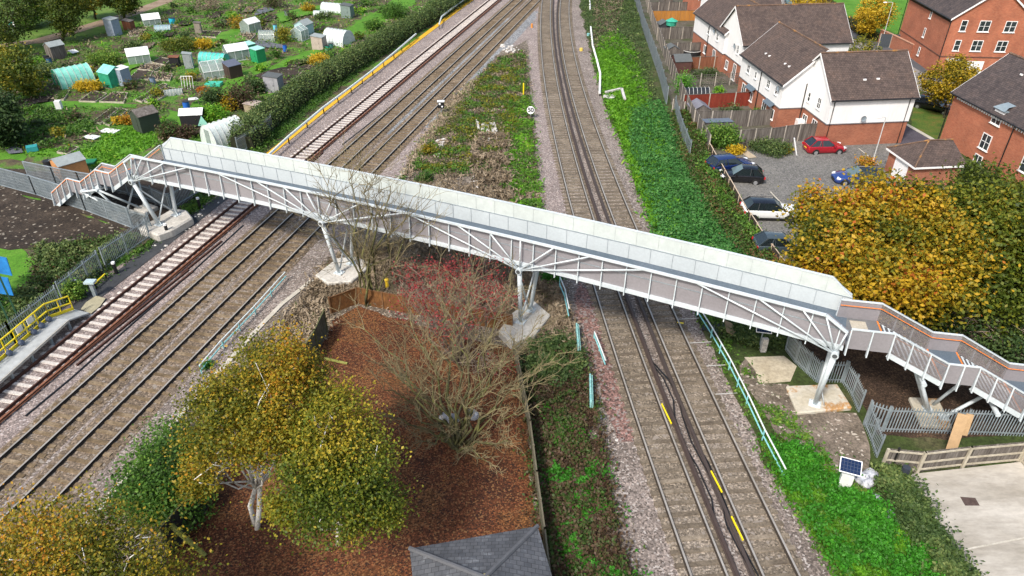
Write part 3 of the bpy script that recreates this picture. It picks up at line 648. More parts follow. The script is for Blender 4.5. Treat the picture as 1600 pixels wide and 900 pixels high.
def wframe(parent, face, dims, u, z, w, h, nx=2, ny=2, off=0.0, name='window', mat=None):
    """window on one wall of a box house: frame standing proud with bars, panes inside"""
    L, D = dims
    def P(a, d, zz):
        return {'y0': (a, -d, zz), 'yD': (a, D + d, zz), 'x0': (-d, a, zz), 'xL': (L + d, a, zz)}[face]
    def bx(m, a0, a1, z0, z1, d0, d1):
        p = P(a0, d0, z0); q = P(a1, d1, z1); m.box(tuple(min(i, j) for i, j in zip(p, q)), tuple(max(i, j) for i, j in zip(p, q)))
    m = MB(); f = .07; d = .05 + off
    bx(m, u - w / 2, u + w / 2, z, z + f, off + .001, d); bx(m, u - w / 2, u + w / 2, z + h - f, z + h, off + .001, d)
    bx(m, u - w / 2, u - w / 2 + f, z + f, z + h - f, off + .001, d); bx(m, u + w / 2 - f, u + w / 2, z + f, z + h - f, off + .001, d)
    for i in range(1, nx): a = u - w / 2 + w * i / nx; bx(m, a - .03, a + .03, z + f, z + h - f, off + .001, d - .004)
    for i in range(1, ny): a = z + h * i / ny; bx(m, u - w / 2 + f, u + w / 2 - f, a - .02, a + .02, off + .001, d - .009)
    o = m.build(name, mat or M['upvc'], parent)
    g = MB(); bx(g, u - w / 2 + f, u + w / 2 - f, z + f, z + h - f, off + .001, off + .022); g.build('pane', M['pane'], o)
    if name == 'window': s = MB(); bx(s, u - w / 2 - .08, u + w / 2 + .08, z - .07, z - .002, off + .001, d + .07); s.build('sill', M['upvc'], o)
    return o
def gable_house(label, loc, rz, L, D, eave, ridge, wall, upper=None, split=2.6, wins=(), tile=None, ov=.3, cat='house', pipes=(), gutters=('y0', 'yD'), name='house', verge=(0, 1), extra=None):
    t = thing(name, label, cat, (loc[0], loc[1], 0), rz); tile = tile or M['tile']; H2 = D / 2; sl = (ridge - eave) / H2
    def shell(z0, z1, mat, nm, gab, o=0.0):
        m = MB(); prof = [(-o, z0), (D + o, z0), (D + o, z1)] + ([(H2, ridge - .12)] if gab else []) + [(-o, z1)]
        m.extr(prof, 'x', -o, L + o); return m.build(nm, mat, t)
    if upper:
        shell(-.02, split, wall, 'brick_wall', False); up = shell(split + .001, eave, upper, 'boarded_wall', True, .05)
        b = MB(); b.box((-.08, -.08, split - .04), (L + .08, D + .08, split + .05)); b.build('flashing', pmat('lead_flashing', (.2, .2, .22), .6), up)
    else: shell(-.02, eave, wall, 'brick_wall', True)
    m = MB(); th = .1; e0 = eave - ov * sl
    for s in (0, 1):
        y0 = -ov if s == 0 else D + ov
        m.add([(-ov, y0, e0), (L + ov, y0, e0), (L + ov, H2, ridge), (-ov, H2, ridge), (-ov, y0, e0 + th), (L + ov, y0, e0 + th), (L + ov, H2, ridge + th), (-ov, H2, ridge + th)],
              [(0, 3, 2, 1), (4, 5, 6, 7), (0, 1, 5, 4), (1, 2, 6, 5), (2, 3, 7, 6), (3, 0, 4, 7)])
    rf = m.build('roof', tile, t)
    b = MB(); n = int(L / .45); 
    for i in range(n): b.tube([(-ov + (L + 2 * ov) * i / n, H2, ridge + .11), (-ov + (L + 2 * ov) * (i + .97) / n, H2, ridge + .12)], .1, 6)
    b.build('ridge_tiles', M['moss_ridge'], rf)
    for i, x in enumerate((-ov - .03, L + ov)):
        if i not in verge: continue
        b = MB()
        for y0 in (-ov, D + ov): b.add([(x, y0, e0 - .12), (x + .03, y0, e0 - .12), (x + .03, H2, ridge - .12), (x, H2, ridge - .12), (x, y0, e0 + .11), (x + .03, y0, e0 + .11), (x + .03, H2, ridge + .11), (x, H2, ridge + .11)],
              [(0, 3, 2, 1), (4, 5, 6, 7), (0, 1, 5, 4), (1, 2, 6, 5), (2, 3, 7, 6), (3, 0, 4, 7)])
        b.build('verge_board', M['upvc'], rf)
    for g in gutters:
        y = -ov - .06 if g == 'y0' else D + ov + .06; b = MB(); b.tube([(-ov, y, e0 + .03), (L + ov, y, e0 + .03)], .07, 8); b.build('gutter', M['gutter'], t)
    for (x, y) in pipes:
        b = MB(); yy = y; sx = -.1 if x <= 0 else (L + .1 if x >= L else x); sy = -.1 if y <= 0 else (D + .1 if y >= D else y)
        b.tube([(sx, sy, 0), (sx, sy, eave - .35), (sx, -ov if y <= 0 else (D + ov if y >= D else y), eave - .1)], .055, 6); b.build('downpipe', M['gutter'], t)
    for wv in wins: wframe(t, wv[0], (L, D), *wv[1:], **({'off': .05} if upper and wv[2] > split else {}))
    if extra: extra(t, rf, L, D, eave, ridge)
    return t
def dish(t, p, out):
    m = MB(); c = Vector(p); o = Vector(out)
    vs = [tuple(c + o * .18)]; n = 12; a = o.cross(Vector((0, 0, 1))).normalized(); b = Vector((0, 0, 1))
    for r_, dd in ((.16, .2), (.3, .26)):
        for j in range(n): q = c + o * dd + a * (r_ * math.cos(6.283 * j / n)) + b * (r_ * math.sin(6.283 * j / n)); vs.append(tuple(q))
    fs = [(0, 1 + j, 1 + (j + 1) % n) for j in range(n)] + [(1 + j, 1 + n + j, 1 + n + (j + 1) % n, 1 + (j + 1) % n) for j in range(n)]
    m.add(vs, fs); m.tube([c, c + o * .19], .03, 6); m.tube([c + o * .2 - b * .28, c + o * .55 - b * .05], .012, 5); m.dome(tuple(c + o * .55 - b * .05), .04, 6, 4)
    m.build('satellite_dish', pmat('dish_grey', (.25, .30, .34), .5), t)
def vents(pts):
    def f(t, rf, L, D, eave, ridge):
        for x, fr_ in pts:
            z = eave + (ridge - eave) * fr_ + .1; y = D / 2 * fr_; m = MB(); m.obox((x, y, z + .05), (.3, .14, .14)); m.build('roof_vent', M['upvc'], rf)
    return f
D6 = Vector((math.cos(R(6)), math.sin(R(6)), 0)); D96 = Vector((-D6.y, D6.x, 0))
def exA(t, rf, L, D, eave, ridge):
    vents([(3.6, .35), (5.0, .36)])(t, rf, L, D, eave, ridge); dish(t, (3.6, -.05, 3.0), (0, -1, 0))
    m = MB()
    for x in (-.2, .25): m.obox((x, D / 2 - .3, ridge - .14), (.5, .7, .02), 0)
HA = gable_house('detached white-boarded house with a brown roof, red car parked against its brick wall', (31.6, 68.6), R(6), 8.6, 7.5, 5.15, 8.4, M['brick'], M['white_clad'], 2.45,
                 [('x0', 2.2, 3.3, .75, 1.15, 2, 2), ('x0', 4.4, 3.3, .55, 1.0, 1, 2), ('x0', 2.3, .1, 1.0, 2.0, 2, 1), ('x0', 4.4, .8, 1.0, 1.1, 2, 1), ('xL', 2.5, 3.3, 1.0, 1.1, 2, 2)],
                 pipes=[(0.25, 0), (8.1, 0)], extra=exA)
E1 = Vector((28.35, 73.3, 0))
def exB(t, rf, L, D, eave, ridge):
    for x in (2.2, 7.4): m = MB(); m.add([(x - 1.0, D + .06, 2.55), (x + 1.0, D + .06, 2.55), (x + 1.0, D + .5, 2.2), (x - 1.0, D + .5, 2.2), (x - 1.0, D + .06, 2.45), (x + 1.0, D + .06, 2.45), (x + 1.0, D + .5, 2.14), (x - 1.0, D + .5, 2.14)], [(0, 1, 2, 3), (7, 6, 5, 4), (2, 3, 7, 6), (0, 3, 7, 4), (1, 2, 6, 5)]); m.build('porch_canopy', pmat('canopy_grey', (.12, .16, .2), .5), t)
    for x, f_ in ((2.0, .3), (3.0, .3), (6.6, .25), (7.6, .25)): m = MB(); m.obox((x, D - D / 2 * f_, eave + (ridge - eave) * f_ + .14), (.14, .25, .14)); m.build('roof_vent', M['upvc'], rf)
    dish(t, (.7, D + .05, 4.4), (0, 1, 0))
HB = gable_house('white-boarded terraced house pair whose roof ends above the bicycles, left of the detached house', E1 + D6 * 7.4, R(96), 11.4, 7.4, 5.15, 8.4, M['brick'], M['white_clad'], 2.45,
                 [('yD', 1.4, 3.5, .55, .9, 1, 2), ('yD', 3.5, 3.5, .8, .95, 2, 2), ('yD', 7.0, 3.5, .5, .8, 1, 2), ('yD', 9.2, 3.5, .8, .95, 2, 2), ('yD', 1.5, .8, 1.0, 1.1, 2, 1), ('yD', 3.6, .1, 1.1, 2.0, 2, 1), ('yD', 7.4, .8, 1.0, 1.1, 2, 1), ('yD', 9.6, .1, 1.1, 2.0, 2, 1)],
                 pipes=[(5.6, 7.4), (0, 5.0)], extra=exB)
pc = G(1157.5, 103, 2.45)
def exC(t, rf, L, D, eave, ridge): dish(t, (-.05, 2.3, 4.3), (-1, 0, 0))
HC = gable_house('white-boarded terraced house with a gable facing the gardens, in the middle of the terrace', pc, R(6), 13.5, 8.0, 5.15, 8.6, M['brick'], M['white_clad'], 2.45,
                 [('x0', 1.5, 3.5, .7, 1.1, 2, 2), ('x0', 1.7, .2, 1.0, 2.0, 2, 1), ('x0', 4.4, .8, .9, 1.1, 2, 1), ('x0', 6.4, .2, .9, 2.0, 2, 1)], pipes=[(0, 7.6)], extra=exC)
pd = G(1132.5, 52, 5.15) + D6 * .3 + D96 * .3
HD = gable_house('white-boarded terraced house pair second from the far end of the terrace', (pd + D6 * 7.4), R(96), 12.0, 7.4, 5.15, 8.4, M['brick'], M['white_clad'], 2.45,
                 [('yD', 2.5, 3.5, .8, .95, 2, 2), ('yD', 6.0, 3.5, .8, .95, 2, 2), ('yD', 3.0, .2, 1.0, 2.0, 2, 1), ('yD', 6.5, .8, 1.0, 1.1, 2, 1)], pipes=[(5.8, 7.4)],
                 extra=lambda t, rf, L, D, e, r: (dish(t, (3.6, D + .05, 4.6), (0, 1, 0)), vents([(3.0, .6)])(t, rf, L, D, e, r)))
pe = G(1094, 36)
HE = gable_house('red brick terraced house at the far end of the terrace', (pe + D6 * 5.5), R(96), 10.0, 5.5, 6.5, 8.6, M['brick2'], None, 2.45,
                 [('x0', 4.3, .4, .8, 1.9, 1, 2), ('x0', 4.3, 3.6, .7, 1.3, 1, 2)])
pf_ = G(1121, 14, 5.15)
HF = gable_house('white-boarded terraced house at the far corner behind the brick end house', pf_, R(6), 9.5, 7.0, 5.15, 8.3, M['brick'], M['white_clad'], 2.45, [('x0', 2.0, 3.5, .8, 1.0, 2, 2)])
# brick houses on the right
def dentils(y, x0, x1, z, sgn=1):
    m = MB(); n = int((x1 - x0) / .34)
    for i in range(n): m.box((x0 + .34 * i, min(y, y + sgn * .1), z - .3), (x0 + .34 * i + .16, max(y, y + sgn * .1), z)); 
    m.box((x0, min(y, y + sgn * .08), z), (x1, max(y, y + sgn * .08), z + .1)); return m
nearE = Vector((44.6, 70.4, 0)) - D96 * 17
def exE(t, rf, L, D, eave, ridge):
    dentils(D, 0, L, eave - .28).build('eave_dentils', M['upvc'], t)
    x = 10.6; m = MB(); m.box((x - .65, D - 1.2, 5.0), (x + .65, D + .03, 5.55)); dm = m.build('dormer', M['upvc'], rf)
    r_ = MB(); r_.add([(x - .8, D + .2, 5.6), (x + .8, D + .2, 5.6), (x + .55, D - .3, 5.9), (x - .55, D - .3, 5.9), (x + .55, D - 1.2, 6.1), (x - .55, D - 1.2, 6.1)], [(0, 1, 2, 3), (3, 2, 4, 5)]); 
    r_.box((x - .75, D - 1.2, 5.5), (x + .75, D + .12, 5.58)); r_.build('dormer_roof', pmat('lead_grey', (.24, .30, .34), .5), dm)
    m = MB(); m.obox((7.2, D - 1.8, eave + (ridge - eave) * .42 + .15), (.3, .12, .14)); m.build('roof_vent', M['upvc'], rf)
    m = MB(); m.obox((13.4, D - 3.2, eave + (ridge - eave) * .72 + .15), (.3, .12, .14)); m.build('roof_vent', M['upvc'], rf)
HG = gable_house('large red brick house with a grey-topped dormer at the eaves, beside the small garage', nearE + D6 * 9.0, R(96), 17, 9.0, 5.2, 8.7, M['brick2'], None, 2.6,
                 [('yD', 10.6, 4.15, 1.25, 1.05, 2, 2), ('yD', 10.9, 1.35 + 0.2, 1.25, 1.5, 2, 2), ('yD', 5.6, 1.6, .8, 1.45, 1, 2), ('yD', 3.0, 1.6, 1.2, 1.45, 2, 2), ('yD', 11.0, -.0 + .02, 1.1, .9, 2, 1)],
                 tile=M['tile_dark'], pipes=[(17, 9.0), (8.2, 9.0), (4.3, 9.0)], extra=exE, gutters=('y0', 'yD'))
b5 = R(-5); d5 = Vector((math.cos(b5), math.sin(b5), 0)); e5 = Vector((-d5.y, d5.x, 0))
pF = G(1459, 119)
def exF(t, rf, L, D, eave, ridge):
    dentils(D, 0, L, eave - .28).build('eave_dentils', M['gutter'], t)
    m = MB(); m.box((-.06, 0, 2.5), (.0, D, 2.62)); m.box((0, D + .001, 2.5), (L, D + .05, 2.62)); m.build('string_course', pmat('dark_brick_band', (.16, .07, .05), .9), t)
    m = MB(); m.box((-.07, D - 5.6, .05), (-.005, D - 3.2, 2.05)); m.build('garage_door', M['upvc'], t)
    m = MB(); m.extr([(D - 2.6, 2.15), (D - .8, 2.15), (D - .8, 2.35), (D - 2.6, 2.35)], 'x', -.9, -.001); m.build('porch_canopy', pmat('canopy_pale', (.5, .55, .55), .5), t)
    m = MB(); m.box((-.06, D - 2.2, .02), (-.003, D - 1.2, 2.05)); m.build('door', pmat('dark_door', (.06, .03, .03), .5), t)
HH = gable_house('tall three-storey red brick house with white windows, beyond the yellow tree', pF + d5 * 9.8, R(85), 14, 9.8, 7.3, 11.0, M['brick2'], None, 2.6,
                 [('x0', 9.8 - 1.6, 5.7, .75, 1.35, 1, 2), ('x0', 9.8 - 4.1, 5.7, 1.35, 1.35, 2, 2), ('x0', 9.8 - 7.2, 5.7, 1.35, 1.35, 2, 2),
                  ('x0', 9.8 - 1.6, 3.3, .75, 1.35, 1, 2), ('x0', 9.8 - 4.0, 3.3, 1.3, 1.35, 2, 2), ('x0', 9.8 - 7.0, 3.3, 1.3, 1.35, 2, 2),
                  ('yD', 6.0, 5.9, .5, 1.1, 1, 1), ('yD', 6.3, 3.4, .5, 1.2, 1, 1), ('yD', 6.2, 1.0, .5, 1.1, 1, 2)],
                 tile=M['tile_dark'], pipes=[(0, 9.8), (14, 9.8)], extra=exF, ov=.25)
HI = gable_house('red brick wing with a satellite dish, joined to the right of the three-storey house', pF + d5 * 9.9 + e5 * .3, b5, 10, 8.0, 7.3, 10.6, M['brick2'], None, 2.6,
                 [('y0', 1.6, 5.7, 1.2, 1.3, 2, 2)], tile=M['tile_dark'], extra=lambda t, rf, L, D, e, r: dish(t, (1.2, .6, 8.3), (0, -1, 0)))
# small garage with a hipped roof
gt = thing('garage', 'small brick garage with a hipped brown roof and a white door', 'garage', (35.95, 58.75, 0), R(6)); gl, gd = 4.5, 4.1
m = MB(); m.box((0, 0, 0), (gl, gd, 2.25)); m.build('brick_wall', M['brick'], gt)
m = MB(); o = .25; ze, zr = 2.22, 3.75
m.add([(-o, -o, ze), (gl + o, -o, ze), (gl + o, gd + o, ze), (-o, gd + o, ze), (2.0, gd / 2, zr), (gl - .2, gd / 2, zr)], [(0, 1, 5, 4), (1, 2, 5), (2, 3, 4, 5), (3, 0, 4), (0, 3, 2, 1)])
rf = m.build('roof', M['tile'], gt)
m = MB(); m.tube([(-o, -o, ze + .05), (2.0, gd / 2, zr + .04)], .08, 6); m.tube([(2.0, gd / 2, zr + .04), (gl - .2, gd / 2, zr + .04)], .08, 6); m.tube([(-o, gd + o, ze + .05), (2.0, gd / 2, zr + .04)], .08, 6); m.build('ridge_tiles', M['moss_ridge'], rf)
m = MB(); m.box((-o - .04, -o - .04, ze - .16), (gl + o, -o - .001, ze)); m.box((-o - .04, -o, ze - .16), (-o - .001, gd + o, ze)); m.build('fascia', M['upvc'], gt)
m = MB(); m.box((-.05, .9, .05), (-.004, 2.9, 2.0)); m.box((-.055, 1.88, .05), (-.05, 1.92, 2.0)); gdoor = m.build('garage_door', M['upvc'], gt)
m = MB(); m.box((-.09, 1.94, 1.0), (-.055, 2.02, 1.1)); m.build('handle', M['gutter'], gdoor)
# dark hipped roof of the pavilion at the bottom edge
pv = thing('pavilion', 'pavilion with a grey hipped shingle roof at the bottom edge of the leafy yard', 'pavilion', (0, 0, 0))
Z = 2.4; a_, b_ = G(640, 857, Z), G(840, 822, Z); dd = (b_ - a_); nn_ = Vector((dd.y, -dd.x, 0)); c_, d_ = b_ + nn_ * .95, a_ + nn_ * .95; ap = G(746, 868, 3.3)
FR[pv.name] = (Vector((a_.x, a_.y, 0)), 0.0); pv.location = (a_.x, a_.y, 0)
mid = (a_ + b_ + c_ + d_) / 4; ap = Vector((mid.x, mid.y, 3.3))
m = MB(); 
def seg(p, q, n=9): return [p.lerp(q, i / n) for i in range(n + 1)]
for p, q in ((a_, b_), (b_, c_), (c_, d_), (d_, a_)): m.add([p, q, ap], [(0, 1, 2)]); m.add([p - Vector((0, 0, .16)), q - Vector((0, 0, .16)), q, p], [(0, 1, 2, 3)])
T = NT('shingle_felt'); tc = T.new('ShaderNodeTexCoord'); b = T.new('ShaderNodeTexBrick'); T.link(tc.outputs['Object'], b.inputs['Vector']); b.inputs['Scale'].default_value = 1
b.inputs['Color1'].default_value = (.055, .06, .07, 1); b.inputs['Color2'].default_value = (.085, .09, .10, 1); b.inputs['Mortar'].default_value = (.03, .03, .035, 1); b.inputs['Brick Width'].default_value = .3; b.inputs['Row Height'].default_value = .22; b.inputs['Mortar Size'].default_value = .012
n = _noise(T, tc.outputs['Object'], 1.2, 6, .7); r = _ramp(T, n.outputs['Fac'], [(.35, (.75, .75, .75)), (.6, (1.2, 1.2, 1.2)), (.72, (2.6, 2.6, 2.5))]); T.link(_mul(T, b.outputs[0], r.outputs[0]), T.b.inputs['Base Color']); T.b.inputs['Roughness'].default_value = .9
prf = m.build('roof', T.m, pv, world=True)
m = MB()
for p in (a_, b_, c_, d_): m.tube([p + Vector((0, 0, .02)), ap + Vector((0, 0, .03))], .1, 6)
m.build('hip_caps', pmat('felt_cap', (.13, .135, .15), .9), prf, world=True)
m = MB(); m.dome(tuple(ap + Vector((0, 0, .02))), .2, 8, 4, (1, 1, .4)); m.build('moss_cap', pmat('moss_pale', (.35, .3, .15), .9, var=.3), prf, world=True)
m = MB()
for p in (a_, b_, c_, d_): q = p.lerp(Vector((mid.x, mid.y, p.z)), .1); m.bar(Vector((q.x, q.y, 0)), q - Vector((0, 0, .1)), .14, .14)
m.build('posts', pmat('dark_timber', (.06, .045, .035), .8), pv, world=True)
# ---------------------------------------------------------------- fences
def resample(px, z=0.0, world=None):
    return [G(u, v, z) for u, v in px] if world is None else [Vector((x, y, z)) for x, y in world]
def palisade(label, px, h=1.9, mat=None, pitch=.155, z=0.0, group='palisade fences', world=None, pale=.07):
    pts = resample(px, z, world); t = thing('palisade_fence', label, 'fence', pts[0], 0, group); mat = mat or M['galv']; pl = MB(); rl = MB(); pts_post = []
    for a, b in zip(pts[:-1], pts[1:]):
        d = b - a; L = d.length; d.normalize(); n = Vector((-d.y, d.x, 0))
        for zz in (.3, h - .28): rl = MB(); rl.bar(a + n * .04 + Vector((0, 0, zz)), b + n * .04 + Vector((0, 0, zz)), .05, .06); rl.build('rail', mat, t, world=True)
        k = max(1, int(L / pitch))
        for i in range(k):
            p = a + d * (L * (i + .5) / k); q = p + n * .0
            w = pale / 2; o = len(pl.v)
            pl.v += [tuple(p - d * w + Vector((0, 0, .06))), tuple(p + Vector((0, 0, .06)) + n * .02), tuple(p + d * w + Vector((0, 0, .06))), tuple(p - d * w + Vector((0, 0, h - .07))), tuple(p + n * .02 + Vector((0, 0, h + .03))), tuple(p + d * w + Vector((0, 0, h - .07)))]
            pl.f += [(o, o + 1, o + 4, o + 3), (o + 1, o + 2, o + 5, o + 4)]; pl.mi += [0, 0]
        m_ = max(1, int(L / 2.75))
        for i in range(m_ + 1): pts_post.append(a + d * (L * i / m_) + n * .08)
    pl.build('pales', mat, t, world=True)
    for p in pts_post: m = MB(); m.obox(p + Vector((0, 0, h / 2)), (.07, .1, h + .02)); m.build('post', mat, t, world=True)
    return t
def meshfence(label, px, h=1.9, z=0.0):
    """dense welded-mesh panels between posts"""
    pts = resample(px, z); t = thing('mesh_fence', label, 'fence', pts[0], 0, 'mesh fences by the left staircase'); wires = MB()
    for a, b in zip(pts[:-1], pts[1:]):
        d = b - a; L = d.length; d.normalize()
        for i in range(int(L / .1)): p = a + d * (i * .1); wires.bar(p + Vector((0, 0, .08)), p + Vector((0, 0, h - .03)), .03, .03)
        for j in range(int(h / .3)): wires.bar(a + Vector((0, 0, .1 + j * .3)), b + Vector((0, 0, .1 + j * .3)), .02, .02)
        [MB().bar(a + Vector((0, 0, q)), b + Vector((0, 0, q)), .07, .07).build('rail', M['galv'], t, world=True) for q in (h, .08)]
        k = max(1, int(L / 2.6))
        for i in range(k + 1): p = a + d * (L * i / k); m = MB(); m.obox(p + Vector((0, 0, h / 2)), (.08, .08, h + .04)); m.build('post', M['galv'], t, world=True)
    wires.build('mesh_panel', M['galv'], t, world=True); return t
meshfence('galvanised mesh fence along the walkway at the foot of the left staircase', [(-90, 266), (0, 290), (57, 305), (135, 330), (207, 357)])
palisade('galvanised palisade fence turning from the walkway end down beside the left railway', [(207, 357), (238, 366), (234, 374), (200, 398), (166, 421)])
palisade('galvanised palisade fence half hidden by shrubs above the tar path', [(160, 426), (140, 442), (120, 460), (100, 476)])
palisade('galvanised palisade fence behind the yellow-railed platform', [(97, 482), (60, 512), (25, 540), (0, 560), (-60, 606), (-160, 690)], group=None)
meshfence('low grey mesh fence behind the left staircase, beside the new orange shed', [(47, 282), (90, 291), (130, 299), (160, 304)])
palisade('grey palisade fence behind the left staircase legs', [(150, 293), (200, 306), (240, 318), (268, 331), (310, 305), (330, 292)], h=1.7)
palisade('galvanised palisade fence piece beside the polytunnel with yellow leaves', [(375, 243), (405, 225), (428, 205)], h=1.9)
# right side
palisade('galvanised palisade fence on top of the green slope, above the grass verge', [(987, -10), (997, 20), (1003, 45), (1015, 80), (1030, 125), (1040, 165)], h=2.3, pitch=.2)
palisade('galvanised palisade fence running down to the ivy, below the brown gap fence', [(1052, 178), (1062, 215), (1075, 250)], h=2.1, pitch=.2)
palisade('dark grey palisade fence between the concrete slab and the bark ground', [(1225, 548), (1240, 568), (1258, 585), (1274, 600)], h=1.7, mat=M['galv'], pitch=.12)
palisade('grey palisade fence wrapped round the rightmost pier footing', [(1276, 600), (1314, 600), (1328, 620), (1338, 645)], h=1.7)
palisade('long galvanised palisade fence between the bark ground and the timber fence', [(1348, 667), (1378, 677), (1500, 681), (1640, 686), (1800, 690)], h=1.9, group='palisade fences')
palisade('short palisade fence running from the long fence towards the solar panel', [(1349, 668), (1358, 690), (1366, 716)], h=1.7)
M['wood_grey'] = nmat('grey_timber', [(.10, .085, .075), (.17, .15, .135), (.24, .22, .20)], 1.2, 3, .35, .9, .3, .01, stretch=(3, 3, .25), detail=6)
M['wood_red'] = nmat('red_timber', [(.20, .03, .018), (.27, .045, .025)], 1, 3, .15, .8, stretch=(3, 3, .3))
M['wood_orange'] = nmat('orange_timber', [(.38, .16, .03), (.46, .21, .05)], 1, 3, .15, .8, stretch=(3, 3, .3))
M['wood_brown'] = nmat('brown_timber', [(.20, .075, .04), (.28, .11, .06)], 1, 3, .2, .8, stretch=(3, 3, .3))
M['post_conc'] = pmat('concrete_post', (.42, .38, .33), .9)
def panelfence(label, px, h=1.8, mat=None, bay=1.85, posts=None, group='timber panel fences of the back gardens', cap=True, ph=.02, z=0.0):
    pts = resample(px, z); t = thing('panel_fence', label, 'fence', pts[0], 0, group); mat = mat or M['wood_grey']
    for a, b in zip(pts[:-1], pts[1:]):
        d = b - a; L = d.length; d.normalize(); n = Vector((-d.y, d.x, 0)); k = max(1, round(L / bay))
        for i in range(k):
            p, q = a + d * (L * i / k + .06), a + d * (L * (i + 1) / k - .06); dz = random.uniform(-.03, .03); m = MB(); nb = 10
            for j in range(nb): x, y = p.lerp(q, j / nb), p.lerp(q, (j + .96) / nb); m.bar(x + n * .006 * (j % 2) + Vector((0, 0, h / 2 + .03)), y + n * .006 * (j % 2) + Vector((0, 0, h / 2 + .03)), .02, h - .06 + dz, )
            o = m.build('fence_panel', mat, t, world=True)
            if cap: c = MB(); c.bar(p + Vector((0, 0, h + .02 + dz)), q + Vector((0, 0, h + .02 + dz)), .07, .035); c.build('capping', posts or M['wood_grey'], o, world=True)
        for i in range(k + 1): p = a + d * (L * i / k); m = MB(); m.obox(p + Vector((0, 0, (h + .08) / 2)), (.1, .1, h + .08), math.atan2(d.y, d.x)); m.build('post', posts or M['post_conc'], t, world=True)
    return t
panelfence('long grey panel fence at the bottom of the back gardens, on top of the slope', [(1005, -10), (1012, 15), (1020, 45), (1032, 75), (1045, 110), (1060, 148), (1077, 187), (1095, 218), (1106, 240)], h=1.9, bay=2.0)
M['cap_pale'] = pmat('pale_capping', (.5, .40, .30), .8)
panelfence('dark fence with a pale capping rail between the ivy and the car park', [(1106, 240), (1130, 283), (1160, 338), (1190, 385), (1215, 420), (1240, 452)], h=1.1, mat=pmat('dark_boards', (.06, .045, .03), .9), posts=M['cap_pale'], group=None)
panelfence('bright orange garden fence near the far end of the gardens', [(1017, 34), (1092, 33)], h=1.7, mat=M['wood_orange'], bay=6.0)
panelfence('grey garden fence behind the bright orange one', [(1012, 21), (1092, 20)], h=1.8)
panelfence('grey garden fence in front of the green parasol', [(1026, 63), (1104, 61)], h=1.8)
panelfence('grey garden fence behind the brown shed', [(1036, 88), (1118, 86)], h=1.8)
panelfence('brown timber garden fence to the right of the brown shed', [(1068, 110), (1138, 108)], h=1.7, mat=M['wood_brown'], bay=2.2)
panelfence('dark red garden fence beside the black half-round shed', [(1066, 172), (1186, 166)], h=1.75, mat=M['wood_red'], bay=3.0)
panelfence('weathered grey garden fence ending at the brick gable wall', [(1083, 199), (1110, 200), (1168, 199), (1213, 196)], h=1.85, bay=2.6)
panelfence('grey fence between the end garden and the car park planting', [(1153, 232), (1200, 228), (1245, 222), (1286, 220)], h=1.9, bay=2.2)
panelfence('low brown fence linking the long garden fence to the palisade', [(1050, 176), (1068, 180)], h=1.5, bay=2.4, mat=M['wood_grey'], group=None)
panelfence('dark tall fence behind the three-storey house garden', [(1371, 75), (1425, 77)], h=2.0, mat=pmat('slate_boards', (.07, .09, .11), .8), group=None)
# trellis in the leafy garden
t = thing('garden_trellis', 'old open timber trellis fence above the black half-round shed', 'trellis', G(1070, 138))
m = MB(); a, b = G(1070, 138), G(1162, 133); k = 26
for i in range(k + 1): p = a.lerp(b, i / k); m.bar(p, p + Vector((0, 0, 1.6)), .04, .04)
for j in range(6): m.bar(a + Vector((0, 0, .2 + .27 * j)), b + Vector((0, 0, .2 + .27 * j)), .03, .05)
m.build('lattice', M['wood_grey'], t, world=True)
for i in range(5): p = a.lerp(b, i / 4); q = MB(); q.bar(p, p + Vector((0, 0, 1.8)), .09, .09); q.build('post', M['post_conc'], t, world=True)
# red brick garden wall of the far house
m = MB(); pts = [G(1372, 67), G(1395, 78), G(1422, 92)]
for a, b in zip(pts[:-1], pts[1:]): m.bar(a + Vector((0, 0, .95)), b + Vector((0, 0, .95)), .24, 1.9)
t = thing('garden_wall', 'red brick garden wall with a pale coping beside the lamp post', 'wall', pts[0]); m.build('brickwork', M['brick'], t, world=True)
m = MB()
for a, b in zip(pts[:-1], pts[1:]): m.bar(a + Vector((0, 0, 1.94)), b + Vector((0, 0, 1.94)), .34, .08)
m.build('coping', pmat('terracotta_coping', (.45, .25, .17), .8), t, world=True)
# post and rail timber fence by the concrete yard
def yardfence(label, px, h, side):
    pts = resample(px); t = thing('timber_fence', label, 'fence', pts[0], 0, 'timber fences round the concrete yard')
    for a, b in zip(pts[:-1], pts[1:]):
        d = b - a; L = d.length; d.normalize(); n = Vector((-d.y, d.x, 0)) * side; m = MB(); k = int(L / .155)
        for i in range(k): p = a.lerp(b, (i + .5) / k); m.obox(p + Vector((0, 0, h / 2)) + n * (.01 * (i % 2)), (.14, .02, h), math.atan2(d.y, d.x))
        m.build('boards', M['wood_grey'], t, world=True)
        for zz in (.25, h * .5, h - .12): r_ = MB(); r_.bar(a - n * .05 + Vector((0, 0, zz)), b - n * .05 + Vector((0, 0, zz)), .06, .09); r_.build('rail', M['cap_timber'], t, world=True)
        k = max(1, round(L / 2.5))
        for i in range(k + 1): p = a.lerp(b, i / k) - n * .11; q = MB(); q.bar(p, p + Vector((0, 0, h + .08)), .12, .12); q.build('post', M['cap_timber'], t, world=True)
    return t
M['cap_timber'] = nmat('weathered_rails', [(.38, .34, .26), (.48, .44, .36)], 1.5, 5, .15, .85)
yardfence('weathered timber fence along the back of the concrete yard', [(1374, 733), (1430, 738), (1500, 730), (1590, 722)], 1.5, 1)
yardfence('weathered timber fence at the right edge of the concrete yard', [(1592, 722), (1660, 800), (1760, 920)], 1.7, 1)
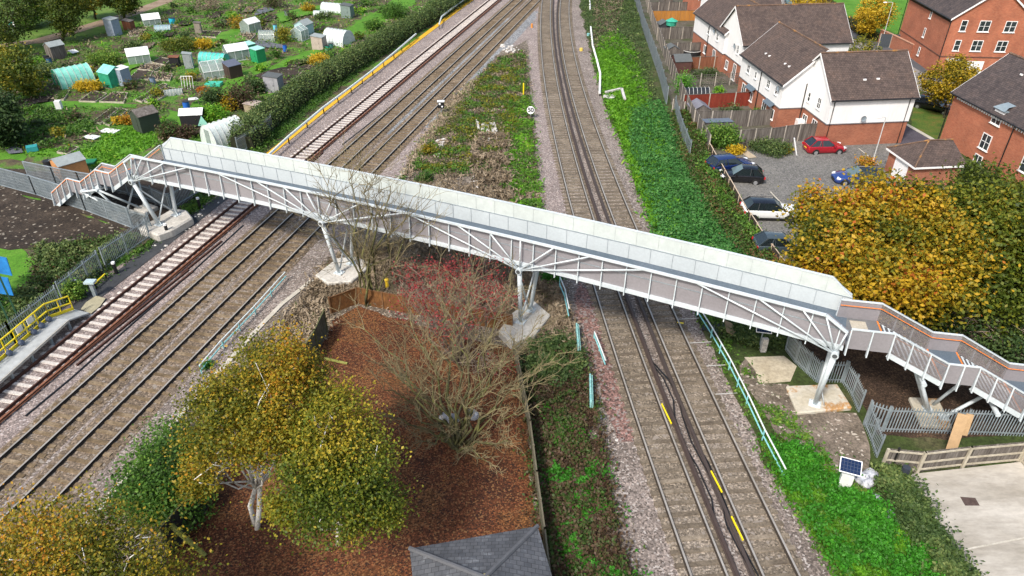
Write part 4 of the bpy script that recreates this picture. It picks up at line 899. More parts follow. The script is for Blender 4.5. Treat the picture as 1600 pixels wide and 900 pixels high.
# rotten fences round the leafy yard
panelfence('leaning dark fence on the left of the leafy yard, behind the birches', [(268, 868), (300, 830), (330, 790)], h=1.9, mat=nmat('black_boards', [(.03, .03, .028), (.07, .065, .06)], 1.5, 4, .3, stretch=(3, 3, .3)), posts=pmat('moss_post', (.12, .13, .05), .9), group=None)
panelfence('mossy grey fence on the left of the leafy yard, above the birches', [(478, 585), (498, 552), (512, 520)], h=1.8, mat=nmat('mossy_boards', [(.10, .11, .08), (.17, .18, .13)], 1.5, 4, .3), posts=pmat('moss_post', (.12, .13, .05), .9), group=None)
panelfence('orange-brown fence at the top of the leafy yard, under the bare trees', [(518, 492), (560, 476), (640, 492), (720, 505), (800, 520)], h=1.4, mat=nmat('amber_boards', [(.16, .07, .025), (.24, .11, .035)], 1.5, 4, .3), posts=pmat('amber_post', (.2, .1, .04), .9), group=None)
panelfence('grey-green boundary fence along the right of the leafy yard', [(803, 560), (815, 620), (828, 690), (838, 770), (850, 860), (862, 960)], h=1.5, mat=nmat('algae_boards', [(.13, .13, .09), (.20, .19, .14)], 1.5, 4, .3), posts=pmat('algae_post', (.17, .15, .1), .9), group=None)
# ---------------------------------------------------------------- cars and street furniture
def loft(m, secs):
    """secs: list of (x, [(y, z)...]) half sections from the sill up to the centre line; mirrored"""
    rings = []
    for x, h in secs:
        ring = [(x, y, z) for y, z in h] + [(x, -y, z) for y, z in h[::-1]]; rings.append(ring)
    k = len(rings[0]); vs = [p for r_ in rings for p in r_]; fs = []
    for i in range(len(rings) - 1):
        for j in range(k): fs.append((i * k + j, i * k + (j + 1) % k, (i + 1) * k + (j + 1) % k, (i + 1) * k + j))
    fs += [tuple(range(k))[::-1], tuple((len(rings) - 1) * k + j for j in range(k))]
    return m.add(vs, fs)
M['tyre'] = pmat('tyre', (.018, .018, .018), .8); M['rim'] = pmat('alloy', (.45, .46, .48), .35, .6); M['rim_dark'] = pmat('dark_alloy', (.05, .05, .055), .4)
M['car_glass'] = pmat('car_glass', (.02, .03, .035), .07, spec=.9); M['car_screen'] = pmat('windscreen', (.14, .20, .21), .1, spec=.8)
M['lamp_red'] = pmat('lamp_red', (.5, .02, .02), .25); M['lamp_clear'] = pmat('lamp_clear', (.7, .72, .75), .15); M['trim'] = pmat('black_trim', (.02, .02, .02), .5)
M['plate_y'] = pmat('plate_yellow', (.75, .5, .03), .5); M['plate_w'] = pmat('plate_white', (.75, .75, .72), .5)
def paint(name, c, rough=.22):
    m = pmat(name, c, rough, var=.02); m.node_tree.nodes['Principled BSDF'].inputs['Coat Weight'].default_value = .6; return m
def car(label, rear, front, body, kind='hatch', roof=None, rim=None, side=1):
    """rear, front: sight points of the wheels on the side facing us; side=1 when that is the car's right"""
    a, b = G(*rear), G(*front); d = (b - a); yaw = math.atan2(d.y, d.x); Lc, Hc, Wd, = {'hatch': (4.0, 1.5, 1.72), 'estate': (4.55, 1.48, 1.8), 'suv': (4.55, 1.66, 1.86)}[kind]
    d.normalize(); n = Vector((-d.y, d.x, 0)); c = (a + b) / 2 + n * (Wd / 2 - .05) * side
    if d.x < 0: c = (a + b) / 2 - n * (Wd / 2 - .05)
    t = thing('parked_car', label, 'car', (c.x, c.y, 0), yaw, 'parked cars'); w = Wd / 2; x0, x1 = -Lc / 2, Lc / 2; gc = .2 if kind != 'suv' else .26
    hb = .92 if kind != 'suv' else 1.06                       # belt height
    def sec(x, ww, zb, zt, crown=.04): return (x, [(ww * .86, zb), (ww * .97, zb + .12), (ww, zb + (zt - zb) * .5), (ww * .985, zt - .07), (ww * .9, zt), (ww * .5, zt + crown), (.001, zt + crown * 1.3)])
    m = MB(); hood = hb - .06
    loft(m, [sec(x0, w * .84, gc + .14, hb - .14, 0), sec(x0 + .06, w * .93, gc + .04, hb - .03, .0), sec(x0 + .35, w, gc, hb), sec(x0 + 1.2, w, gc, hb), sec(0.1, w, gc, hb - .01), sec(x1 - 1.35, w, gc, hood), sec(x1 - .8, w * .98, gc, hood - .05), sec(x1 - .35, w * .92, gc, hood - .14), sec(x1 - .1, w * .82, gc + .05, hood - .26), sec(x1, w * .7, gc + .14, hood - .38, .0)])
    bo = m.build('body', body, t, smooth=True)
    md = bo.modifiers.new('edge', 'EDGE_SPLIT'); md.split_angle = R(38)
    # cabin
    rb, rf_, rt = {'hatch': (x0 + .12, x1 - 1.15, Hc), 'estate': (x0 + .12, x1 - 1.3, Hc), 'suv': (x0 + .15, x1 - 1.25, Hc)}[kind]
    r0, r1 = {'hatch': (x0 + .78, x1 - 1.98), 'estate': (x0 + .62, x1 - 2.2), 'suv': (x0 + .72, x1 - 2.1)}[kind]
    wb, wt = w * .93, w * .70; zr = rt - .03
    g = MB(); g.add([(rb, -wb, hb), (rf_, -wb, hb - .04), (rf_, wb, hb - .04), (rb, wb, hb), (r0, -wt, zr), (r1, -wt, zr), (r1, wt, zr), (r0, wt, zr)], [(0, 4, 5, 1), (2, 6, 7, 3), (3, 7, 4, 0)])
    gl = g.build('side_glass', M['car_glass'], t)
    g = MB(); g.add([(rf_, -wb, hb - .04), (rf_, wb, hb - .04), (r1, wt, zr), (r1, -wt, zr)], [(0, 1, 2, 3)]); g.build('windscreen', M['car_screen'], t)
    rm = MB(); nx = 6; vs = []; 
    for i in range(nx + 1):
        x = r0 - .08 + (r1 - r0 + .12) * i / nx; h = zr + .045 * math.sin(math.pi * (i + .5) / (nx + 1))
        vs += [(x, -wt - .015, zr - .02), (x, -wt * .8, h + .01), (x, 0, h + .03), (x, wt * .8, h + .01), (x, wt + .015, zr - .02)]
    rm.add(vs, [(i * 5 + j, (i + 1) * 5 + j, (i + 1) * 5 + j + 1, i * 5 + j + 1) for i in range(nx) for j in range(4)]); rm.build('roof', roof or body, t, smooth=True)
    for s in (-1, 1):
        for (xa, za, xb, zb2, ww) in ((rf_, hb - .04, r1, zr, .07), (rb, hb, r0, zr, .13), ((rb + rf_) / 2 - .15, hb, (r0 + r1) / 2 - .1, zr, .07), (x0 + 1.05, hb, r0 + .45, zr, .07)):
            p = MB(); p.bar((xa, s * (wb + .004), za), (xb, s * (wt + .006), zb2), .03, ww); p.build('pillar', roof or body, t)
    wr = .33 if kind == 'suv' else .30; ax = ((x0 + .78), (x1 - .82))
    for s in (-1, 1):
        for x in ax:
            q = MB(); q.tube([(x, s * (w - .24), wr), (x, s * (w + .012), wr)], wr + .055, 18); q.build('wheel_arch', M['trim'], t)
            q = MB(); q.tube([(x, s * (w - .2), wr), (x, s * (w + .03), wr)], wr, 18); wl_ = q.build('wheel', M['tyre'], t)
            q = MB(); q.tube([(x, s * (w + .031), wr), (x, s * (w + .04), wr)], wr * .62, 14); 
            rm_ = q.build('rim', rim or M['rim'], wl_)
        q = MB(); q.obox((x1 - .3, s * w * .68, hood - .2), (.34, .34, .14), s * -.5); q.build('headlight', M['lamp_clear'], t)
        q = MB(); q.obox((x0 + .06, s * w * .8, hb - .18), (.14, .26, .2), s * .3); q.build('tail_light', M['lamp_red'], t)
        q = MB(); q.obox((rf_ - .3, s * (w + .08), hb + .02), (.16, .18, .12)); q.build('mirror', body, t)
        if kind == 'suv': q = MB(); q.box((x0 + .4, s * w - (.012 if s > 0 else .02), gc), (x1 - .5, s * w + (.02 if s > 0 else .012), gc + .16)); q.build('sill_trim', M['trim'], t)
    q = MB(); q.box((x0 - .012, -.26, .55), (x0 + .05, .26, .66)); q.build('number_plate', M['plate_y'], t)
    q = MB(); q.box((x1 - .04, -.3, .34), (x1 + .012, .3, .5)); q.build('grille', M['trim'], t)
    return t
car('red hatchback parked against the brick gable wall', (1273, 243), (1311, 242), paint('red_paint', (.36, .008, .02)))
car('dark blue estate car beside the shrubs, topmost of the row', (1124, 274), (1170, 268), paint('blue_paint', (.012, .03, .14)), 'estate')
car('black hatchback next to the dark blue estate', (1180, 290), (1136, 287), paint('black_paint', (.008, .008, .012)), 'hatch')
car('white SUV with a black roof in the middle of the car park row', (1181, 347), (1227, 348), paint('white_paint', (.72, .74, .74)), 'suv', roof=paint('black_roof', (.01, .012, .02)), rim=M['rim_dark'])
car('grey-blue hatchback half hidden by the orange oak', (1200, 401), (1243, 402), paint('greyblue_paint', (.07, .10, .12)), 'hatch')
car('bright blue car behind the top of the orange oak', (1368, 292), (1320, 291), paint('bright_blue', (.02, .055, .24)), 'estate', roof=M['car_glass'])
car('black car on the drive between the white house and the yellow tree', (1439, 172), (1467, 179), paint('black_paint', (.008, .008, .012)), 'estate')
car('pale teal car on the road at the top edge', (1222, 4), (1240, 14), paint('teal_paint', (.18, .30, .34)), 'hatch')
def lamp_post(label, u, v, vt, reach=.9, rz=0.0):
    p = G(u, v); h = hz(u, v, vt); t = thing('street_lamp', label, 'street lamp', p, rz, 'street lamps')
    MB().tube([(0, 0, 0), (0, 0, 1.0)], .085, 8).build('base', M['lamp_grey'], t); m = MB(); m.tube([(0, 0, 1.0), (0, 0, h)], .055, 8, .04); m.build('pole', M['lamp_grey'], t)
    m = MB(); m.tube([(0, 0, h), (-reach * .3, 0, h + .06), (-reach, 0, h + .04)], .035, 6); m.build('arm', M['lamp_grey'], t)
    m = MB(); m.dome((-reach - .2, 0, h + .02), .3, 10, 6, (1, .45, .3)); m.build('lamp_head', M['upvc'], t)
M['lamp_grey'] = pmat('lamp_grey', (.5, .51, .5), .5)
lamp_post('white street lamp standing in the car park in front of the detached house', 1362, 258, 184, .5)
lamp_post('tall grey street lamp beside the brick garden wall and round yellow tree', 1376, 73, 4, .9)
m = MB(); m.tube([G(1245, 244), G(1240, 244) + Vector((-.35, 0, 1.9))], .07, 8); solo(m, 'bollard_post', M['upvc'], 'leaning white post between the shrubs and the red car', 'post')
strip('parking_line', [G(1341, 234), G(1373, 260)], .12, M['kerb'])
strip('parking_line', [G(1203, 302), G(1222, 322)], .12, M['kerb'])
strip('pale_kerb', [G(1415, 196), G(1462, 223)], .5, M['kerb'])
strip('garden_path', [G(1159, 237), G(1176, 249)], .9, pmat('path_beige', (.42, .34, .24), .9))
# ---------------------------------------------------------------- trees, shrubs and ground cover
L_ = {}
L_['oak'] = leafmat('oak_leaves', [(0, (0.032, 0.056, 0.006)), (.25, (0.096, 0.112, 0.010)), (.45, (0.208, 0.176, 0.012)), (.68, (0.368, 0.232, 0.013)), (.92, (0.464, 0.288, 0.016)), (1, (0.360, 0.096, 0.016))])
L_['oak_green'] = leafmat('green_oak_leaves', [(0, (0.029, 0.050, 0.007)), (.4, (0.072, 0.104, 0.011)), (.7, (0.137, 0.158, 0.014)), (.9, (0.245, 0.194, 0.014)), (1, (0.324, 0.202, 0.014))])
L_['birch'] = leafmat('birch_leaves', [(0, (0.046, 0.068, 0.008)), (.35, (0.129, 0.137, 0.011)), (.6, (0.243, 0.198, 0.015)), (.85, (0.395, 0.243, 0.017)), (1, (0.418, 0.167, 0.015))])
L_['birch_green'] = leafmat('greener_birch_leaves', [(0, (0.032, 0.061, 0.007)), (.4, (0.086, 0.122, 0.011)), (.75, (0.180, 0.180, 0.014)), (1, (0.360, 0.274, 0.022))])
L_['yellow'] = leafmat('yellow_leaves', [(0, (0.068, 0.085, 0.009)), (.3, (0.212, 0.170, 0.010)), (.7, (0.425, 0.272, 0.014)), (1, (0.510, 0.357, 0.017))])
L_['dark'] = leafmat('dark_leaves', [(0, (.02, .045, .012)), (.5, (.05, .09, .025)), (.85, (.10, .15, .04)), (1, (.18, .22, .07))])
L_['mid'] = leafmat('mid_green_leaves', [(0, (.03, .07, .012)), (.5, (.06, .14, .018)), (.85, (.11, .22, .025)), (1, (.20, .28, .04))])
L_['bright'] = leafmat('bright_green_leaves', [(0, (0.025, 0.098, 0.008)), (.5, (0.037, 0.180, 0.011)), (.85, (0.057, 0.262, 0.016)), (1, (0.131, 0.312, 0.025))])
L_['grassy'] = leafmat('grass_blades', [(0, (.05, .12, .008)), (.5, (.09, .25, .012)), (.85, (.15, .34, .02)), (1, (.26, .36, .03))])
L_['nettle'] = leafmat('nettle_leaves', [(0, (.025, .085, .018)), (.5, (.05, .17, .035)), (.85, (.09, .25, .055)), (1, (.16, .28, .09))])
L_['dry'] = leafmat('dry_stems', [(0, (.12, .09, .06)), (.4, (.24, .19, .13)), (.85, (.36, .29, .21)), (1, (.14, .17, .05))], trans=.1)
L_['bramble'] = leafmat('bramble_leaves', [(0, (.05, .03, .02)), (.3, (.10, .06, .035)), (.55, (.05, .08, .02)), (.8, (.06, .14, .02)), (1, (.16, .08, .04))])
L_['litter'] = leafmat('fallen_leaves', [(0, (.05, .02, .012)), (.35, (.13, .048, .02)), (.7, (.24, .09, .03)), (.92, (.36, .16, .04)), (1, (.42, .28, .05))], trans=.05)
L_['pink'] = leafmat('pink_leaves', [(0, (.13, .02, .02)), (.5, (.24, .025, .035)), (1, (.32, .07, .05))])
L_['chips'] = leafmat('bark_chips', [(0, (.025, .014, .01)), (.6, (.07, .04, .025)), (1, (.15, .09, .05))], trans=0)
M['bark'] = nmat('bark', [(.06, .05, .035), (.11, .095, .065)], 3, 12, .4, .9, .5); M['bark_mossy'] = nmat('mossy_bark', [(.3, (.09, .08, .06)), (.6, (.16, .16, .05))], 2, 10, .4, .9, .5)
M['birch_bark'] = nmat('birch_bark', [(.3, (.2, .19, .17)), (.40, (.62, .6, .56)), (.6, (.76, .74, .70))], 3, 9, .2, .8, .2); M['twig'] = nmat('pale_twigs', [(.20, .15, .12), (.30, .24, .19)], 1, 6, .3, .9, 0)
M['twig_olive'] = nmat('olive_twigs', [(.17, .14, .07), (.28, .235, .13)], 1, 6, .3, .9, 0)
def cluster_points(blobs, n, per=26, spread=.36, shell=.55, rs=None):
    """clumped points: clump centres fill the blobs (more near the surface), leaves scatter round each"""
    V = np.array([b[1][0] * b[1][1] * b[1][2] for b in blobs]); V = V ** .8; V = V / V.sum(); pts = []; nc = max(4, n // per)
    for (c, r_), f in zip(blobs, V):
        k = max(3, int(nc * f)); d = rng.normal(size=(k, 3)); d /= np.linalg.norm(d, axis=1)[:, None]; q = rng.random(k) ** (1 / 3.0); q = shell * (.72 + .28 * rng.random(k)) ** .6 + (1 - shell) * q if shell else q
        bump = np.array([1 + .28 * mnoise.noise(Vector((x * 2.2 + c[0], y * 2.2 + c[1], z * 2.2))) for x, y, z in d])
        cc = np.array(c) + d * (q * bump)[:, None] * np.array(r_); s = spread * rng.uniform(.6, 1.5, k)
        pts.append(np.repeat(cc, per, axis=0) + rng.normal(size=(k * per, 3)) * np.repeat(s, per)[:, None] * np.array([1, 1, .7]))
    return np.concatenate(pts)
def colour_r(P, sc=.5, amt=.55, base=.22, seed=0, zb=0.0):
    s = P[::13]; ln = np.repeat(lownoise(s, sc, seed), 13)[:len(P)]
    z = (P[:, 2] - P[:, 2].min()) / max(.1, np.ptp(P[:, 2]))
    return np.clip(base + amt * (ln - .5) * 2.0 + rng.normal(size=len(P)) * .17 + zb * z, 0, 1)
def limb(m, p, q, r0, r1, n=4, wob=.12, sides=6):
    p, q = Vector(p), Vector(q); L = (q - p).length; pts = []
    for i in range(n + 1): f = i / n; c = p.lerp(q, f); pts.append(c + Vector(rng.normal(size=3)) * (L * wob * .5 * math.sin(math.pi * f)) + Vector((0, 0, L * .08 * math.sin(math.pi * f))))
    m.tube(pts, r0, sides, r1); return pts
def ragged(blobs, k=5):
    out = list(blobs)
    for c, r_ in blobs:
        for i in range(k):
            d = rng.normal(size=3); d[2] = d[2] * .8 + .15; d /= np.linalg.norm(d); f = rng.uniform(.22, .4)
            out.append((tuple(np.array(c) + d * np.array(r_) * .95), (r_[0] * f, r_[1] * f, r_[2] * f)))
    return out
def tree(name, label, base, blobs, leaves, size, mat, bark=None, tr=.2, group=None, cat='tree', per=26, spread=.36, sc=.5, amt=.5, mid=.45, limbs=14, shell=.55, zb=0.0, multi=1, up=.5):
    bark = bark or M['bark']; base = Vector(base); blobs0 = blobs; blobs = ragged(blobs); t = thing(name, label, cat, base, 0, group); P = cluster_points(blobs, leaves, per, spread, shell); P = P[P[:, 2] > .1]
    quads('crown', leafquads(P, size, up), mat, colour_r(P, sc, amt, mid, rng.uniform(0, 50), zb), t, loc=base)
    blobs = blobs0; m = MB(); m2 = MB(); cs = np.array([b[0] for b in blobs]); cen = Vector(cs.mean(0))
    for k in range(multi):
        o = Vector((rng.uniform(-.25, .25), rng.uniform(-.25, .25), 0)) * (multi > 1); tgt = Vector(cs[k % len(cs)]) if multi > 1 else cen
        fork = base + o + (tgt - base) * .6; fork.z = base.z + (tgt.z - base.z) * .62; pts = limb(m, base + o - Vector((0, 0, .1)), fork, tr, tr * .6, 5, .06, 9)
        for i in range(limbs):
            c, r_ = blobs[int(rng.integers(len(blobs)))]; d = Vector(rng.normal(size=3)); d.normalize(); e = Vector(c) + Vector((d.x * r_[0], d.y * r_[1], d.z * r_[2])) * .85
            s = pts[int(rng.integers(2, len(pts)))]; pp = limb(m, s, e, tr * .4, .018, 5, .14, 5)
            for j in range(3): f = pp[int(rng.integers(2, 5))]; limb(m2 if multi > 1 or bark is M['birch_bark'] else m, f, f + Vector(rng.normal(size=3)) * (.22 * min(r_)), .035, .01, 3, .15, 4)
    m.build('trunk', bark, t, world=True, smooth=True)
    if m2.f: m2.build('branches', M['twig'], t, world=True)
    return t
def blob(u, v, z, rpx, ry=1.0, rz=.8):
    c = G(u, v, z); d = (c - Vector((0, 0, CAMZ))).length; r_ = rpx * d / FPX; return (tuple(c), (r_, r_ * ry, r_ * rz))
# the two big oaks on the right
tree('oak_tree', 'broad orange and yellow oak beside the car park, above the right end of the bridge', G(1400, 452), [blob(1370, 400, 5.2, 95, 1, .62), blob(1300, 412, 4.4, 62, 1, .7), blob(1290, 345, 5.0, 46), blob(1332, 345, 6.0, 48, 1, .7), blob(1398, 326, 7.0, 58, 1, .7), blob(1450, 375, 6.2, 65), blob(1430, 445, 4.2, 62, 1, .7), blob(1350, 470, 3.2, 45, .8, .7), blob(1250, 432, 2.8, 30)],
     72000, .18, L_['oak'], tr=.35, sc=.28, amt=.8, mid=.36, limbs=40, zb=.14, spread=.42, shell=.4)
tree('oak_tree', 'dark green oak to the right of the orange oak', G(1548, 440), [blob(1530, 370, 6.0, 70, 1, .75), blob(1485, 330, 6.5, 42), blob(1545, 310, 7.2, 45), blob(1595, 360, 6.5, 60), blob(1520, 435, 4.0, 60, 1, .7), blob(1590, 440, 4.0, 60, 1, .7), blob(1480, 430, 3.4, 45), blob(1560, 490, 2.6, 45, .8, .7), blob(1650, 380, 6, 70)],
     60000, .17, L_['oak_green'], tr=.32, sc=.3, amt=.5, mid=.42, limbs=30, spread=.42, shell=.4)
tree('thicket', 'dark thicket of bare stems and ivy behind the right staircase', G(1480, 520), [blob(1400, 480, 1.4, 42, .8, .7), blob(1450, 505, 1.2, 40, .8, .6), blob(1530, 520, 1.4, 46, .8, .6), blob(1590, 540, 1.4, 42, .8, .6), blob(1650, 560, 1.4, 50, .8, .6)], 11000, .14, L_['dark'], tr=.06, cat='shrub', multi=4, limbs=26, mid=.35, bark=M['twig'])
# birches
tree('birch_tree', 'tall golden birch with a white trunk, between the straight tracks and leafy yard', G(400, 826), [blob(425, 570, 9.2, 50, 1, .9), blob(375, 615, 8.0, 55), blob(450, 630, 7.8, 60), blob(345, 680, 6.6, 52), blob(410, 680, 6.8, 50), blob(322, 735, 5.2, 30), blob(480, 590, 8.0, 34), blob(340, 630, 7.0, 40)], 42000, .088, L_['birch'], M['birch_bark'], .13, multi=2, sc=.45, amt=.7, mid=.38, per=64, spread=.30, shell=.15, limbs=22, group='birches round the leafy yard', zb=.12)
tree('birch_tree', 'greener drooping birch at the near left corner of the leafy yard', G(528, 852), [blob(515, 660, 7.6, 56, 1, .8), blob(565, 720, 6.4, 52), blob(490, 730, 6.2, 52), blob(540, 790, 4.8, 58, 1, .8), blob(460, 790, 4.4, 34), blob(592, 790, 4.4, 34)], 34000, .088, L_['birch_green'], M['birch_bark'], .13, sc=.45, amt=.6, mid=.52, per=64, spread=.30, shell=.15, limbs=20, group='birches round the leafy yard', zb=.12)
tree('birch_tree', 'thin russet-leaved birch in the bottom left corner', G(90, 1040), [blob(60, 860, 6.0, 62, 1, .8), blob(130, 845, 6.5, 55), blob(200, 880, 5.6, 55), blob(100, 930, 5.0, 80), blob(230, 940, 4.5, 60), blob(0, 900, 5.2, 60)], 34000, .085, L_['birch'], M['birch_bark'], .10, sc=.5, amt=.7, mid=.42, per=26, spread=.45, multi=3, limbs=12, group='birches round the leafy yard', shell=.3)
tree('holly_bush', 'dark green holly bush beside the black fence, left of the tall birch', G(245, 800), [blob(250, 740, 1.6, 48, 1, .8), blob(225, 780, 1.2, 40), blob(285, 770, 1.2, 40), blob(265, 690, 1.0, 34)], 16000, .11, L_['mid'], tr=.06, cat='shrub', mid=.3, zb=.2)
# small trees round the estate
def small(label, u, v, blobs, n=9000, mat='yellow', size=.17, **k): return tree('small_tree', label, G(u, v), blobs, n, size, L_[mat], tr=.09, sc=.7, amt=.4, spread=.28, limbs=9, group='small yellow trees of the estate', **k)
small('small yellow-green tree in the leafy lawn beside the black car', 1474, 186, [blob(1484, 128, 3.8, 28, 1, 1), blob(1478, 140, 3.4, 15), blob(1500, 112, 4.2, 18)], mid=.4)
small('round golden tree behind the hedge, next to the tall street lamp', 1358, 56, [blob(1367, 20, 3.6, 23, 1, .9), blob(1362, 32, 3.0, 18)], mid=.7)
small('golden tree at the top edge between the rooftops and the road', 1262, 45, [blob(1264, 12, 3.6, 22, 1, 1), blob(1272, 30, 2.4, 14)], mid=.7)
small('small half-bare tree behind the roof ridge of the detached house', 1345, 95, [blob(1348, 72, 2.2, 15), blob(1328, 82, 1.6, 9), blob(1365, 80, 1.6, 9)], n=1500, mat='birch_green', size=.15, mid=.6)
# distant trees at the top left
for (lab, u, v, bl, mt, mid) in (('dark tree overhanging the top left corner', 10, 66, [blob(8, 28, 4.5, 34, 1, 1), blob(-30, 40, 4.5, 40), blob(28, 10, 5.0, 24)], 'oak_green', .2),
                                 ('dark leafy tree beside the sandy track, second from the left', 98, 64, [blob(98, 20, 4.2, 26, 1, 1.1), blob(85, -8, 6.0, 28), blob(115, 0, 5.5, 24), blob(102, 42, 2.0, 14)], 'oak_green', .3),
                                 ('dark tree on the verge near the far end of the sandy track', 194, 28, [blob(194, 5, 2.8, 17, 1, 1), blob(190, -20, 5, 24)], 'oak_green', .25),
                                 ('tall yellowish tree at the top edge between two dark trees', 150, 30, [blob(150, -12, 4.5, 26), blob(130, 0, 3, 16)], 'oak_green', .6),
                                 ('yellow-green tree beyond the sandy track at the left edge', 55, 40, [blob(52, 14, 2.5, 18), blob(40, 30, 1.5, 14)], 'mid', .7),
                                 ('rust and green tree at the left edge below the sandy track', 14, 150, [blob(8, 98, 3.4, 30), blob(28, 118, 2.4, 24), blob(-10, 130, 3, 30), blob(45, 132, 1.6, 14)], 'birch_green', .5),
                                 ('dark green tree at the left edge beside the bean rows', -6, 210, [blob(-4, 170, 3.2, 26), blob(2, 200, 2, 24)], 'dark', .3)):
    tree('field_tree', lab, G(u, v), [(c, (r_[0] * .84, r_[1] * .84, r_[2] * .9)) for c, r_ in bl], 9000, .22, L_[mt], tr=.22, group='field trees on the left', mid=mid, sc=.4, limbs=10, spread=.42)
def shrub(label, u, v, rpx, h, mat='dark', n=1500, size=.13, name='shrub', group=None, mid=.45, ry=.8, zb=.15, cat='shrub'):
    c = G(u, v); d = (c - Vector((0, 0, CAMZ))).length; r_ = rpx * d / FPX; bl = [((c.x, c.y, h * .5), (r_, r_ * ry, h * .5))]
    for i in range(3): a = rng.uniform(0, 6.28); bl.append(((c.x + r_ * .55 * math.cos(a), c.y + r_ * .5 * math.sin(a), h * .42), (r_ * .6, r_ * .55, h * .42)))
    P = cluster_points(bl, n, 14, .16 * max(.6, h), .5); P = P[P[:, 2] > .02]; t = thing(name, label, cat, c, 0, group)
    quads('foliage', leafquads(P, size, .5), L_[mat], colour_r(P, .9, .35, mid, rng.uniform(0, 50), zb), t, loc=c)
    m = MB()
    for i in range(5): a = rng.uniform(0, 6.28); m.tube([c, (c.x + r_ * .5 * math.cos(a), c.y + r_ * .4 * math.sin(a), h * .7)], .03, 4, .01)
    m.build('stems', M['bark'], t, world=True); return t
shrub('round light green bush beside the blue estate car', 1122, 228, 26, 2.2, 'mid', 5000, .14, mid=.55)
shrub('low yellow-flowered shrub between the bush and the blue estate', 1150, 240, 12, .9, 'yellow', 1500, .12, mid=.8)
shrub('clipped dark hedge with yellow tips in front of the grey fence', 1203, 238, 27, 1.2, 'dark', 5000, .11, mid=.5, zb=.3)
shrub('small yellow-green shrub at the right end of the dark hedge', 1230, 240, 10, .8, 'yellow', 900, .1, mid=.5)
shrub('small rust-coloured shrub at the top of the orange oak, by the lamp post', 1346, 268, 12, 1.6, 'birch', 1200, .13, mid=.75)
shrub('bright conifer pair in the garden corner beside the grey fence', 1066, 146, 9, 2.6, 'bright', 2600, .11, mid=.8, name='conifer')
for lab, u, v, r_, mt in (('leafy garden shrub against the brown fence', 1090, 122, 12, 'dark'), ('dark climber plant in front of the brown fence', 1108, 120, 11, 'dark'), ('pale lime plant below the trellis', 1122, 150, 7, 'grassy'), ('row of low plants in front of the red fence', 1140, 180, 16, 'dark'), ('small green shrub near the patio doors behind the grey fence', 1180, 184, 7, 'mid')):
    shrub(lab, u, v, r_, 1.2, mt, 900, .12, group='garden shrubs behind the terrace')
def hedgerow(label, px, w, h, mat, n, size, mid=.45, name='hedge', group=None, z0=0.0):
    pts = [G(u, v) for u, v in px]; seg = [(a, b, (b - a).length) for a, b in zip(pts[:-1], pts[1:])]; tot = sum(s[2] for s in seg); P = []
    for a, b, l in seg:
        k = int(n * l / tot); f = rng.random(k); d = (b - a).normalized(); nn = np.array([-d.y, d.x, 0.0]); th = rng.uniform(0, math.pi, k); q = rng.uniform(.75, 1.05, k)
        c = np.array(a)[None] + np.array(b - a)[None] * f[:, None]; nz = np.array([1 + .3 * mnoise.noise(Vector((x * .45, y * .45, 3))) + .15 * mnoise.noise(Vector((x * 1.6, y * 1.6, 9))) for x, y, z in c])
        P.append(c + nn[None] * (np.cos(th) * q * w / 2 * nz)[:, None] + np.array([0, 0, 1.0])[None] * (np.maximum(.0, np.sin(th) ** .6) * q * h * nz)[:, None] + rng.normal(size=(k, 3)) * .1)
    P = np.concatenate(P); P = P[P[:, 2] > .0]; t = thing(name, label, 'hedge', pts[0], 0, group)
    quads('foliage', leafquads(P, size, .4), L_[mat], colour_r(P, .6, .4, mid, rng.uniform(0, 50), .12), t, loc=pts[0])
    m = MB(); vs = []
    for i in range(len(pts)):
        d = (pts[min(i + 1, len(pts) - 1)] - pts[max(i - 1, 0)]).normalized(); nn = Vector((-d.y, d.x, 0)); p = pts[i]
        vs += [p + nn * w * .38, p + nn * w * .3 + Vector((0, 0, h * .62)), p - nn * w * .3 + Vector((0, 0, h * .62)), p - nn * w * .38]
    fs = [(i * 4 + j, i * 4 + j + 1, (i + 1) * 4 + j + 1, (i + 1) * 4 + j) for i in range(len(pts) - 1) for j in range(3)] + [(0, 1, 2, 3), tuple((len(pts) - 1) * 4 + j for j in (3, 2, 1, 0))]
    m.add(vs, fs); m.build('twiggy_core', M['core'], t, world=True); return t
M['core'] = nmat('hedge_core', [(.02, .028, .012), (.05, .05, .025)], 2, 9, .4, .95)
hedgerow('long dark green hedge between the allotments and the yellow-edged track', [(380, 235), (425, 190), (480, 148), (530, 118), (580, 88), (625, 60), (680, 28), (725, 0), (760, -25)], 3.4, 2.3, 'dark', 46000, .15, .62)
hedgerow('brown clipped hedge between the road and the bright field, far part', [(1250, -40), (1282, 0), (1312, 30)], 1.5, 1.3, 'bramble', 5000, .16, .25, group='brown hedges along the field')
hedgerow('brown clipped hedge between the road and the bright field, by the round tree', [(1320, 38), (1345, 54), (1370, 66)], 1.5, 1.3, 'bramble', 4000, .16, .4, group='brown hedges along the field')
def inside(pts, q):
    ins = np.zeros(len(q), bool); j = len(pts) - 1
    for i in range(len(pts)):
        xi, yi = pts[i]; xj, yj = pts[j]; ins ^= ((yi > q[:, 1]) != (yj > q[:, 1])) & (q[:, 0] < (xj - xi) * (q[:, 1] - yi) / (yj - yi + 1e-9) + xi); j = i
    return ins
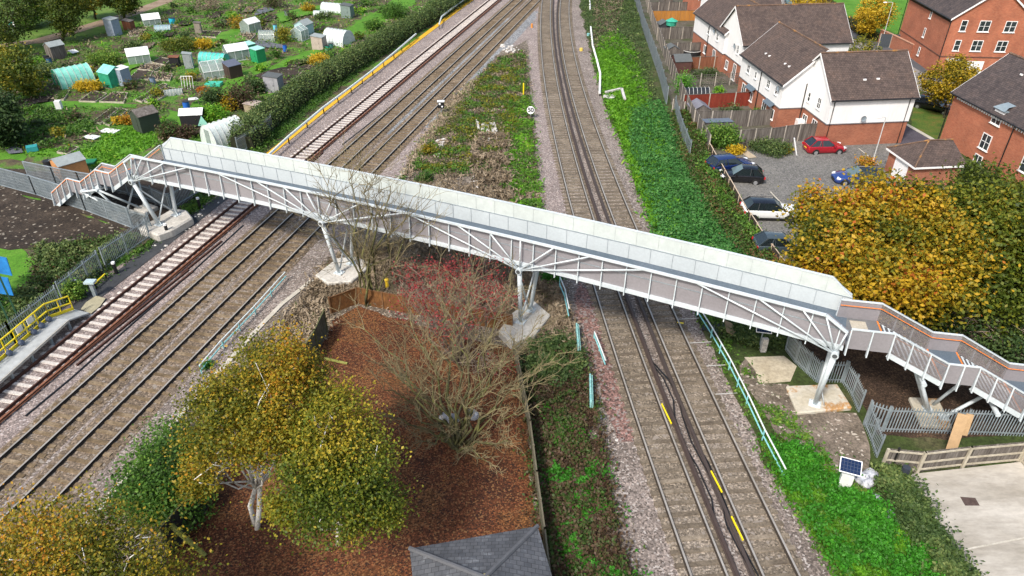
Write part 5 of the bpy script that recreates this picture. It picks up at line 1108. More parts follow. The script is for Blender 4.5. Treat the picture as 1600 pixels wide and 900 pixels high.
def poly_pts(px, n):
    pts = np.array([(p.x, p.y) for p in (G(u, v) for u, v in px)]); lo, hi = pts.min(0), pts.max(0); out = []
    while sum(map(len, out)) < n:
        q = rng.uniform(lo, hi, (n * 2, 2)); ins = np.zeros(len(q), bool); j = len(pts) - 1
        for i in range(len(pts)):
            xi, yi = pts[i]; xj, yj = pts[j]; c = ((yi > q[:, 1]) != (yj > q[:, 1])) & (q[:, 0] < (xj - xi) * (q[:, 1] - yi) / (yj - yi + 1e-9) + xi); ins ^= c; j = i
        out.append(q[ins])
    return np.concatenate(out)[:n] + rng.normal(size=(n, 2)) * .35 * (rng.random((n, 1)) < .6)
def cover(name, px, n, size, mat, h=.4, mid=.45, sc=.35, amt=.4, patch=None, up=.5, aspect=1.4, tall=.0, z=.03, seed=None, holes=(), avoid=(), pw=.65):
    """low growth over a surveyed outline: leaves follow small hummocks; patch thins it out in drifts"""
    Q = poly_pts(px, n); sd_ = rng.uniform(0, 90) if seed is None else seed
    a = np.array([mnoise.noise(Vector((x * .5 + sd_, y * .5, 0))) * .5 + .5 for x, y in Q]); b = np.array([mnoise.noise(Vector((x * 1.9 + sd_, y * 1.9, 5))) * .5 + .5 for x, y in Q])
    if patch is not None: k = (a * pw + b * (1 - pw) + rng.normal(size=len(Q)) * .05) > patch; Q, a, b = Q[k], a[k], b[k]
    for pl_ in avoid: k = ~inside([(p.x, p.y) for p in (G(*c) for c in pl_)], Q); Q, a, b = Q[k], a[k], b[k]
    for hu, hv, hr in holes:
        c = G(hu, hv); d_ = np.hypot(Q[:, 0] - c.x, (Q[:, 1] - c.y) * .75) + (a - .5) * 3 + rng.normal(size=len(Q)) * .25; k = d_ > hr; Q, a, b = Q[k], a[k], b[k]
    P = np.column_stack([Q, z + h * (a * .6 + b * .8) * rng.uniform(.35, 1, len(Q))]); V = leafquads(P, size, up, .45, aspect)
    r_ = np.clip(mid + amt * ((a - .5) + (b - .5)) * 1.6 + rng.normal(size=len(P)) * .15, 0, 1)
    o = quads(name, V, L_[mat], r_); return tag(o, kind='stuff')
# right-hand slope
SL1 = [(908, 0), (926, 92), (946, 160), (986, 262), (1026, 372), (1060, 380), (1045, 300), (1010, 220), (990, 150), (975, 90), (960, 30), (955, 0)]
cover('slope_grass', [(938, 60), (930, 92), (948, 160), (986, 262), (1026, 372), (1055, 395), (1080, 400), (1050, 300), (1035, 220), (1010, 150), (985, 70), (960, 50)], 46000, .16, 'grassy', .35, .45, aspect=3.0, up=.15)
cover('nettle_bank', [(990, 170), (985, 230), (1010, 300), (1030, 372), (1090, 400), (1185, 420), (1150, 380), (1110, 320), (1080, 260), (1050, 200), (1030, 160)], 44000, .15, 'nettle', .6, .45)
cover('bramble_bank', [(905, -30), (912, 30), (925, 80), (960, 80), (985, 120), (1010, 180), (1030, 175), (1012, 90), (1000, 30), (990, -30)], 22000, .17, 'dark', .6, .55, patch=.42)
cover('dead_bracken', [(925, -20), (930, 40), (920, 85), (960, 60), (975, 0), (960, -30)], 9000, .14, 'dry', .5, .15)
cover('fence_ivy', [(1050, 180), (1062, 240), (1085, 290), (1120, 350), (1160, 400), (1200, 430), (1235, 450), (1212, 418), (1158, 340), (1104, 245), (1085, 200), (1070, 170)], 26000, .14, 'bramble', 1.0, .68)
cover('fence_ivy', [(1090, 270), (1130, 330), (1170, 380), (1205, 420), (1160, 345), (1120, 280), (1100, 250)], 9000, .13, 'mid', 1.2, .5, patch=.5)
# lower right
cover('bank_grass', [(1085, 480), (1120, 545), (1145, 600), (1215, 742), (1310, 895), (1470, 980), (1440, 860), (1340, 760), (1270, 690), (1215, 640), (1190, 610), (1150, 560), (1160, 500)], 24000, .12, 'mid', .3, .55, patch=.5)
cover('weed_bank', [(1195, 690), (1225, 760), (1270, 830), (1310, 890), (1360, 960), (1520, 1000), (1450, 880), (1400, 820), (1350, 780), (1300, 740), (1240, 700)], 40000, .10, 'bright', .8, .45, patch=.46, pw=.8, seed=8)
cover('weed_bank_grass', [(1195, 690), (1225, 760), (1270, 830), (1310, 890), (1360, 960), (1520, 1000), (1450, 880), (1400, 820), (1350, 780), (1300, 740), (1240, 700)], 26000, .10, 'grassy', .3, .3, aspect=2.6, up=.15)
cover('yard_hedge_ivy', [(1368, 745), (1400, 740), (1425, 770), (1470, 850), (1510, 905), (1560, 1000), (1480, 960), (1440, 860), (1390, 790)], 24000, .11, 'dark', .9, .6)
cover('bare_ground_weeds', [(1165, 600), (1230, 655), (1290, 700), (1350, 700), (1240, 650), (1200, 600)], 4000, .1, 'mid', .15, .4, patch=.5)
zone('gravel_patch', [(1165, 560), (1185, 600), (1232, 600), (1246, 645), (1338, 645), (1360, 715), (1350, 770), (1290, 735), (1230, 690), (1190, 640), (1160, 600)], nmat('stony_soil', [(.12, .095, .07), (.20, .165, .13), (.27, .22, .18)], .6, 8, .5, .95, .8, .04, world=True, speck=[(8, .93, (.45, .40, .34))]))
cover('under_bridge_ivy', [(1160, 500), (1215, 510), (1230, 540), (1180, 545), (1120, 520)], 7000, .12, 'dark', .5, .6)
# left of the right-hand tracks
cover('bramble_patch', [(815, 560), (870, 530), (915, 560), (935, 650), (955, 780), (985, 900), (1000, 980), (860, 980), (845, 850), (830, 720)], 30000, .12, 'bramble', .6, .35, patch=.34)
cover('ivy_patch', [(830, 540), (880, 530), (912, 560), (900, 600), (850, 600), (820, 590)], 12000, .12, 'dark', .8, .5)
cover('ivy_patch', [(850, 640), (900, 650), (950, 760), (985, 850), (990, 940), (900, 960), (860, 800)], 26000, .12, 'bright', .4, .3, patch=.52, seed=12, pw=.85)
cover('dry_scrub', [(520, 410), (640, 380), (780, 400), (870, 450), (900, 540), (860, 540), (780, 500), (640, 480), (560, 470), (480, 480), (440, 520)], 60000, .12, 'dry', .5, .4, aspect=4, up=.1)
cover('scrub_ivy', [(520, 410), (640, 380), (780, 400), (870, 450), (900, 540), (780, 500), (640, 480), (480, 480)], 9000, .12, 'bramble', .4, .4, patch=.52)
cover('dry_scrub', [(400, 560), (440, 520), (500, 470), (520, 500), (480, 560), (430, 620), (330, 700), (250, 770), (200, 800)], 9000, .11, 'dry', .25, .5, aspect=3, up=.1)
HO = [(725, 305, 3.4), (690, 225, 1.2), (795, 76, 2.4), (770, 290, 1.5), (740, 240, 1.2)]
# scrub triangle above the bridge
cover('scrub_green', [(780, 90), (820, 80), (826, 130), (832, 200), (842, 300), (850, 330), (800, 320), (700, 300), (620, 290), (660, 235), (700, 180), (740, 130)], 46000, .15, 'mid', .4, .42, patch=.52, seed=5, holes=HO, pw=.75)
cover('scrub_dry', [(780, 90), (820, 80), (826, 130), (832, 200), (842, 300), (850, 330), (800, 320), (700, 300), (620, 290), (660, 235), (700, 180), (740, 130)], 24000, .12, 'dry', .25, .35, aspect=3, up=.1, patch=.40)
cover('scrub_bramble', [(780, 90), (820, 80), (826, 130), (832, 200), (842, 300), (700, 290), (660, 235), (700, 180), (740, 130)], 16000, .13, 'bramble', .45, .4, patch=.5, seed=31, holes=HO)
cover('scrub_yellowing', [(770, 100), (820, 100), (815, 200), (760, 260), (660, 270), (650, 250), (700, 190), (740, 135)], 22000, .14, 'birch_green', .5, .45, patch=.5, holes=HO, pw=.85)
cover('scrub_bright', [(790, 160), (828, 150), (834, 240), (845, 320), (800, 325), (790, 250)], 20000, .14, 'grassy', .35, .45, patch=.44, holes=HO[2:])
cover('dry_grass', [(745, 215), (790, 215), (800, 330), (755, 320), (740, 260)], 9000, .13, 'dry', .7, .25, aspect=4, up=.0, patch=.5)
cover('dry_grass', [(700, 165), (740, 128), (735, 150), (680, 215), (640, 265), (625, 285), (660, 225)], 7000, .12, 'dry', .35, .7, aspect=4, up=.0)
# fallen leaves
cover('fallen_leaves', [(520, 500), (560, 485), (640, 505), (800, 550), (822, 640), (848, 900), (858, 960), (200, 960), (300, 820), (430, 650), (500, 550)], 85000, .10, 'litter', .05, .42, up=1.5, amt=.5)
cover('bark_mulch', [(1230, 500), (1300, 440), (1500, 440), (1800, 520), (1800, 675), (1600, 675), (1370, 672), (1340, 610)], 26000, .11, 'chips', .05, .5, up=1.5)
cover('lawn_leaves', [(1418, 222), (1470, 222), (1500, 175), (1470, 172), (1428, 166)], 1500, .14, 'litter', .05, .7, up=1.5)
cover('trackside_green', [(340, 298), (360, 284), (412, 240), (484, 176), (584, 97), (724, -2), (712, -5), (588, 78), (488, 150), (400, 216), (330, 280)], 20000, .14, 'mid', .35, .35)
cover('trackside_weeds', [(140, 455), (240, 382), (330, 312), (345, 300), (320, 290), (300, 318), (270, 345), (235, 380), (120, 470)], 7000, .12, 'mid', .35, .4, patch=.4)
# bare trees
def bare(label, base, tips, twigs=900, mat=None, r0=.12, group=None, spreadz=.5, reach=1.0, stems=5, droop=0.0, name='bare_tree'):
    base = Vector(base); t = thing(name, label, 'tree', base, 0, group); m = MB(); ends = []; mains = []
    tips = [Vector(p) for p in tips]
    for i, tp in enumerate(tips):
        b = base + Vector((rng.uniform(-.3, .3), rng.uniform(-.3, .3), -.05)) * (1 if stems > 1 else .1); mains.append(limb(m, b, tp, r0 * rng.uniform(.7, 1), .02, 7, .10, 6))
    tr_ = m.build('trunk', mat or M['bark_mossy'], t, world=True, smooth=True); m = MB(); sec_ = []
    for pp in mains:
        L = (pp[-1] - pp[0]).length
        for k in range(max(5, twigs // (len(tips) * 9))):
            i = int(rng.integers(2, len(pp))); s = pp[i]; d = (pp[-1] - pp[0]).normalized() + Vector(rng.normal(size=3)) * .55; d.z = d.z * .6 + .25; d.normalize(); e = s + d * (L * .34 * rng.uniform(.5, 1.1) * reach); q = limb(m, s, e, r0 * .22, .012, 4, .14, 4); sec_.append(q)
    for q in sec_:
        L = (q[-1] - q[0]).length
        for k in range(8):
            s = q[int(rng.integers(1, len(q)))]; d = (q[-1] - q[0]).normalized() + Vector(rng.normal(size=3)) * .6 + Vector((0, 0, .25)); d.normalize(); e = s + d * (L * rng.uniform(.25, .6)); ends.append(e); m.tube([s, s.lerp(e, .5) + Vector(rng.normal(size=3)) * .05, e], .013, 3, .006)
    m.build('twigs', M['twig_olive'] if mat is None else M['twig'], t, world=True); return t, ends
b1 = G(575, 480)
bare('tall bare multi-stemmed tree rising in front of the bridge, left of the scrub', b1, [G(512, 290, 8.5), G(545, 282, 8.6), G(575, 288, 8.8), G(610, 300, 8.5), G(640, 320, 8.0), G(660, 360, 6.5), G(520, 350, 6.5), G(590, 330, 8)], 1100, r0=.11)
b2 = G(716, 700)
tp = [G(600, 560, 4.0), G(560, 500, 3.5), G(640, 500, 5.0), G(690, 450, 6.0), G(740, 440, 6.3), G(790, 470, 6.0), G(830, 520, 5.0), G(850, 570, 4.0), G(820, 640, 3.0), G(800, 690, 2.4), G(640, 640, 3.0), G(660, 690, 2.2), G(760, 720, 2.0), G(720, 520, 6.0), G(600, 610, 3.0)]
_, ends = bare('wide bare tree with arching mossy branches in the middle of the leafy yard', b2, tp + [G(620, 590, 4.6), G(680, 580, 5.0), G(770, 600, 4.5), G(800, 560, 4.5), G(660, 540, 5.2), G(760, 540, 5.4), G(600, 650, 2.4), G(830, 600, 3.2)], 2700, r0=.10, reach=.85)
t = thing('spindle_tree', 'spindle shrub with pink-red leaves behind the wide bare tree', 'shrub', G(715, 570), 0)
bl = [blob(680, 440, 5.6, 50, 1, .6), blob(735, 430, 6.0, 52, 1, .5), blob(775, 465, 5.0, 36, 1, .7), blob(645, 480, 4.6, 34), blob(705, 500, 5.0, 46, 1, .6), blob(780, 570, 3.2, 22), blob(640, 430, 4.8, 26)]
P = cluster_points(bl, 4200, 6, .24, .3); quads('berries_and_leaves', leafquads(P, .085, .3), L_['pink'], rng.random(len(P)), t, loc=G(715, 570))
m = MB(); 
for i in range(70): c, r_ = bl[int(rng.integers(len(bl)))]; e = Vector(c) + Vector(rng.normal(size=3)) * (min(r_) * .6); pp = limb(m, G(715, 570), e, .035, .01, 5, .12, 4); [m.tube([pp[3], pp[3].lerp(e, .6) + Vector(rng.normal(size=3)) * .5], .014, 3, .007) for _ in range(5)]
m.build('stems', M['twig'], t, world=True)
# ---------------------------------------------------------------- allotment gardens
M['glasshouse'] = sheetmat('greenhouse_glass', (.30, .38, .36), (.42, .50, .48), .55, rough=.15)
M['poly_white'] = sheetmat('white_polythene', (.50, .58, .56), (.66, .72, .70), .9, scale=1.2, rough=.35)
M['poly_green'] = sheetmat('green_netting', (.02, .28, .15), (.05, .42, .26), .92, scale=1.0, rough=.5)
M['poly_mint'] = sheetmat('mint_polythene', (.14, .50, .40), (.28, .66, .56), .94, scale=1.0, rough=.4)
M['poly_turq'] = sheetmat('turquoise_netting', (.05, .42, .36), (.12, .55, .48), .94, scale=1.2, rough=.5)
M['roof_white'] = pmat('white_sheet_roof', (.66, .68, .68), .5, var=.08); M['felt'] = pmat('grey_felt', (.12, .135, .14), .9); M['felt_pale'] = pmat('pale_felt', (.30, .34, .34), .9)
def px_m(u, v): c = G(u, v); return (c - Vector((0, 0, CAMZ))).length / FPX
def shed(label, u, v, w, d, h, rz, wall, roof, kind='gable', name='shed', cat='shed', over=.08, rise=None, door=True):
    w, d, h = w * .9, d * .9, h * .92; p = G(u, v); t = thing(name, label, cat, p, R(rz)); m = MB(); hw, hd = w / 2, d / 2; rise = rise or w * .28
    if kind == 'gable': m.extr([(-hw, 0), (hw, 0), (hw, h), (0, h + rise), (-hw, h)], 'y', -hd, hd)
    else: m.extr([(-hw, 0), (hw, 0), (hw, h), (-hw, h + rise)], 'y', -hd, hd)
    # 'y' extrusion keeps x,z in the profile
    m.build('walls', wall, t); r_ = MB(); o = over
    if kind == 'gable':
        k = rise / hw
        for s in (-1, 1): r_.add([(s * (hw + o), -hd - o, h - o * k), (s * (hw + o), hd + o, h - o * k), (0, hd + o, h + rise), (0, -hd - o, h + rise), (s * (hw + o), -hd - o, h - o * k + .05), (s * (hw + o), hd + o, h - o * k + .05), (0, hd + o, h + rise + .05), (0, -hd - o, h + rise + .05)],
                   [(0, 1, 2, 3), (4, 7, 6, 5), (0, 3, 7, 4), (1, 5, 6, 2), (0, 4, 5, 1), (2, 6, 7, 3)])
    else: r_.add([(-hw - o, -hd - o, h + rise + .01), (hw + o, -hd - o, h + .0), (hw + o, hd + o, h), (-hw - o, hd + o, h + rise + .01), (-hw - o, -hd - o, h + rise + .06), (hw + o, -hd - o, h + .05), (hw + o, hd + o, h + .05), (-hw - o, hd + o, h + rise + .06)],
                   [(0, 3, 2, 1), (4, 5, 6, 7), (0, 1, 5, 4), (1, 2, 6, 5), (2, 3, 7, 6), (3, 0, 4, 7)])
    r_.build('roof', roof, t)
    if door:
        q = MB(); q.box((-.36, -hd - .03, .05), (.36, -hd - .003, min(h - .05, 1.75))); dr = q.build('door', wall, t); q = MB(); q.box((.24, -hd - .06, .85), (.3, -hd - .031, .97)); q.build('handle', M['gutter'], dr)
    return t
def tunnel(label, u, v, w, L, rz, mat, h=None, name='polytunnel', end=None, hoops=6):
    p = G(u, v); t = thing(name, label, 'polytunnel', p, R(rz)); h = h or w * .72; n = 14; m = MB(); sec = lambda x, k=1.0: [(x, math.cos(math.pi * j / n) * w / 2 * k, max(0, math.sin(math.pi * j / n)) ** .92 * h * k) for j in range(n + 1)]
    xs = np.linspace(-L / 2, L / 2, hoops * 2 + 1); vs = [q for i, x in enumerate(xs) for q in sec(x, 1 if i % 2 == 0 else .975)]
    m.add(vs, [(i * (n + 1) + j, (i + 1) * (n + 1) + j, (i + 1) * (n + 1) + j + 1, i * (n + 1) + j + 1) for i in range(len(xs) - 1) for j in range(n)]); m.build('cover', mat, t, smooth=True)
    m = MB(); s = sec(-L / 2); m.add(s, [tuple(range(n + 1))]); m.build('end_wall', end or mat, t); m = MB(); s = sec(L / 2); m.add(s, [tuple(range(n + 1))]); m.build('end_wall', end or mat, t)
    m = MB()
    for x in xs[::2]: m.tube([Vector(q) * 1.0 + Vector((0, 0, .01)) for q in sec(x, 1.01)], .03, 4)
    m.build('hoops', M['lamp_grey'], t)
    m = MB(); m.box((-L / 2 - .03, -.4, .03), (-L / 2 - .004, .4, h * .78)); m.build('door', M['glasshouse'], t); return t
def glass(label, u, v, w, d, h, rz, roof=None, name='greenhouse'):
    w, d = w * .88, d * .85; p = G(u, v); t = thing(name, label, 'greenhouse', p, R(rz)); hw, hd, r_ = w / 2, d / 2, w * .3; m = MB(); m.extr([(-hw, .02), (hw, .02), (hw, h), (0, h + r_), (-hw, h)], 'y', -hd, hd); m.f = m.f[:2] + [f for f in m.f[2:] if True][:2] + [m.f[-1]] if roof else m.f; m.mi = [0] * len(m.f); m.build('panes', M['glasshouse'], t)
    f = MB(); k = max(2, int(d / .85))
    for i in range(k + 1):
        y = -hd + d * i / k
        for a, b in (((-hw, y, 0), (-hw, y, h)), ((hw, y, 0), (hw, y, h)), ((-hw, y, h), (0, y, h + r_)), ((hw, y, h), (0, y, h + r_))): f.bar(a, b, .035, .035)
    for s in (-1, 1):
        f.bar((s * hw, -hd, h), (s * hw, hd, h), .06, .06); f.bar((s * hw, -hd, .03), (s * hw, hd, .03), .06, .06)
    f.bar((0, -hd, h + r_), (0, hd, h + r_), .07, .07); f.build('frame', M['upvc'], t)
    if roof:
        q = MB()
        for s in (-1, 1): q.add([(s * (hw + .08), -hd - .08, h - .02), (s * (hw + .08), hd + .08, h - .02), (0, hd + .08, h + r_ + .05), (0, -hd - .08, h + r_ + .05)], [(0, 1, 2, 3)])
        q.build('roof', roof, t)
    return t
gp = lambda n, c, **k: pmat(n, c, .8, **k)
W_GREEN = gp('dark_green_boards', (.045, .07, .045)); W_BLACK = gp('black_boards2', (.012, .012, .016)); W_ORANGE = gp('new_orange_boards', (.50, .24, .09)); W_PINKISH = gp('pale_pink_boards', (.42, .35, .30)); W_BROWN = gp('dark_brown_boards', (.07, .04, .03)); W_BLUE = gp('blue_grey_boards', (.28, .34, .42)); W_GG = gp('grey_green_boards', (.20, .27, .25))
shed('small weathered grey shed beside the sandy track', 91, 91, 1.9, 2.2, 2.0, -35, M['wood_grey'], M['felt_pale'])
shed('blue-grey tool shed with two doors near the sandy track', 180, 55, 1.6, 1.8, 2.6, -15, W_BLUE, M['felt_pale'], kind='pent', rise=.2)
shed('small brown hut beside the blue-grey tool shed', 203, 46, 1.5, 1.3, 1.4, -10, M['wood_brown'], M['wood_grey'], kind='pent', rise=.2)
glass('greenhouse with a white panel roof near the top of the allotments', 238, 38, 2.6, 3.0, 1.0, -60, M['roof_white'])
glass('greenhouse with a white ribbed roof in the middle of the left plots', 219, 98, 2.8, 3.2, 1.3, -62, M['roof_white'])
glass('greenhouse with a white roof next to the turquoise tunnel', 371, 92, 2.6, 3.4, 1.4, -55, M['roof_white'])
glass('pale greenhouse at the top, right of the bean rows', 393, 50, 2.2, 2.8, 1.5, -30, M['roof_white'])
glass('low bare-framed net cage in the middle of the plots', 335, 118, 3.6, 3.4, 1.0, -60)
tunnel('large mint-green polytunnel in the left of the allotments', 118, 131, 3.1, 4.0, 46, M['poly_mint'], end=M['poly_green'])
tunnel('turquoise netting tunnel with a bright green bush at its end', 336, 98, 1.9, 3.9, -14, M['poly_turq'])
tunnel('white polytunnel in the right of the allotments, beside the beige shed', 530, 68, 2.9, 3.8, -28, M['poly_white'])
tunnel('white tunnel at the top edge beside the grey-green shed', 522, 18, 2.0, 4.2, -20, M['poly_white'])
tunnel('low white cloche tunnel in front of the top white tunnel', 502, 24, 1.2, 2.4, 0, M['poly_white'], h=.8)
tunnel('white polytunnel behind the left end of the bridge', 352, 220, 2.9, 3.6, 52, M['poly_white'], h=2.2)
tunnel('low striped blue cloche near the top left greenhouse', 256, 48, 1.5, 2.4, 10, pmat('bluish_cover', (.22, .34, .38), .5), h=.9)
tunnel('small clear dome cloche beside the tall leafy shrub', 420, 63, 1.9, 2.4, 0, M['glasshouse'], h=1.5)
tunnel('grey netted hoop tunnel between the vegetable rows', 272, 148, .9, 2.0, 20, pmat('grey_net', (.25, .30, .28), .8), h=.7)
tunnel('small grey covered dome beside the long hedge', 447, 166, 1.6, 2.0, 5, pmat('blue_grey_cover', (.18, .22, .23), .8), h=.7)
shed('mint and white tent shed beside the large green polytunnel', 180, 132, 2.6, 2.4, 1.9, 60, M['poly_green'], M['poly_mint'])
shed('white-framed blue box shed against the mint tent shed', 196, 132, 1.2, 1.6, 2.2, -20, W_BLUE, M['roof_white'], kind='pent', rise=.15)
shed('dark green shed with a ridged roof near the bridge end', 232, 203, 2.2, 2.4, 2.1, -40, W_GREEN, M['wood_grey'], door=True)
shed('black shed with a white sloping roof', 305, 196, 1.8, 2.6, 1.6, -82, W_BLACK, M['roof_white'], kind='gable')
shed('small dark brown shed with a blue-grey roof beside the net cage', 366, 120, 1.6, 2.0, 1.7, -40, W_BROWN, pmat('bluegrey_felt', (.12, .14, .20), .8), kind='pent', rise=.4)
shed('silver-grey upright store behind the raised beds', 297, 106, 1.2, 1.0, 2.0, 12, pmat('silver_boards', (.30, .33, .34), .7), M['felt_pale'], kind='pent', rise=.2)
shed('thin brown upright store beside the brown plot', 312, 54, 1.0, 1.0, 1.9, 10, pmat('tan_boards', (.30, .26, .21), .8), M['wood_grey'], kind='pent', rise=.15)
shed('black compost store next to the silver-grey upright store', 275, 103, 1.3, 1.1, 1.3, 8, W_BLACK, M['wood_brown'], kind='pent', rise=.1, door=False)
shed('beige shed with a grey roof in front of the white polytunnel', 500, 76, 1.9, 1.7, 1.9, -12, W_PINKISH, M['felt_pale'], kind='pent', rise=.2)
shed('grey-green shed beside the white tunnel at the top edge', 544, 27, 1.9, 1.8, 2.1, -12, W_GG, M['felt'], kind='pent', rise=.2)
shed('pale blue greenhouse shed with a grey top', 477, 55, 2.2, 2.4, 1.9, -20, pmat('pale_blue_boards', (.36, .52, .54), .5), M['felt_pale'])
glass('pale turquoise greenhouse in front of the pale blue shed', 470, 62, 2.0, 2.2, 1.5, -20)
shed('pale grey shed with an orange stovepipe beside the bare plot', 430, 142, 2.0, 1.8, 2.0, -8, pmat('light_grey_boards', (.33, .33, .36), .8), M['felt'], kind='pent', rise=.2)
shed('pale wooden crate store beside the brown bushes', 398, 174, 1.8, 1.6, 1.0, -15, pmat('crate_boards', (.36, .30, .20), .8), W_PINKISH, kind='pent', rise=.12, door=False)
shed('new orange shed with a pale grey roof beside the left staircase', 114, 274, 2.4, 2.6, 1.7, -42, W_ORANGE, M['felt_pale'], rise=.45)
shed('green playhouse stand with a pale roof, left of the shorn grass path', 405, 96, 1.6, 1.6, 1.9, -35, pmat('play_green', (.02, .30, .12), .5), pmat('mint_roof', (.30, .6, .5), .5), kind='pent', rise=.1)
shed('green netting fruit cage at the right of the white greenhouse', 388, 84, 1.4, 2.2, 1.4, -35, M['poly_green'], pmat('mint_roof', (.30, .6, .5), .5), kind='pent', rise=.2, door=False)
# back garden sheds
shed('grey-roofed shed at the far end of the gardens', 1040, 6, 3.0, 2.0, 1.9, 96, M['wood_grey'], pmat('slate_blue_felt', (.14, .18, .24), .7), kind='pent', rise=.15, door=False)
shed('brown garden shed with a dark stepped roof', 1062, 112, 2.6, 2.4, 1.8, 96, gp('red_brown_boards', (.12, .05, .04)), M['felt'])
shed('dark garden store with a grey pointed roof behind the brown shed', 1048, 92, 2.0, 1.8, 1.6, 6, M['wood_grey'], M['felt'])
shed('dark store with a peaked roof near the green parasol', 1036, 52, 1.9, 2.0, 1.6, 6, gp('charcoal_boards', (.05, .055, .065)), M['felt'])
shed('small playhouse with a pale grey gable roof beside the red fence', 1090, 184, 2.2, 2.4, 1.4, 6, M['wood_grey'], pmat('mauve_grey_felt', (.20, .20, .24), .7))
tunnel('black half-round garden store behind the red fence', 1086, 156, 1.6, 2.9, 3, pmat('black_plastic', (.02, .024, .03), .4), h=1.5, name='garden_store')
shed('low blue-grey roofed store behind the round green bush', 1118, 206, 1.4, 3.2, 1.3, 96, M['wood_grey'], pmat('slate_blue_felt', (.14, .18, .24), .7), kind='pent', rise=.1, door=False)
t = thing('garden_parasol', 'closed green parasol standing in a small garden', 'parasol', G(1047, 55)); MB().tube([(0, 0, 0), (0, 0, 2.4)], .03, 6).build('pole', M['lamp_grey'], t); m = MB(); m.tube([(0, 0, 1.5), (0, 0, 2.1), (0, 0, 2.15)], .75, 10, .9); m.v = [(x * (1 if z < 2.0 else 1), y, z) for x, y, z in m.v]; m.tube([(0, 0, 2.15), (0, 0, 2.6)], .95, 10, .05); m.build('canopy', pmat('parasol_green', (.04, .38, .26), .6), t)
t = thing('garden_parasol', 'closed white parasol next to the bins in the middle garden', 'parasol', G(1094, 68)); MB().tube([(0, 0, 0), (0, 0, 2.5)], .04, 6).build('pole', M['upvc'], t); MB().tube([(0, 0, .8), (0, 0, 2.4)], .22, 8, .08).build('canopy', M['upvc'], t)
t = thing('paddling_pool', 'round black pool with a pale rim against the grey garden fence', 'pool', G(1080, 86)); MB().tube([(0, 0, 0), (0, 0, .7)], 1.3, 20).build('wall', W_BLACK, t); m = MB(); m.tube([(1.3 * math.cos(a), 1.3 * math.sin(a), .72) for a in np.linspace(0, 6.283, 21)], .05, 5); m.build('rim', M['lamp_grey'], t)
for i, (u, v) in enumerate([(1090, 71), (1096, 71.5), (1102, 72), (1092, 54), (1085, 55)]):
    p = G(u, v); m = MB(); m.box((-.27, -.27, .05), (.27, .27, 1.0)); m.box((-.3, -.3, 1.0), (.3, .3, 1.07)); o = m.build('wheelie_bin', M['trim']); o.location = p; tag(o, 'black wheelie bin in a back garden of the terrace', 'bin', 'black wheelie bins in the back gardens')
m = MB(); m.box((0, 0, 0), (1.3, .9, 1.3)); m.v = [tuple(Vector(p) + G(1243, 207)) for p in m.v]; solo(m, 'storage_box', M['upvc'], 'tall white storage box against the brick house wall', 'box')
def bicycle(label, u, v, rz):
    t = thing('bicycle', label, 'bicycle', G(u, v), R(rz), 'bicycles by the gable wall')
    for x in (-.52, .52):
        m = MB(); m.tube([(x + .33 * math.cos(a), 0, .33 + .33 * math.sin(a)) for a in np.linspace(0, 6.283, 15)], .03, 5); m.build('wheel', M['tyre'], t)
    m = MB()
    for a, b in (((-.52, 0, .33), (-.1, 0, .3)), ((-.1, 0, .3), (.35, 0, .82)), ((-.25, 0, .85), (.35, 0, .85)), ((-.1, 0, .3), (-.27, 0, .9)), ((-.52, 0, .33), (-.25, 0, .82)), ((.52, 0, .33), (.33, 0, .98))): m.tube([a, b], .025, 5)
    m.build('frame', M['trim'], t); m = MB(); m.tube([(.33, -.28, 1.0), (.33, .28, 1.0)], .02, 5); m.build('handlebar', M['trim'], t); m = MB(); m.box((-.4, -.07, .9), (-.14, .07, .96)); m.build('saddle', M['trim'], t)
bicycle('dark bicycle leaning by the gable wall, nearer the white box', 1238, 200, 20); bicycle('dark bicycle leaning by the gable wall, nearer the garden fence', 1230, 200, 40)
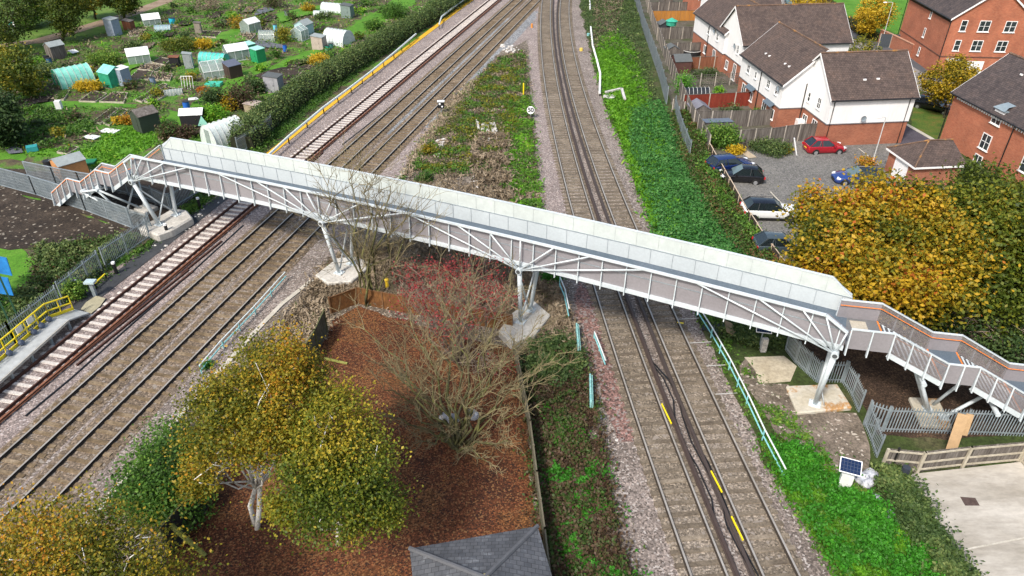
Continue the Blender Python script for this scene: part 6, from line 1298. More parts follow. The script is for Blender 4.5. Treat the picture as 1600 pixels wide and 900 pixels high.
# raised beds
SOIL = nmat('bed_soil', [(.05, .035, .028), (.09, .068, .052)], 2, 9, .5, .95, .6)
def bed(label, px, crop=None, cm='mid', edge=None, h=.22):
    pts = [G(u, v) for u, v in px]; c = sum(pts, Vector()) / 4; t = thing('raised_bed', label, 'raised bed', c, 0, 'raised beds of the allotments'); m = MB(); m.prism([(p.x, p.y) for p in pts], .0, h - .06); m.build('soil', SOIL, t, world=True)
    for a, b in zip(pts, pts[1:] + pts[:1]): q = MB(); q.bar(a + Vector((0, 0, h / 2)), b + Vector((0, 0, h / 2)), .07, h); q.build('edging', edge or M['cap_timber'], t, world=True)
    if crop:
        Q = poly_pts(px, crop); P = np.column_stack([Q, np.full(len(Q), h) + rng.random(len(Q)) * .25]); V = leafquads(P, .14); quads('crop', V, L_[cm], rng.random(len(Q)) * .5 + .3, t, loc=c)
BD = [('bare bed left of the two large bare beds, below the green polytunnel', [(86, 158), (97, 150), (110, 143), (100, 158)], 190, 'mid'), ('brown bed with a wooden edge, left of the pair below the golden shrub', [(124, 160), (146, 144), (168, 148), (150, 161)], 0, 'mid'), ('large dark bare bed right of the pair below the golden shrub', [(156, 161), (178, 146), (200, 147), (194, 162)], 0, 'mid'),
      ('dark bed nearest the blue bin in the grid of brown beds', [(202, 125), (216, 111), (240, 113), (232, 126)], 0, 'mid'), ('dark bed in the middle of the grid of brown beds', [(216, 110), (232, 101), (254, 104), (242, 112)], 190, 'dry'), ('dark bed at the right of the grid of brown beds', [(236, 126), (244, 114), (270, 117), (266, 127)], 190, 'dry'), ('dark bed at the top of the grid of brown beds', [(236, 99), (252, 92), (268, 94), (258, 103)], 0, 'mid'),
      ('long narrow bed left of the pair beside the rusty grasses', [(146, 192), (176, 170), (186, 172), (158, 195)], 190, 'bramble'), ('long narrow bed right of the pair beside the rusty grasses', [(162, 194), (192, 172), (200, 174), (172, 198)], 190, 'mid'), ('empty square timber frame on the grass near the new orange shed', [(90, 240), (110, 229), (124, 233), (106, 243)], 80, 'grassy'),
      ('dark tilled bed beside the pale grey shed with the stovepipe', [(462, 125), (478, 108), (500, 110), (490, 124)], 0, 'mid'), ('bed with white hoops beside the long hedge', [(492, 123), (498, 112), (534, 113), (530, 122)], 190, 'dry'), ('long leafy bed with a pale edge in the middle plots', [(212, 158), (256, 132), (262, 134), (222, 161)], 160, 'grassy'),
      ('reddish bed of seedlings right of the pale-edged leafy bed', [(226, 160), (262, 138), (276, 140), (240, 163)], 120, 'bramble'), ('brown bed near the top beside the thin brown upright store', [(308, 58), (316, 50), (346, 51), (338, 60)], 0, 'mid'), ('brown bed with timber planks right of the net cage', [(366, 62), (378, 54), (400, 55), (392, 64)], 190, 'dry'), ('tan bed beside the small brown hut', [(202, 58), (204, 50), (228, 48), (224, 56)], 190, 'dry')]
for lab, px, cr, cm in BD: bed(lab, px, cr, cm)
# ground plots, rows and growth between them
zone('tilled_plot', [(60, 150), (88, 148), (74, 158), (30, 168), (20, 160)], M['soil']); zone('tilled_plot', [(395, 118), (440, 105), (500, 100), (470, 128), (430, 130)], M['soil']); zone('tilled_plot', [(545, 75), (580, 55), (600, 60), (560, 85)], M['soil'])
zone('weed_sheet', [(398, 66), (404, 62), (448, 70), (446, 76), (405, 73)], pmat('weed_sheet', (.14, .15, .18), .7)); zone('weed_sheet', [(400, 15), (420, 11), (430, 15), (412, 20), (398, 24)], pmat('weed_sheet', (.14, .15, .18), .7)); zone('weed_sheet', [(5, 230), (25, 228), (36, 238), (14, 240)], pmat('weed_sheet', (.14, .15, .18), .7))
LAWNS += [[(150, 118), (205, 96), (235, 84), (250, 90), (214, 104), (160, 128)], [(262, 170), (300, 180), (322, 165), (330, 182), (280, 200), (262, 205)], [(430, 22), (470, 12), (500, 8), (520, 14), (470, 26), (440, 34)], [(345, 50), (372, 44), (384, 62), (356, 70), (330, 66)], [(300, 66), (345, 60), (350, 68), (310, 76)]]
for px in LAWNS[-5:]: zone('lawn', px, M['grass'])
rows = [(u, v, w_, s_) for (u, v, w_, s_) in [(30, 168, 36, 0), (70, 176, 30, 0), (110, 186, 34, 0), (60, 200, 40, 0), (350, 34, 26, 0), (290, 34, 24, 0), (230, 70, 22, 0), (420, 28, 22, 0), (460, 100, 22, 0), (560, 66, 20, 0), (265, 52, 18, 0), (335, 22, 24, 0), (390, 14, 22, 0), (560, 8, 22, 0), (500, 44, 16, 0), (140, 100, 18, 0), (30, 128, 18, 0)]]
for i, (u, v, w_, _) in enumerate(rows):
    h_ = w_ * .42; zone('tilled_plot', [(u - w_ * .6, v + h_ * .5), (u - w_ * .1, v - h_ * .5), (u + w_ * .6, v - h_ * .45), (u + w_ * .15, v + h_ * .5)], M['soil'] if i % 3 else nmat('dry_plot', [(.16, .11, .08), (.24, .18, .14)], .6, 8, .4, world=True), ragged=.15)
    for k in range(4):
        f = (k - 1.5) / 4; Q0 = (u - w_ * .35 + f * w_ * .9, v + h_ * .42); Q1 = (u + w_ * .1 + f * w_ * .9, v - h_ * .42); a_, b_ = G(*Q0), G(*Q1); n_ = 90; t_ = rng.random(n_); P = np.array([a_.lerp(b_, x) for x in t_]) + rng.normal(size=(n_, 3)) * np.array([.1, .1, 0]) + np.array([0, 0, 1]) * rng.uniform(.05, .35, n_)[:, None]
        o = quads('crop_row', leafquads(P, .16, .4), L_[['mid', 'bright', 'dark', 'grassy', 'bramble'][(i + k) % 5]], rng.random(n_)); tag(o, kind='stuff')
AL = [(0, 250), (60, 240), (150, 232), (240, 232), (330, 225), (400, 205), (460, 160), (560, 98), (640, 48), (720, 0), (760, -30), (300, -20), (215, 42), (110, 68), (0, 110)]
cover('allotment_growth', AL, 60000, .19, 'mid', .5, .48, sc=.3, patch=.57, seed=3, avoid=LAWNS); cover('allotment_growth', AL, 34000, .18, 'dark', .6, .65, patch=.61, seed=21, avoid=LAWNS); cover('allotment_growth', AL, 16000, .18, 'dry', .4, .3, aspect=3, up=.1, patch=.58, seed=40, avoid=LAWNS); cover('allotment_growth', AL, 30000, .16, 'grassy', .2, .45, patch=.56, seed=64, avoid=LAWNS, aspect=2); cover('allotment_growth', AL, 9000, .18, 'birch_green', .5, .7, patch=.64, seed=77, avoid=LAWNS)
cover('lower_plot_scrub', [(0, 180), (60, 170), (130, 175), (150, 200), (110, 225), (60, 235), (0, 235), (-60, 235), (-60, 190)], 14000, .16, 'mid', .7, .35, patch=.48)
cover('plot_grass', [(165, 205), (205, 200), (260, 182), (262, 215), (215, 240), (150, 262), (85, 245), (30, 240), (70, 232), (140, 236)], 6000, .13, 'grassy', .12, .5, patch=.4, aspect=2.5)
cover('shrubs_below_soil', [(60, 392), (110, 378), (150, 380), (200, 372), (215, 378), (165, 425), (110, 470), (60, 510), (0, 545), (-60, 580), (-60, 470), (20, 470), (60, 440)], 22000, .14, 'dark', .8, .7, patch=.42)
cover('shrubs_below_soil', [(60, 392), (150, 380), (205, 375), (165, 420), (110, 465), (40, 480)], 9000, .14, 'bramble', .7, .5, patch=.42)
SH = [('golden shrub below the large green polytunnel', 140, 142, 15, 1.3, 'yellow', .85, 2600), ('yellow-orange shrub near the turquoise tunnel', 322, 76, 12, 1.4, 'yellow', .8, 1800), ('bright orange-yellow shrub near the white polytunnel', 498, 102, 12, 1.5, 'yellow', .9, 2000), ('small yellow shrub at the corner of the mint tent shed', 161, 126, 5, .9, 'yellow', .85, 500),
      ('red and orange flower clump beside the dark round bush', 318, 145, 8, .8, 'oak', .95, 800), ('large leafy bush between two greenhouses on the left', 164, 100, 18, 1.8, 'mid', .8, 3000), ('dark round bush at the end of the grass path', 338, 172, 13, 2.6, 'dark', .35, 3200), ('large brown twiggy bush beside the crate store', 380, 168, 17, 2.8, 'bramble', .2, 3400), ('yellow-leaved shrub in front of the brown twiggy bush', 360, 172, 9, 1.8, 'yellow', .55, 1200),
      ('dark bush at the edge of the shorn grass path', 402, 145, 12, 1.7, 'dark', .4, 2200), ('lime-edged laurel above the white polytunnel by the bridge', 340, 190, 20, 1.8, 'grassy', .55, 3400), ('blue-green bush beside the white polytunnel by the bridge', 392, 206, 17, 2.0, 'dark', .7, 3200), ('mauve and green bush above the left end of the bridge', 268, 214, 15, 1.6, 'bramble', .5, 2400), ('purple heather bush beside the black shed', 292, 216, 13, 1.3, 'bramble', .1, 2000),
      ('rusty ornamental grass beside the narrow beds', 200, 194, 9, 1.0, 'birch', .75, 1200), ('yellow shrub beside the rusty ornamental grass', 184, 194, 6, .8, 'yellow', .7, 600), ('tall yellow-green shrub between dome cloche and pale greenhouse', 444, 66, 8, 2.2, 'birch_green', .7, 1500), ('small yellow bush at the top beside the white tunnels', 482, 18, 9, 1.3, 'yellow', .5, 1000), ('grey-green bush in front of the top white tunnel', 508, 30, 12, 1.2, 'dark', .6, 1500),
      ('dark green bush at the upper edge of the long hedge', 615, 28, 20, 2.4, 'mid', .35, 3600), ('leafy bush between the grass path and the long hedge', 585, 45, 14, 1.6, 'mid', .5, 2000), ('blue-green cabbage patch left of the bright orange-yellow shrub', 478, 98, 13, .6, 'dark', .8, 1500), ('orange-leaved shrub left of the pale top greenhouse', 373, 46, 9, 2.0, 'oak', .6, 1300), ('thin hazel stand at the top centre of the allotments', 330, 16, 16, 2.6, 'dry', .3, 1600), ('twiggy stand at the top right of the allotments', 430, 12, 14, 2.2, 'bramble', .3, 1500), ('olive bushes in the middle of the upper plots', 282, 78, 24, 1.5, 'birch_green', .3, 4200), ('silvery bush left of the greenhouse with the ribbed roof', 204, 78, 12, 1.2, 'dark', .7, 1400), ('bright green bush at the end of the turquoise tunnel', 351, 102, 5, 1.0, 'bright', .8, 500), ('grey-green bush left of the large green polytunnel', 74, 118, 18, 1.6, 'dark', .7, 2600), ('yellow-green bush beside the shrub-covered palisade', 118, 468, 12, 1.4, 'mid', .8, 2200),
      ('bright green weed clump beside the turquoise cable guard', 862, 440, 14, .9, 'bright', .35, 2000), ('dark round bush on the brown mound above the bridge', 661, 284, 11, .9, 'mid', .25, 1600), ('rust-tipped bush on the edge of the scrub triangle', 670, 240, 10, .9, 'oak_green', .7, 1300), ('small tuft of grass beside the blue pipe rails', 325, 574, 4, .5, 'bright', .2, 300)]
for lab, u, v, r_, h, mt, mid, n in SH: shrub(lab, u, v, r_, h, mt, n, .15 if v < 250 else .12, mid=mid, name='bush')
tn = [(u, v) for u, v in [(30, 140), (62, 200), (95, 215), (120, 190), (240, 168), (252, 60), (290, 62), (228, 62), (345, 44), (362, 30), (300, 20), (270, 12), (412, 40), (455, 30), (560, 20), (575, 10), (600, 20), (560, 62), (575, 75), (540, 88), (520, 92), (470, 150), (455, 146), (420, 180), (440, 185), (415, 165), (262, 112), (300, 128), (345, 70), (410, 110), (432, 92), (392, 130), (250, 150), (205, 140), (68, 100), (50, 118), (110, 108), (140, 112)]]
for i, (u, v) in enumerate(tn): shrub('low leafy bush among the allotment plots', u, v, 5 + 5 * rng.random(), .7 + .7 * rng.random(), ['mid', 'dark', 'birch_green', 'bramble', 'grassy'][i % 5], 420, .17, name='bush', group='low bushes among the allotment plots', mid=.3 + .4 * rng.random())
# butts, frames and odds and ends
def drum(label, u, v, r_, h, mat, n=14, name='water_butt', cat='barrel', group=None):
    t = thing(name, label, cat, G(u, v), 0, group); MB().tube([(0, 0, 0), (0, 0, h * .5), (0, 0, h)], r_, n, r_ * .94).build('barrel', mat, t, smooth=False); MB().tube([(0, 0, h + .001), (0, 0, h + .04)], r_ * .98, n).build('lid', M['trim'], t)
drum('bright blue barrel beside the shorn grass path', 446, 80, .3, .9, pmat('barrel_blue', (.02, .12, .5), .4)); drum('royal blue drum next to the black shed', 293, 172, .38, 1.0, pmat('barrel_blue', (.02, .12, .5), .4)); drum('light blue butt beside the dome cloche', 431, 49, .32, 1.0, pmat('butt_sky', (.15, .5, .65), .4)); drum('turquoise ball-shaped butt near the raised beds', 270, 36, .5, .8, pmat('butt_turq', (.02, .38, .55), .4)); drum('black butt near the grey shed by the track', 75, 98, .4, .9, W_BLACK); drum('dark blue butt beside the grey shed by the track', 79, 101, .35, .9, pmat('butt_navy', (.04, .12, .25), .5)); drum('grey-blue dustbin beside the grid of brown beds', 240, 131, .35, .8, pmat('bin_blue', (.18, .25, .36), .5)); drum('green butt in front of the beige shed', 512, 78, .35, .6, pmat('butt_green', (.02, .3, .2), .5)); drum('teal butt beside the green one in front of the beige shed', 517, 75, .35, .6, pmat('butt_teal', (.03, .26, .22), .5)); drum('black tub beside the rotten fence of the new orange shed', 78, 262, .45, .7, W_BLACK); drum('round grey butt near the white polytunnel on the right', 519, 88, .45, .6, pmat('butt_grey', (.2, .25, .27), .5)); drum('grey plastic butt at the top among the yellow bushes', 449, 26, .4, .9, pmat('butt_grey', (.2, .25, .27), .5))
def slabthing(label, u, v, w, d, z, th, rz, mat, name, cat, tilt=0.0, legs=True):
    t = thing(name, label, cat, G(u, v), R(rz)); m = MB(); m.obox((0, 0, z), (w, d, th), 0, R(tilt)); m.build('top', mat, t)
    if legs:
        for i in (-1, 1):
            for j in (-1, 1): q = MB(); q.box((i * w * .42 - .03, j * d * .4 - .03, 0), (i * w * .42 + .03, j * d * .4 + .03, z)); q.build('leg', M['wood_grey'], t)
slabthing('white board lying in the grass above the bridge end', 172, 206, 1.9, 1.1, .12, .05, -15, M['roof_white'], 'white_board', 'board', legs=False)
slabthing('small white table on the mown grass', 304, 162, 1.1, .8, .6, .05, 20, M['roof_white'], 'garden_table', 'table')
slabthing('white board leaning beside the grey shed by the track', 116, 84, 1.1, 1.0, .35, .05, -30, M['roof_white'], 'white_board', 'board', 12, False)
slabthing('white tray frame lying near the new orange shed', 144, 216, 1.6, .9, .15, .08, -20, M['roof_white'], 'cold_frame', 'cold frame', legs=False)
slabthing('green sandpit with a white rim beside the shorn grass path', 335, 134, 1.9, 1.3, .25, .3, 0, pmat('sandpit_green', (.05, .45, .32), .5), 'sandpit', 'sandpit', legs=False)
slabthing('blue tarpaulin bundle near the left staircase', 52, 236, 1.0, .8, .3, .5, 30, pmat('tarp_teal', (.03, .32, .34), .6), 'tarpaulin', 'tarpaulin', legs=False)
slabthing('white beehive box on a stand in the lower plots', 95, 174, .6, .6, .8, .9, 10, M['roof_white'], 'beehive', 'beehive')
slabthing('green tarpaulin sheet behind the new orange shed', 136, 256, 1.6, 1.2, .15, .2, 10, pmat('tarp_green', (.01, .22, .1), .6), 'tarpaulin', 'tarpaulin', legs=False)
m = MB(); p = G(320, 205); m.add([p + Vector((-.6, 0, .6)), p + Vector((.6, 0, .6)), p + Vector((0, 0, 1.7)), p + Vector((-.6, .04, .6)), p + Vector((.6, .04, .6)), p + Vector((0, .04, 1.7))], [(0, 1, 2), (5, 4, 3), (0, 3, 4, 1), (1, 4, 5, 2), (2, 5, 3, 0)]); m.bar(p, p + Vector((0, 0, .6)), .05, .05); solo(m, 'pennant_sign', pmat('pennant_mint', (.25, .55, .45), .6), 'mint triangular pennant on a stick above the bridge', 'pennant')
t = thing('swing_frame', 'white metal garden frame in the middle plots', 'frame', G(285, 140)); m = MB()
for i in range(5): x = i * .35; m.tube([(x, 0, 0), (x + .1, .2, 1.6)], .03, 5)
m.tube([(.1, .2, 1.6), (1.5, .2, 1.6)], .03, 5); m.build('frame', M['upvc'], t)
t = thing('field_sign', 'small white and teal sign board by the trees at the top left', 'sign', G(22, 52)); m = MB(); m.bar((0, 0, 0), (0, 0, 1.2), .08, .08); m.build('post', M['lamp_grey'], t); m = MB(); m.box((-.6, -.05, 1.0), (.6, -.01, 2.0)); b_ = m.build('board', M['upvc'], t); m = MB(); m.box((-.35, -.07, 1.2), (.35, -.051, 1.75)); m.build('panel', pmat('teal_panel', (.04, .4, .38), .5), b_)
# blue tarpaulin stand at the left edge
t = thing('tarpaulin_stand', 'blue tarpaulin screen on green posts at the left edge', 'screen', G(18, 520), 0)
B0 = G(18, 520)
for (u0, v0, u1, v1) in ((-60, 416, 19, 431), (-60, 449, 21, 462)):
    a, b = G(u0, v0, 2.6 if v0 < 430 else 1.3), G(u1, v1, 2.6 if v0 < 430 else 1.3)
    m = MB(); m.add([a, b, b + Vector((-.1, .3, 1.2)), a + Vector((-.1, .3, 1.2)), a + Vector((0, .05, 0)), b + Vector((0, .05, 0)), b + Vector((-.1, .36, 1.2)), a + Vector((-.1, .36, 1.2))], [(0, 1, 2, 3), (7, 6, 5, 4), (0, 4, 5, 1), (1, 5, 6, 2), (2, 6, 7, 3)]); m.build('sheet', nmat('blue_tarpaulin', [(.01, .12, .38), (.02, .20, .50)], 1, 3, .12, .5), t, world=True)
for (u, v) in ((22, 520), (30, 500)): p = G(u, v); m = MB(); m.bar(p, Vector((p.x - .2, p.y + .3, 3.6)), .1, .1); m.build('post', pmat('green_post', (.03, .12, .06), .7), t, world=True)
# ---------------------------------------------------------------- lineside furniture
# platform with yellow railings
a, b = G(92, 498, .9), G(-70, 640, .9); d = (b - a).normalized(); n = Vector((-d.y, d.x, 0)); L = (b - a).length
if n.x < 0: n = -n
pt = thing('track_platform', 'short grey walkway platform with yellow railings beside the newly laid track', 'platform', (a.x, a.y, 0))
W_ = 1.25
m = MB(); m.bar(a - Vector((0, 0, .06)) , b - Vector((0, 0, .06)), W_, .1); m.build('walkway', pmat('pale_grating', (.40, .42, .42), .7), pt, world=True)
e1 = a - d * 1.0 + n * .25; m = MB(); m.bar(a - Vector((0, 0, .06)) + d * .02, G(128, 487, .35), W_, .1); m.build('ramp', pmat('pale_grating', (.40, .42, .42), .7), pt, world=True)
m = MB(); m.bar(a + n * (W_ / 2 + .04) - Vector((0, 0, .1)), b + n * (W_ / 2 + .04) - Vector((0, 0, .1)), .06, .16); m.build('edge_beam', pmat('pale_timber', (.5, .48, .42), .7), pt, world=True)
k = int(L / 1.5)
for i in range(k + 1):
    for s in (1, -1): p = a + d * (L * i / k) + n * s * (W_ / 2 - .08); m = MB(); m.bar(Vector((p.x, p.y, 0)), p - Vector((0, 0, .12)), .13, .13); m.build('support', M['galv'], pt, world=True)
Y_ = pmat('safety_yellow', (.80, .62, .01), .45, var=.05)
def yrail(p, q):
    L2 = (q - p).length
    for h in (.55, 1.1): m = MB(); m.tube([p + Vector((0, 0, h)), q + Vector((0, 0, h))], .05, 6); m.build('guard_rail', Y_, pt, world=True)
    m = MB(); m.bar(p + Vector((0, 0, .1)), q + Vector((0, 0, .1)), .04, .2); m.build('toe_board', Y_, pt, world=True)
    k = max(1, round(L2 / .95))
    for i in range(k + 1): c = p.lerp(q, i / k); m = MB(); m.tube([c, c + Vector((0, 0, 1.1))], .04, 6); m.build('guard_post', Y_, pt, world=True)
yrail(a - n * W_ / 2, b - n * W_ / 2); q_ = G(115, 484, .5); yrail(a - n * W_ / 2, q_)
for f, c in ((.16, M['plate_w']), (.27, M['plate_w'])): p = a + d * (L * f) - n * (W_ / 2 + .06); m = MB(); m.obox(p + Vector((0, 0, .72)), (.5, .03, .55), math.atan2(d.y, d.x)); m.build('notice', c, pt, world=True)
for f in (.04, .12, .2, .33, .45): p = a + d * (L * f) - n * (W_ / 2 - .22); m = MB(); m.dome(tuple(p + Vector((0, 0, .18))), .2, 8, 5); m.build('cable_drum', pmat('drum_mix', (.1, .13, .2), .5), pt, world=True)
zone('cess_panel', [(126, 483), (150, 462), (165, 466), (142, 490)], pmat('pale_sleeper_panel', (.36, .33, .22), .9), z=.2)
# low cable route, yellow line, pipes
yl = [G(u, v) for u, v in [(330, 318), (405, 255), (500, 178), (560, 131), (640, 73), (740, -2), (800, -50)]]
m = MB()
for p, q in zip(yl[1:-1], yl[2:]): m.bar(p + Vector((0, 0, .07)), q + Vector((0, 0, .07)), .75, .1)
solo(m, 'yellow_cable_trough', pmat('yellow_troughing', (.62, .36, .015), .6), 'long bright yellow cable trough line along the edge of the left ballast', 'cable trough')
def pipeline(label, px, r_, mat, z=.8, posts=True, name='cable_pipe', group=None, every=4.0, n=6):
    pts = [G(u, v, z) for u, v in px]; t = thing(name, label, 'pipe', Vector((pts[0].x, pts[0].y, 0)), 0, group); MB().tube(pts, r_, n).build('pipe', mat, t, world=True)
    if posts:
        for p, q in zip(pts[:-1], pts[1:]):
            k = max(1, round((q - p).length / every))
            for i in range(k + 1): c = p.lerp(q, i / k); m = MB(); m.bar(Vector((c.x, c.y, 0)), c, .1, .1); m.build('support', M['gutter'], t, world=True)
    return t
wp = pmat('white_trunking', (.55, .60, .58), .6)
pipeline('white elevated cable pipe on black supports below the long hedge', [(420, 242), (450, 214), (505, 168), (548, 136), (582, 110), (615, 83), (650, 53)], .13, wp)
pipeline('white elevated cable pipe at the top end of the long hedge', [(686, 38), (690, 26), (705, 14), (725, 0), (755, -22)], .13, wp)
pipeline('kinked white pipe on the green slope right of the tracks', [(923, 42), (926, 70), (933, 95), (938, 115), (937, 146)], .14, M['upvc'], z=.35)
pipeline('short straight white pipe on the slope at the top edge', [(921, -15), (922, 15)], .14, M['upvc'], z=.35)
aq = pmat('aqua_rail', (.22, .52, .54), .45); wq = pmat('white_rail', (.62, .68, .68), .45)
def guard(label, px, cols=(0, 1), z=.9, name='handrail_fence'):
    pts = [G(u, v) for u, v in px]; t = thing(name, label, 'handrail', pts[0], 0, 'blue and white lineside handrails')
    for i, h in enumerate((z, z * .5)):
        m = MB(); m.tube([p + Vector((0, 0, h)) for p in pts], .045, 6); m.build('rail', (wq, aq)[i], t, world=True)
    for p, q in zip(pts[:-1], pts[1:]):
        k = max(1, round((q - p).length / 2.0))
        for i in range(k): c = p.lerp(q, i / k); m = MB(); m.tube([c, c + Vector((0, 0, z))], .04, 6); m.build('post', aq, t, world=True)
guard('blue and white handrail along the foot of the right bank', [(1088, 495), (1110, 530), (1138, 580), (1165, 635), (1190, 690), (1222, 752)])
guard('blue and white handrail left of the brown scrub, beside the straight track', [(316, 585), (350, 545), (400, 492), (448, 438)], z=.7)
guard('short blue and white handrail on the red ballast', [(928, 530), (936, 550), (945, 575)], z=.6)
guard('blue handrail leaning on the ivy beside the tall concrete footing', [(874, 455), (882, 475), (888, 505)], z=1.2)
for lab, u0, v0, u1, v1 in (('upper turquoise mesh screen beside the dark brambles', 900, 520, 903, 556), ('lower turquoise mesh screen beside the dark brambles', 921, 600, 922, 645)):
    p, q = G(u0, v0), G(u1, v1); m = MB(); m.bar(p + Vector((0, 0, .4)), q + Vector((0, 0, .4)), .1, .8); m.bar(p + Vector((.12, 0, .35)), q + Vector((.12, 0, .35)), .05, .7); o = solo(m, 'mesh_screen', nmat('turquoise_mesh', [(.15, .42, .42), (.35, .58, .55)], 3, 9, .3, .6), lab, 'screen')
# kerb lines of the trough route
for lab, px in (('long pale concrete trough line edging the scrub above the bridge', [(612, 290), (640, 262), (680, 200), (700, 172), (724, 148)]), ('long pale concrete trough line edging the yard side of the straight tracks', [(488, 440), (440, 478), (400, 520), (330, 598), (250, 690), (170, 780), (120, 840), (40, 940)])):
    pts = [G(u, v) for u, v in px]; m = MB()
    for p, q in zip(pts[:-1], pts[1:]):
        k = max(1, int((q - p).length / 1.0))
        for i in range(k):
            x, y = p.lerp(q, i / k), p.lerp(q, (i + 1.0) / k); m.bar(x + Vector((0, 0, .09 + rng.uniform(-.03, .02))), y + Vector((0, 0, .09 + rng.uniform(-.03, .02))), .32, .14)
    solo(m, 'cable_trough', M['kerb'], lab, 'cable trough')
# rails lying loose
def looserail(label, px, mat=None):
    pts = [G(u, v) for u, v in px]; L = [pts[0].lerp(pts[-1], i / 6) for i in range(7)] if len(px) == 2 else pts; m = railmesh([Vector((p.x, p.y, 0)) for p in L], .03, .13, .15); return solo(m, 'loose_rail', mat or M['rail_rust'], label, 'rail', 'loose rusty rails beside the tracks')
looserail('left one of two long loose rails lying beside the newly laid track', [(112, 571), (295, 424)]); looserail('right one of two long loose rails lying beside the newly laid track', [(121, 573), (302, 426)])
looserail('short loose rusty rail below the bridge near the left pier', [(284, 430), (347, 379)]); looserail('short rusty rail stub just above the bridge', [(487, 256), (505, 240)])
for lab, px in (('left old rail lying in the dry grass of the triangle', [(779, 313), (781, 230)]), ('right old rail lying in the dry grass of the triangle', [(789, 317), (782, 225)])): looserail(lab, px)
# concrete beams lying in the triangle
for lab, u0, v0, u1, v1, w in (('thin white concrete post lying in the scrub, leftmost of four', 745, 190, 748, 205, .25), ('white concrete post lying in the scrub, second from the left', 755, 196, 753, 226, .4), ('rusty white concrete post lying in the scrub, third from the left', 761, 199, 764, 224, .35), ('wide white concrete beam lying in the scrub, rightmost of four', 769, 195, 777, 222, .6)):
    p, q = G(u0, v0), G(u1, v1); m = MB(); m.bar(p + Vector((0, 0, .2)), q + Vector((0, 0, .2)), w, .25); solo(m, 'concrete_beam', nmat('weathered_white', [(.36, .33, .29), (.55, .53, .49)], 2, 7, .3), lab, 'beam', 'concrete beams lying in the scrub', bevel=.02)
# rubble
def rubble(name, label, px, n, s0, s1, mat, group=None, squash=.6):
    Q = poly_pts(px, n); m = MB()
    for x, y in Q:
        s = rng.uniform(s0, s1); o = len(m.v); m.dome((x, y, s * .25), s, 5, 3, (rng.uniform(.6, 1.3), rng.uniform(.6, 1.3), squash))
        for i in range(o, len(m.v)): v = m.v[i]; m.v[i] = (v[0] + rng.uniform(-.15, .15) * s, v[1] + rng.uniform(-.15, .15) * s, v[2] + rng.uniform(-.1, .1) * s)
    return tag(m.build(name, mat), label, None, group, 'stuff')
WH = nmat('pale_rubble', [(.40, .38, .36), (.6, .58, .55)], 2, 8, .2)
rubble('rubble', None, [(675, 225), (695, 218), (690, 240), (678, 250)], 26, .12, .4, WH); rubble('rubble', None, [(640, 262), (700, 180), (790, 150), (820, 200), (835, 300), (700, 290)], 70, .04, .16, WH); rubble('rubble', None, [(780, 73), (815, 73), (810, 84), (785, 82)], 26, .15, .4, WH); rubble('rubble', None, [(800, 180), (815, 178), (812, 192), (800, 196)], 6, .12, .3, WH)
rubble('rubble', None, [(735, 260), (758, 265), (756, 310), (742, 315)], 26, .08, .22, WH); rubble('rubble', None, [(780, 280), (840, 280), (850, 330), (790, 325)], 20, .06, .2, WH)
rubble('clod_stones', None, [(0, 300), (200, 360), (180, 378), (0, 388)], 130, .04, .13, nmat('clods', [(.16, .12, .09), (.3, .26, .2)], 2, 8, .3)); rubble('rubble', None, [(985, 890), (880, 880), (830, 870), (930, 700), (960, 690)], 24, .05, .14, WH)
rubble('stones', None, [(1180, 600), (1240, 655), (1340, 660), (1360, 720), (1300, 735), (1230, 690)], 110, .03, .1, nmat('yard_stones', [(.3, .26, .2), (.45, .4, .34)], 2, 8, .3)); rubble('stones', None, [(470, 430), (560, 400), (700, 380), (860, 430), (880, 480), (820, 520), (640, 480), (500, 470)], 160, .03, .11, nmat('yard_stones', [(.3, .26, .2), (.45, .4, .34)], 2, 8, .3))
rubble('trackside_stones', None, [(232, 380), (345, 312), (352, 318), (245, 395)], 40, .05, .2, WH)
# signals, signs, posts
t = thing('ground_signal', 'small black and white ground signal beside the straight tracks', 'signal', G(690, 180)); m = MB(); m.tube([(0, 0, 0), (0, 0, .9)], .07, 6); m.build('post', M['galv'], t); m = MB(); m.box((-.35, -.25, .9), (.35, .25, 1.6)); hd = m.build('head', M['gutter'], t); m = MB(); m.tube([(-.12, -.26, 1.4), (-.12, -.3, 1.4)], .12, 10); m.tube([(.14, -.26, 1.1), (.14, -.3, 1.1)], .1, 10); m.build('lens', M['lamp_clear'], hd); m = MB(); m.box((-.4, -.3, 1.602), (.4, .3, 1.65)); m.build('hood', M['upvc'], hd)
p = G(829, 186); t = thing('speed_sign', 'round white 50 speed sign on a short post beside the curving track', 'sign', p); h = hz(829, 186, 172); m = MB(); m.tube([(0, .03, 0), (0, .03, h)], .04, 6); m.build('post', M['galv'], t)
tilt = Matrix.Rotation(R(-25), 3, 'X'); m = MB(); n = 20; vs = [tuple(tilt @ Vector((.42 * math.cos(6.283 * i / n), 0, .42 * math.sin(6.283 * i / n))) + Vector((0, y, h))) for y in (-.03, .0) for i in range(n)]; m.add(vs, [tuple(range(n)), tuple(range(n, 2 * n))[::-1]] + [(i, (i + 1) % n, n + (i + 1) % n, n + i) for i in range(n)]); di = m.build('disc', M['upvc'], t)
fc = bpy.data.curves.new('digits', 'FONT'); fc.body = '50'; fc.size = .66; fc.extrude = .008; fc.offset = .022; fc.align_x = 'CENTER'; fc.align_y = 'CENTER'; fo = bpy.data.objects.new('digits', fc); C.objects.link(fo); bpy.context.view_layer.update(); dg = bpy.context.evaluated_depsgraph_get(); me = bpy.data.meshes.new_from_object(fo.evaluated_get(dg)); bpy.data.objects.remove(fo); o = bpy.data.objects.new('digits', me); C.objects.link(o); o.parent = di; me.materials.clear(); me.materials.append(M['gutter']); o.location = (0, -.08, h + .03); o.rotation_euler = (R(90 - 25), 0, 0)
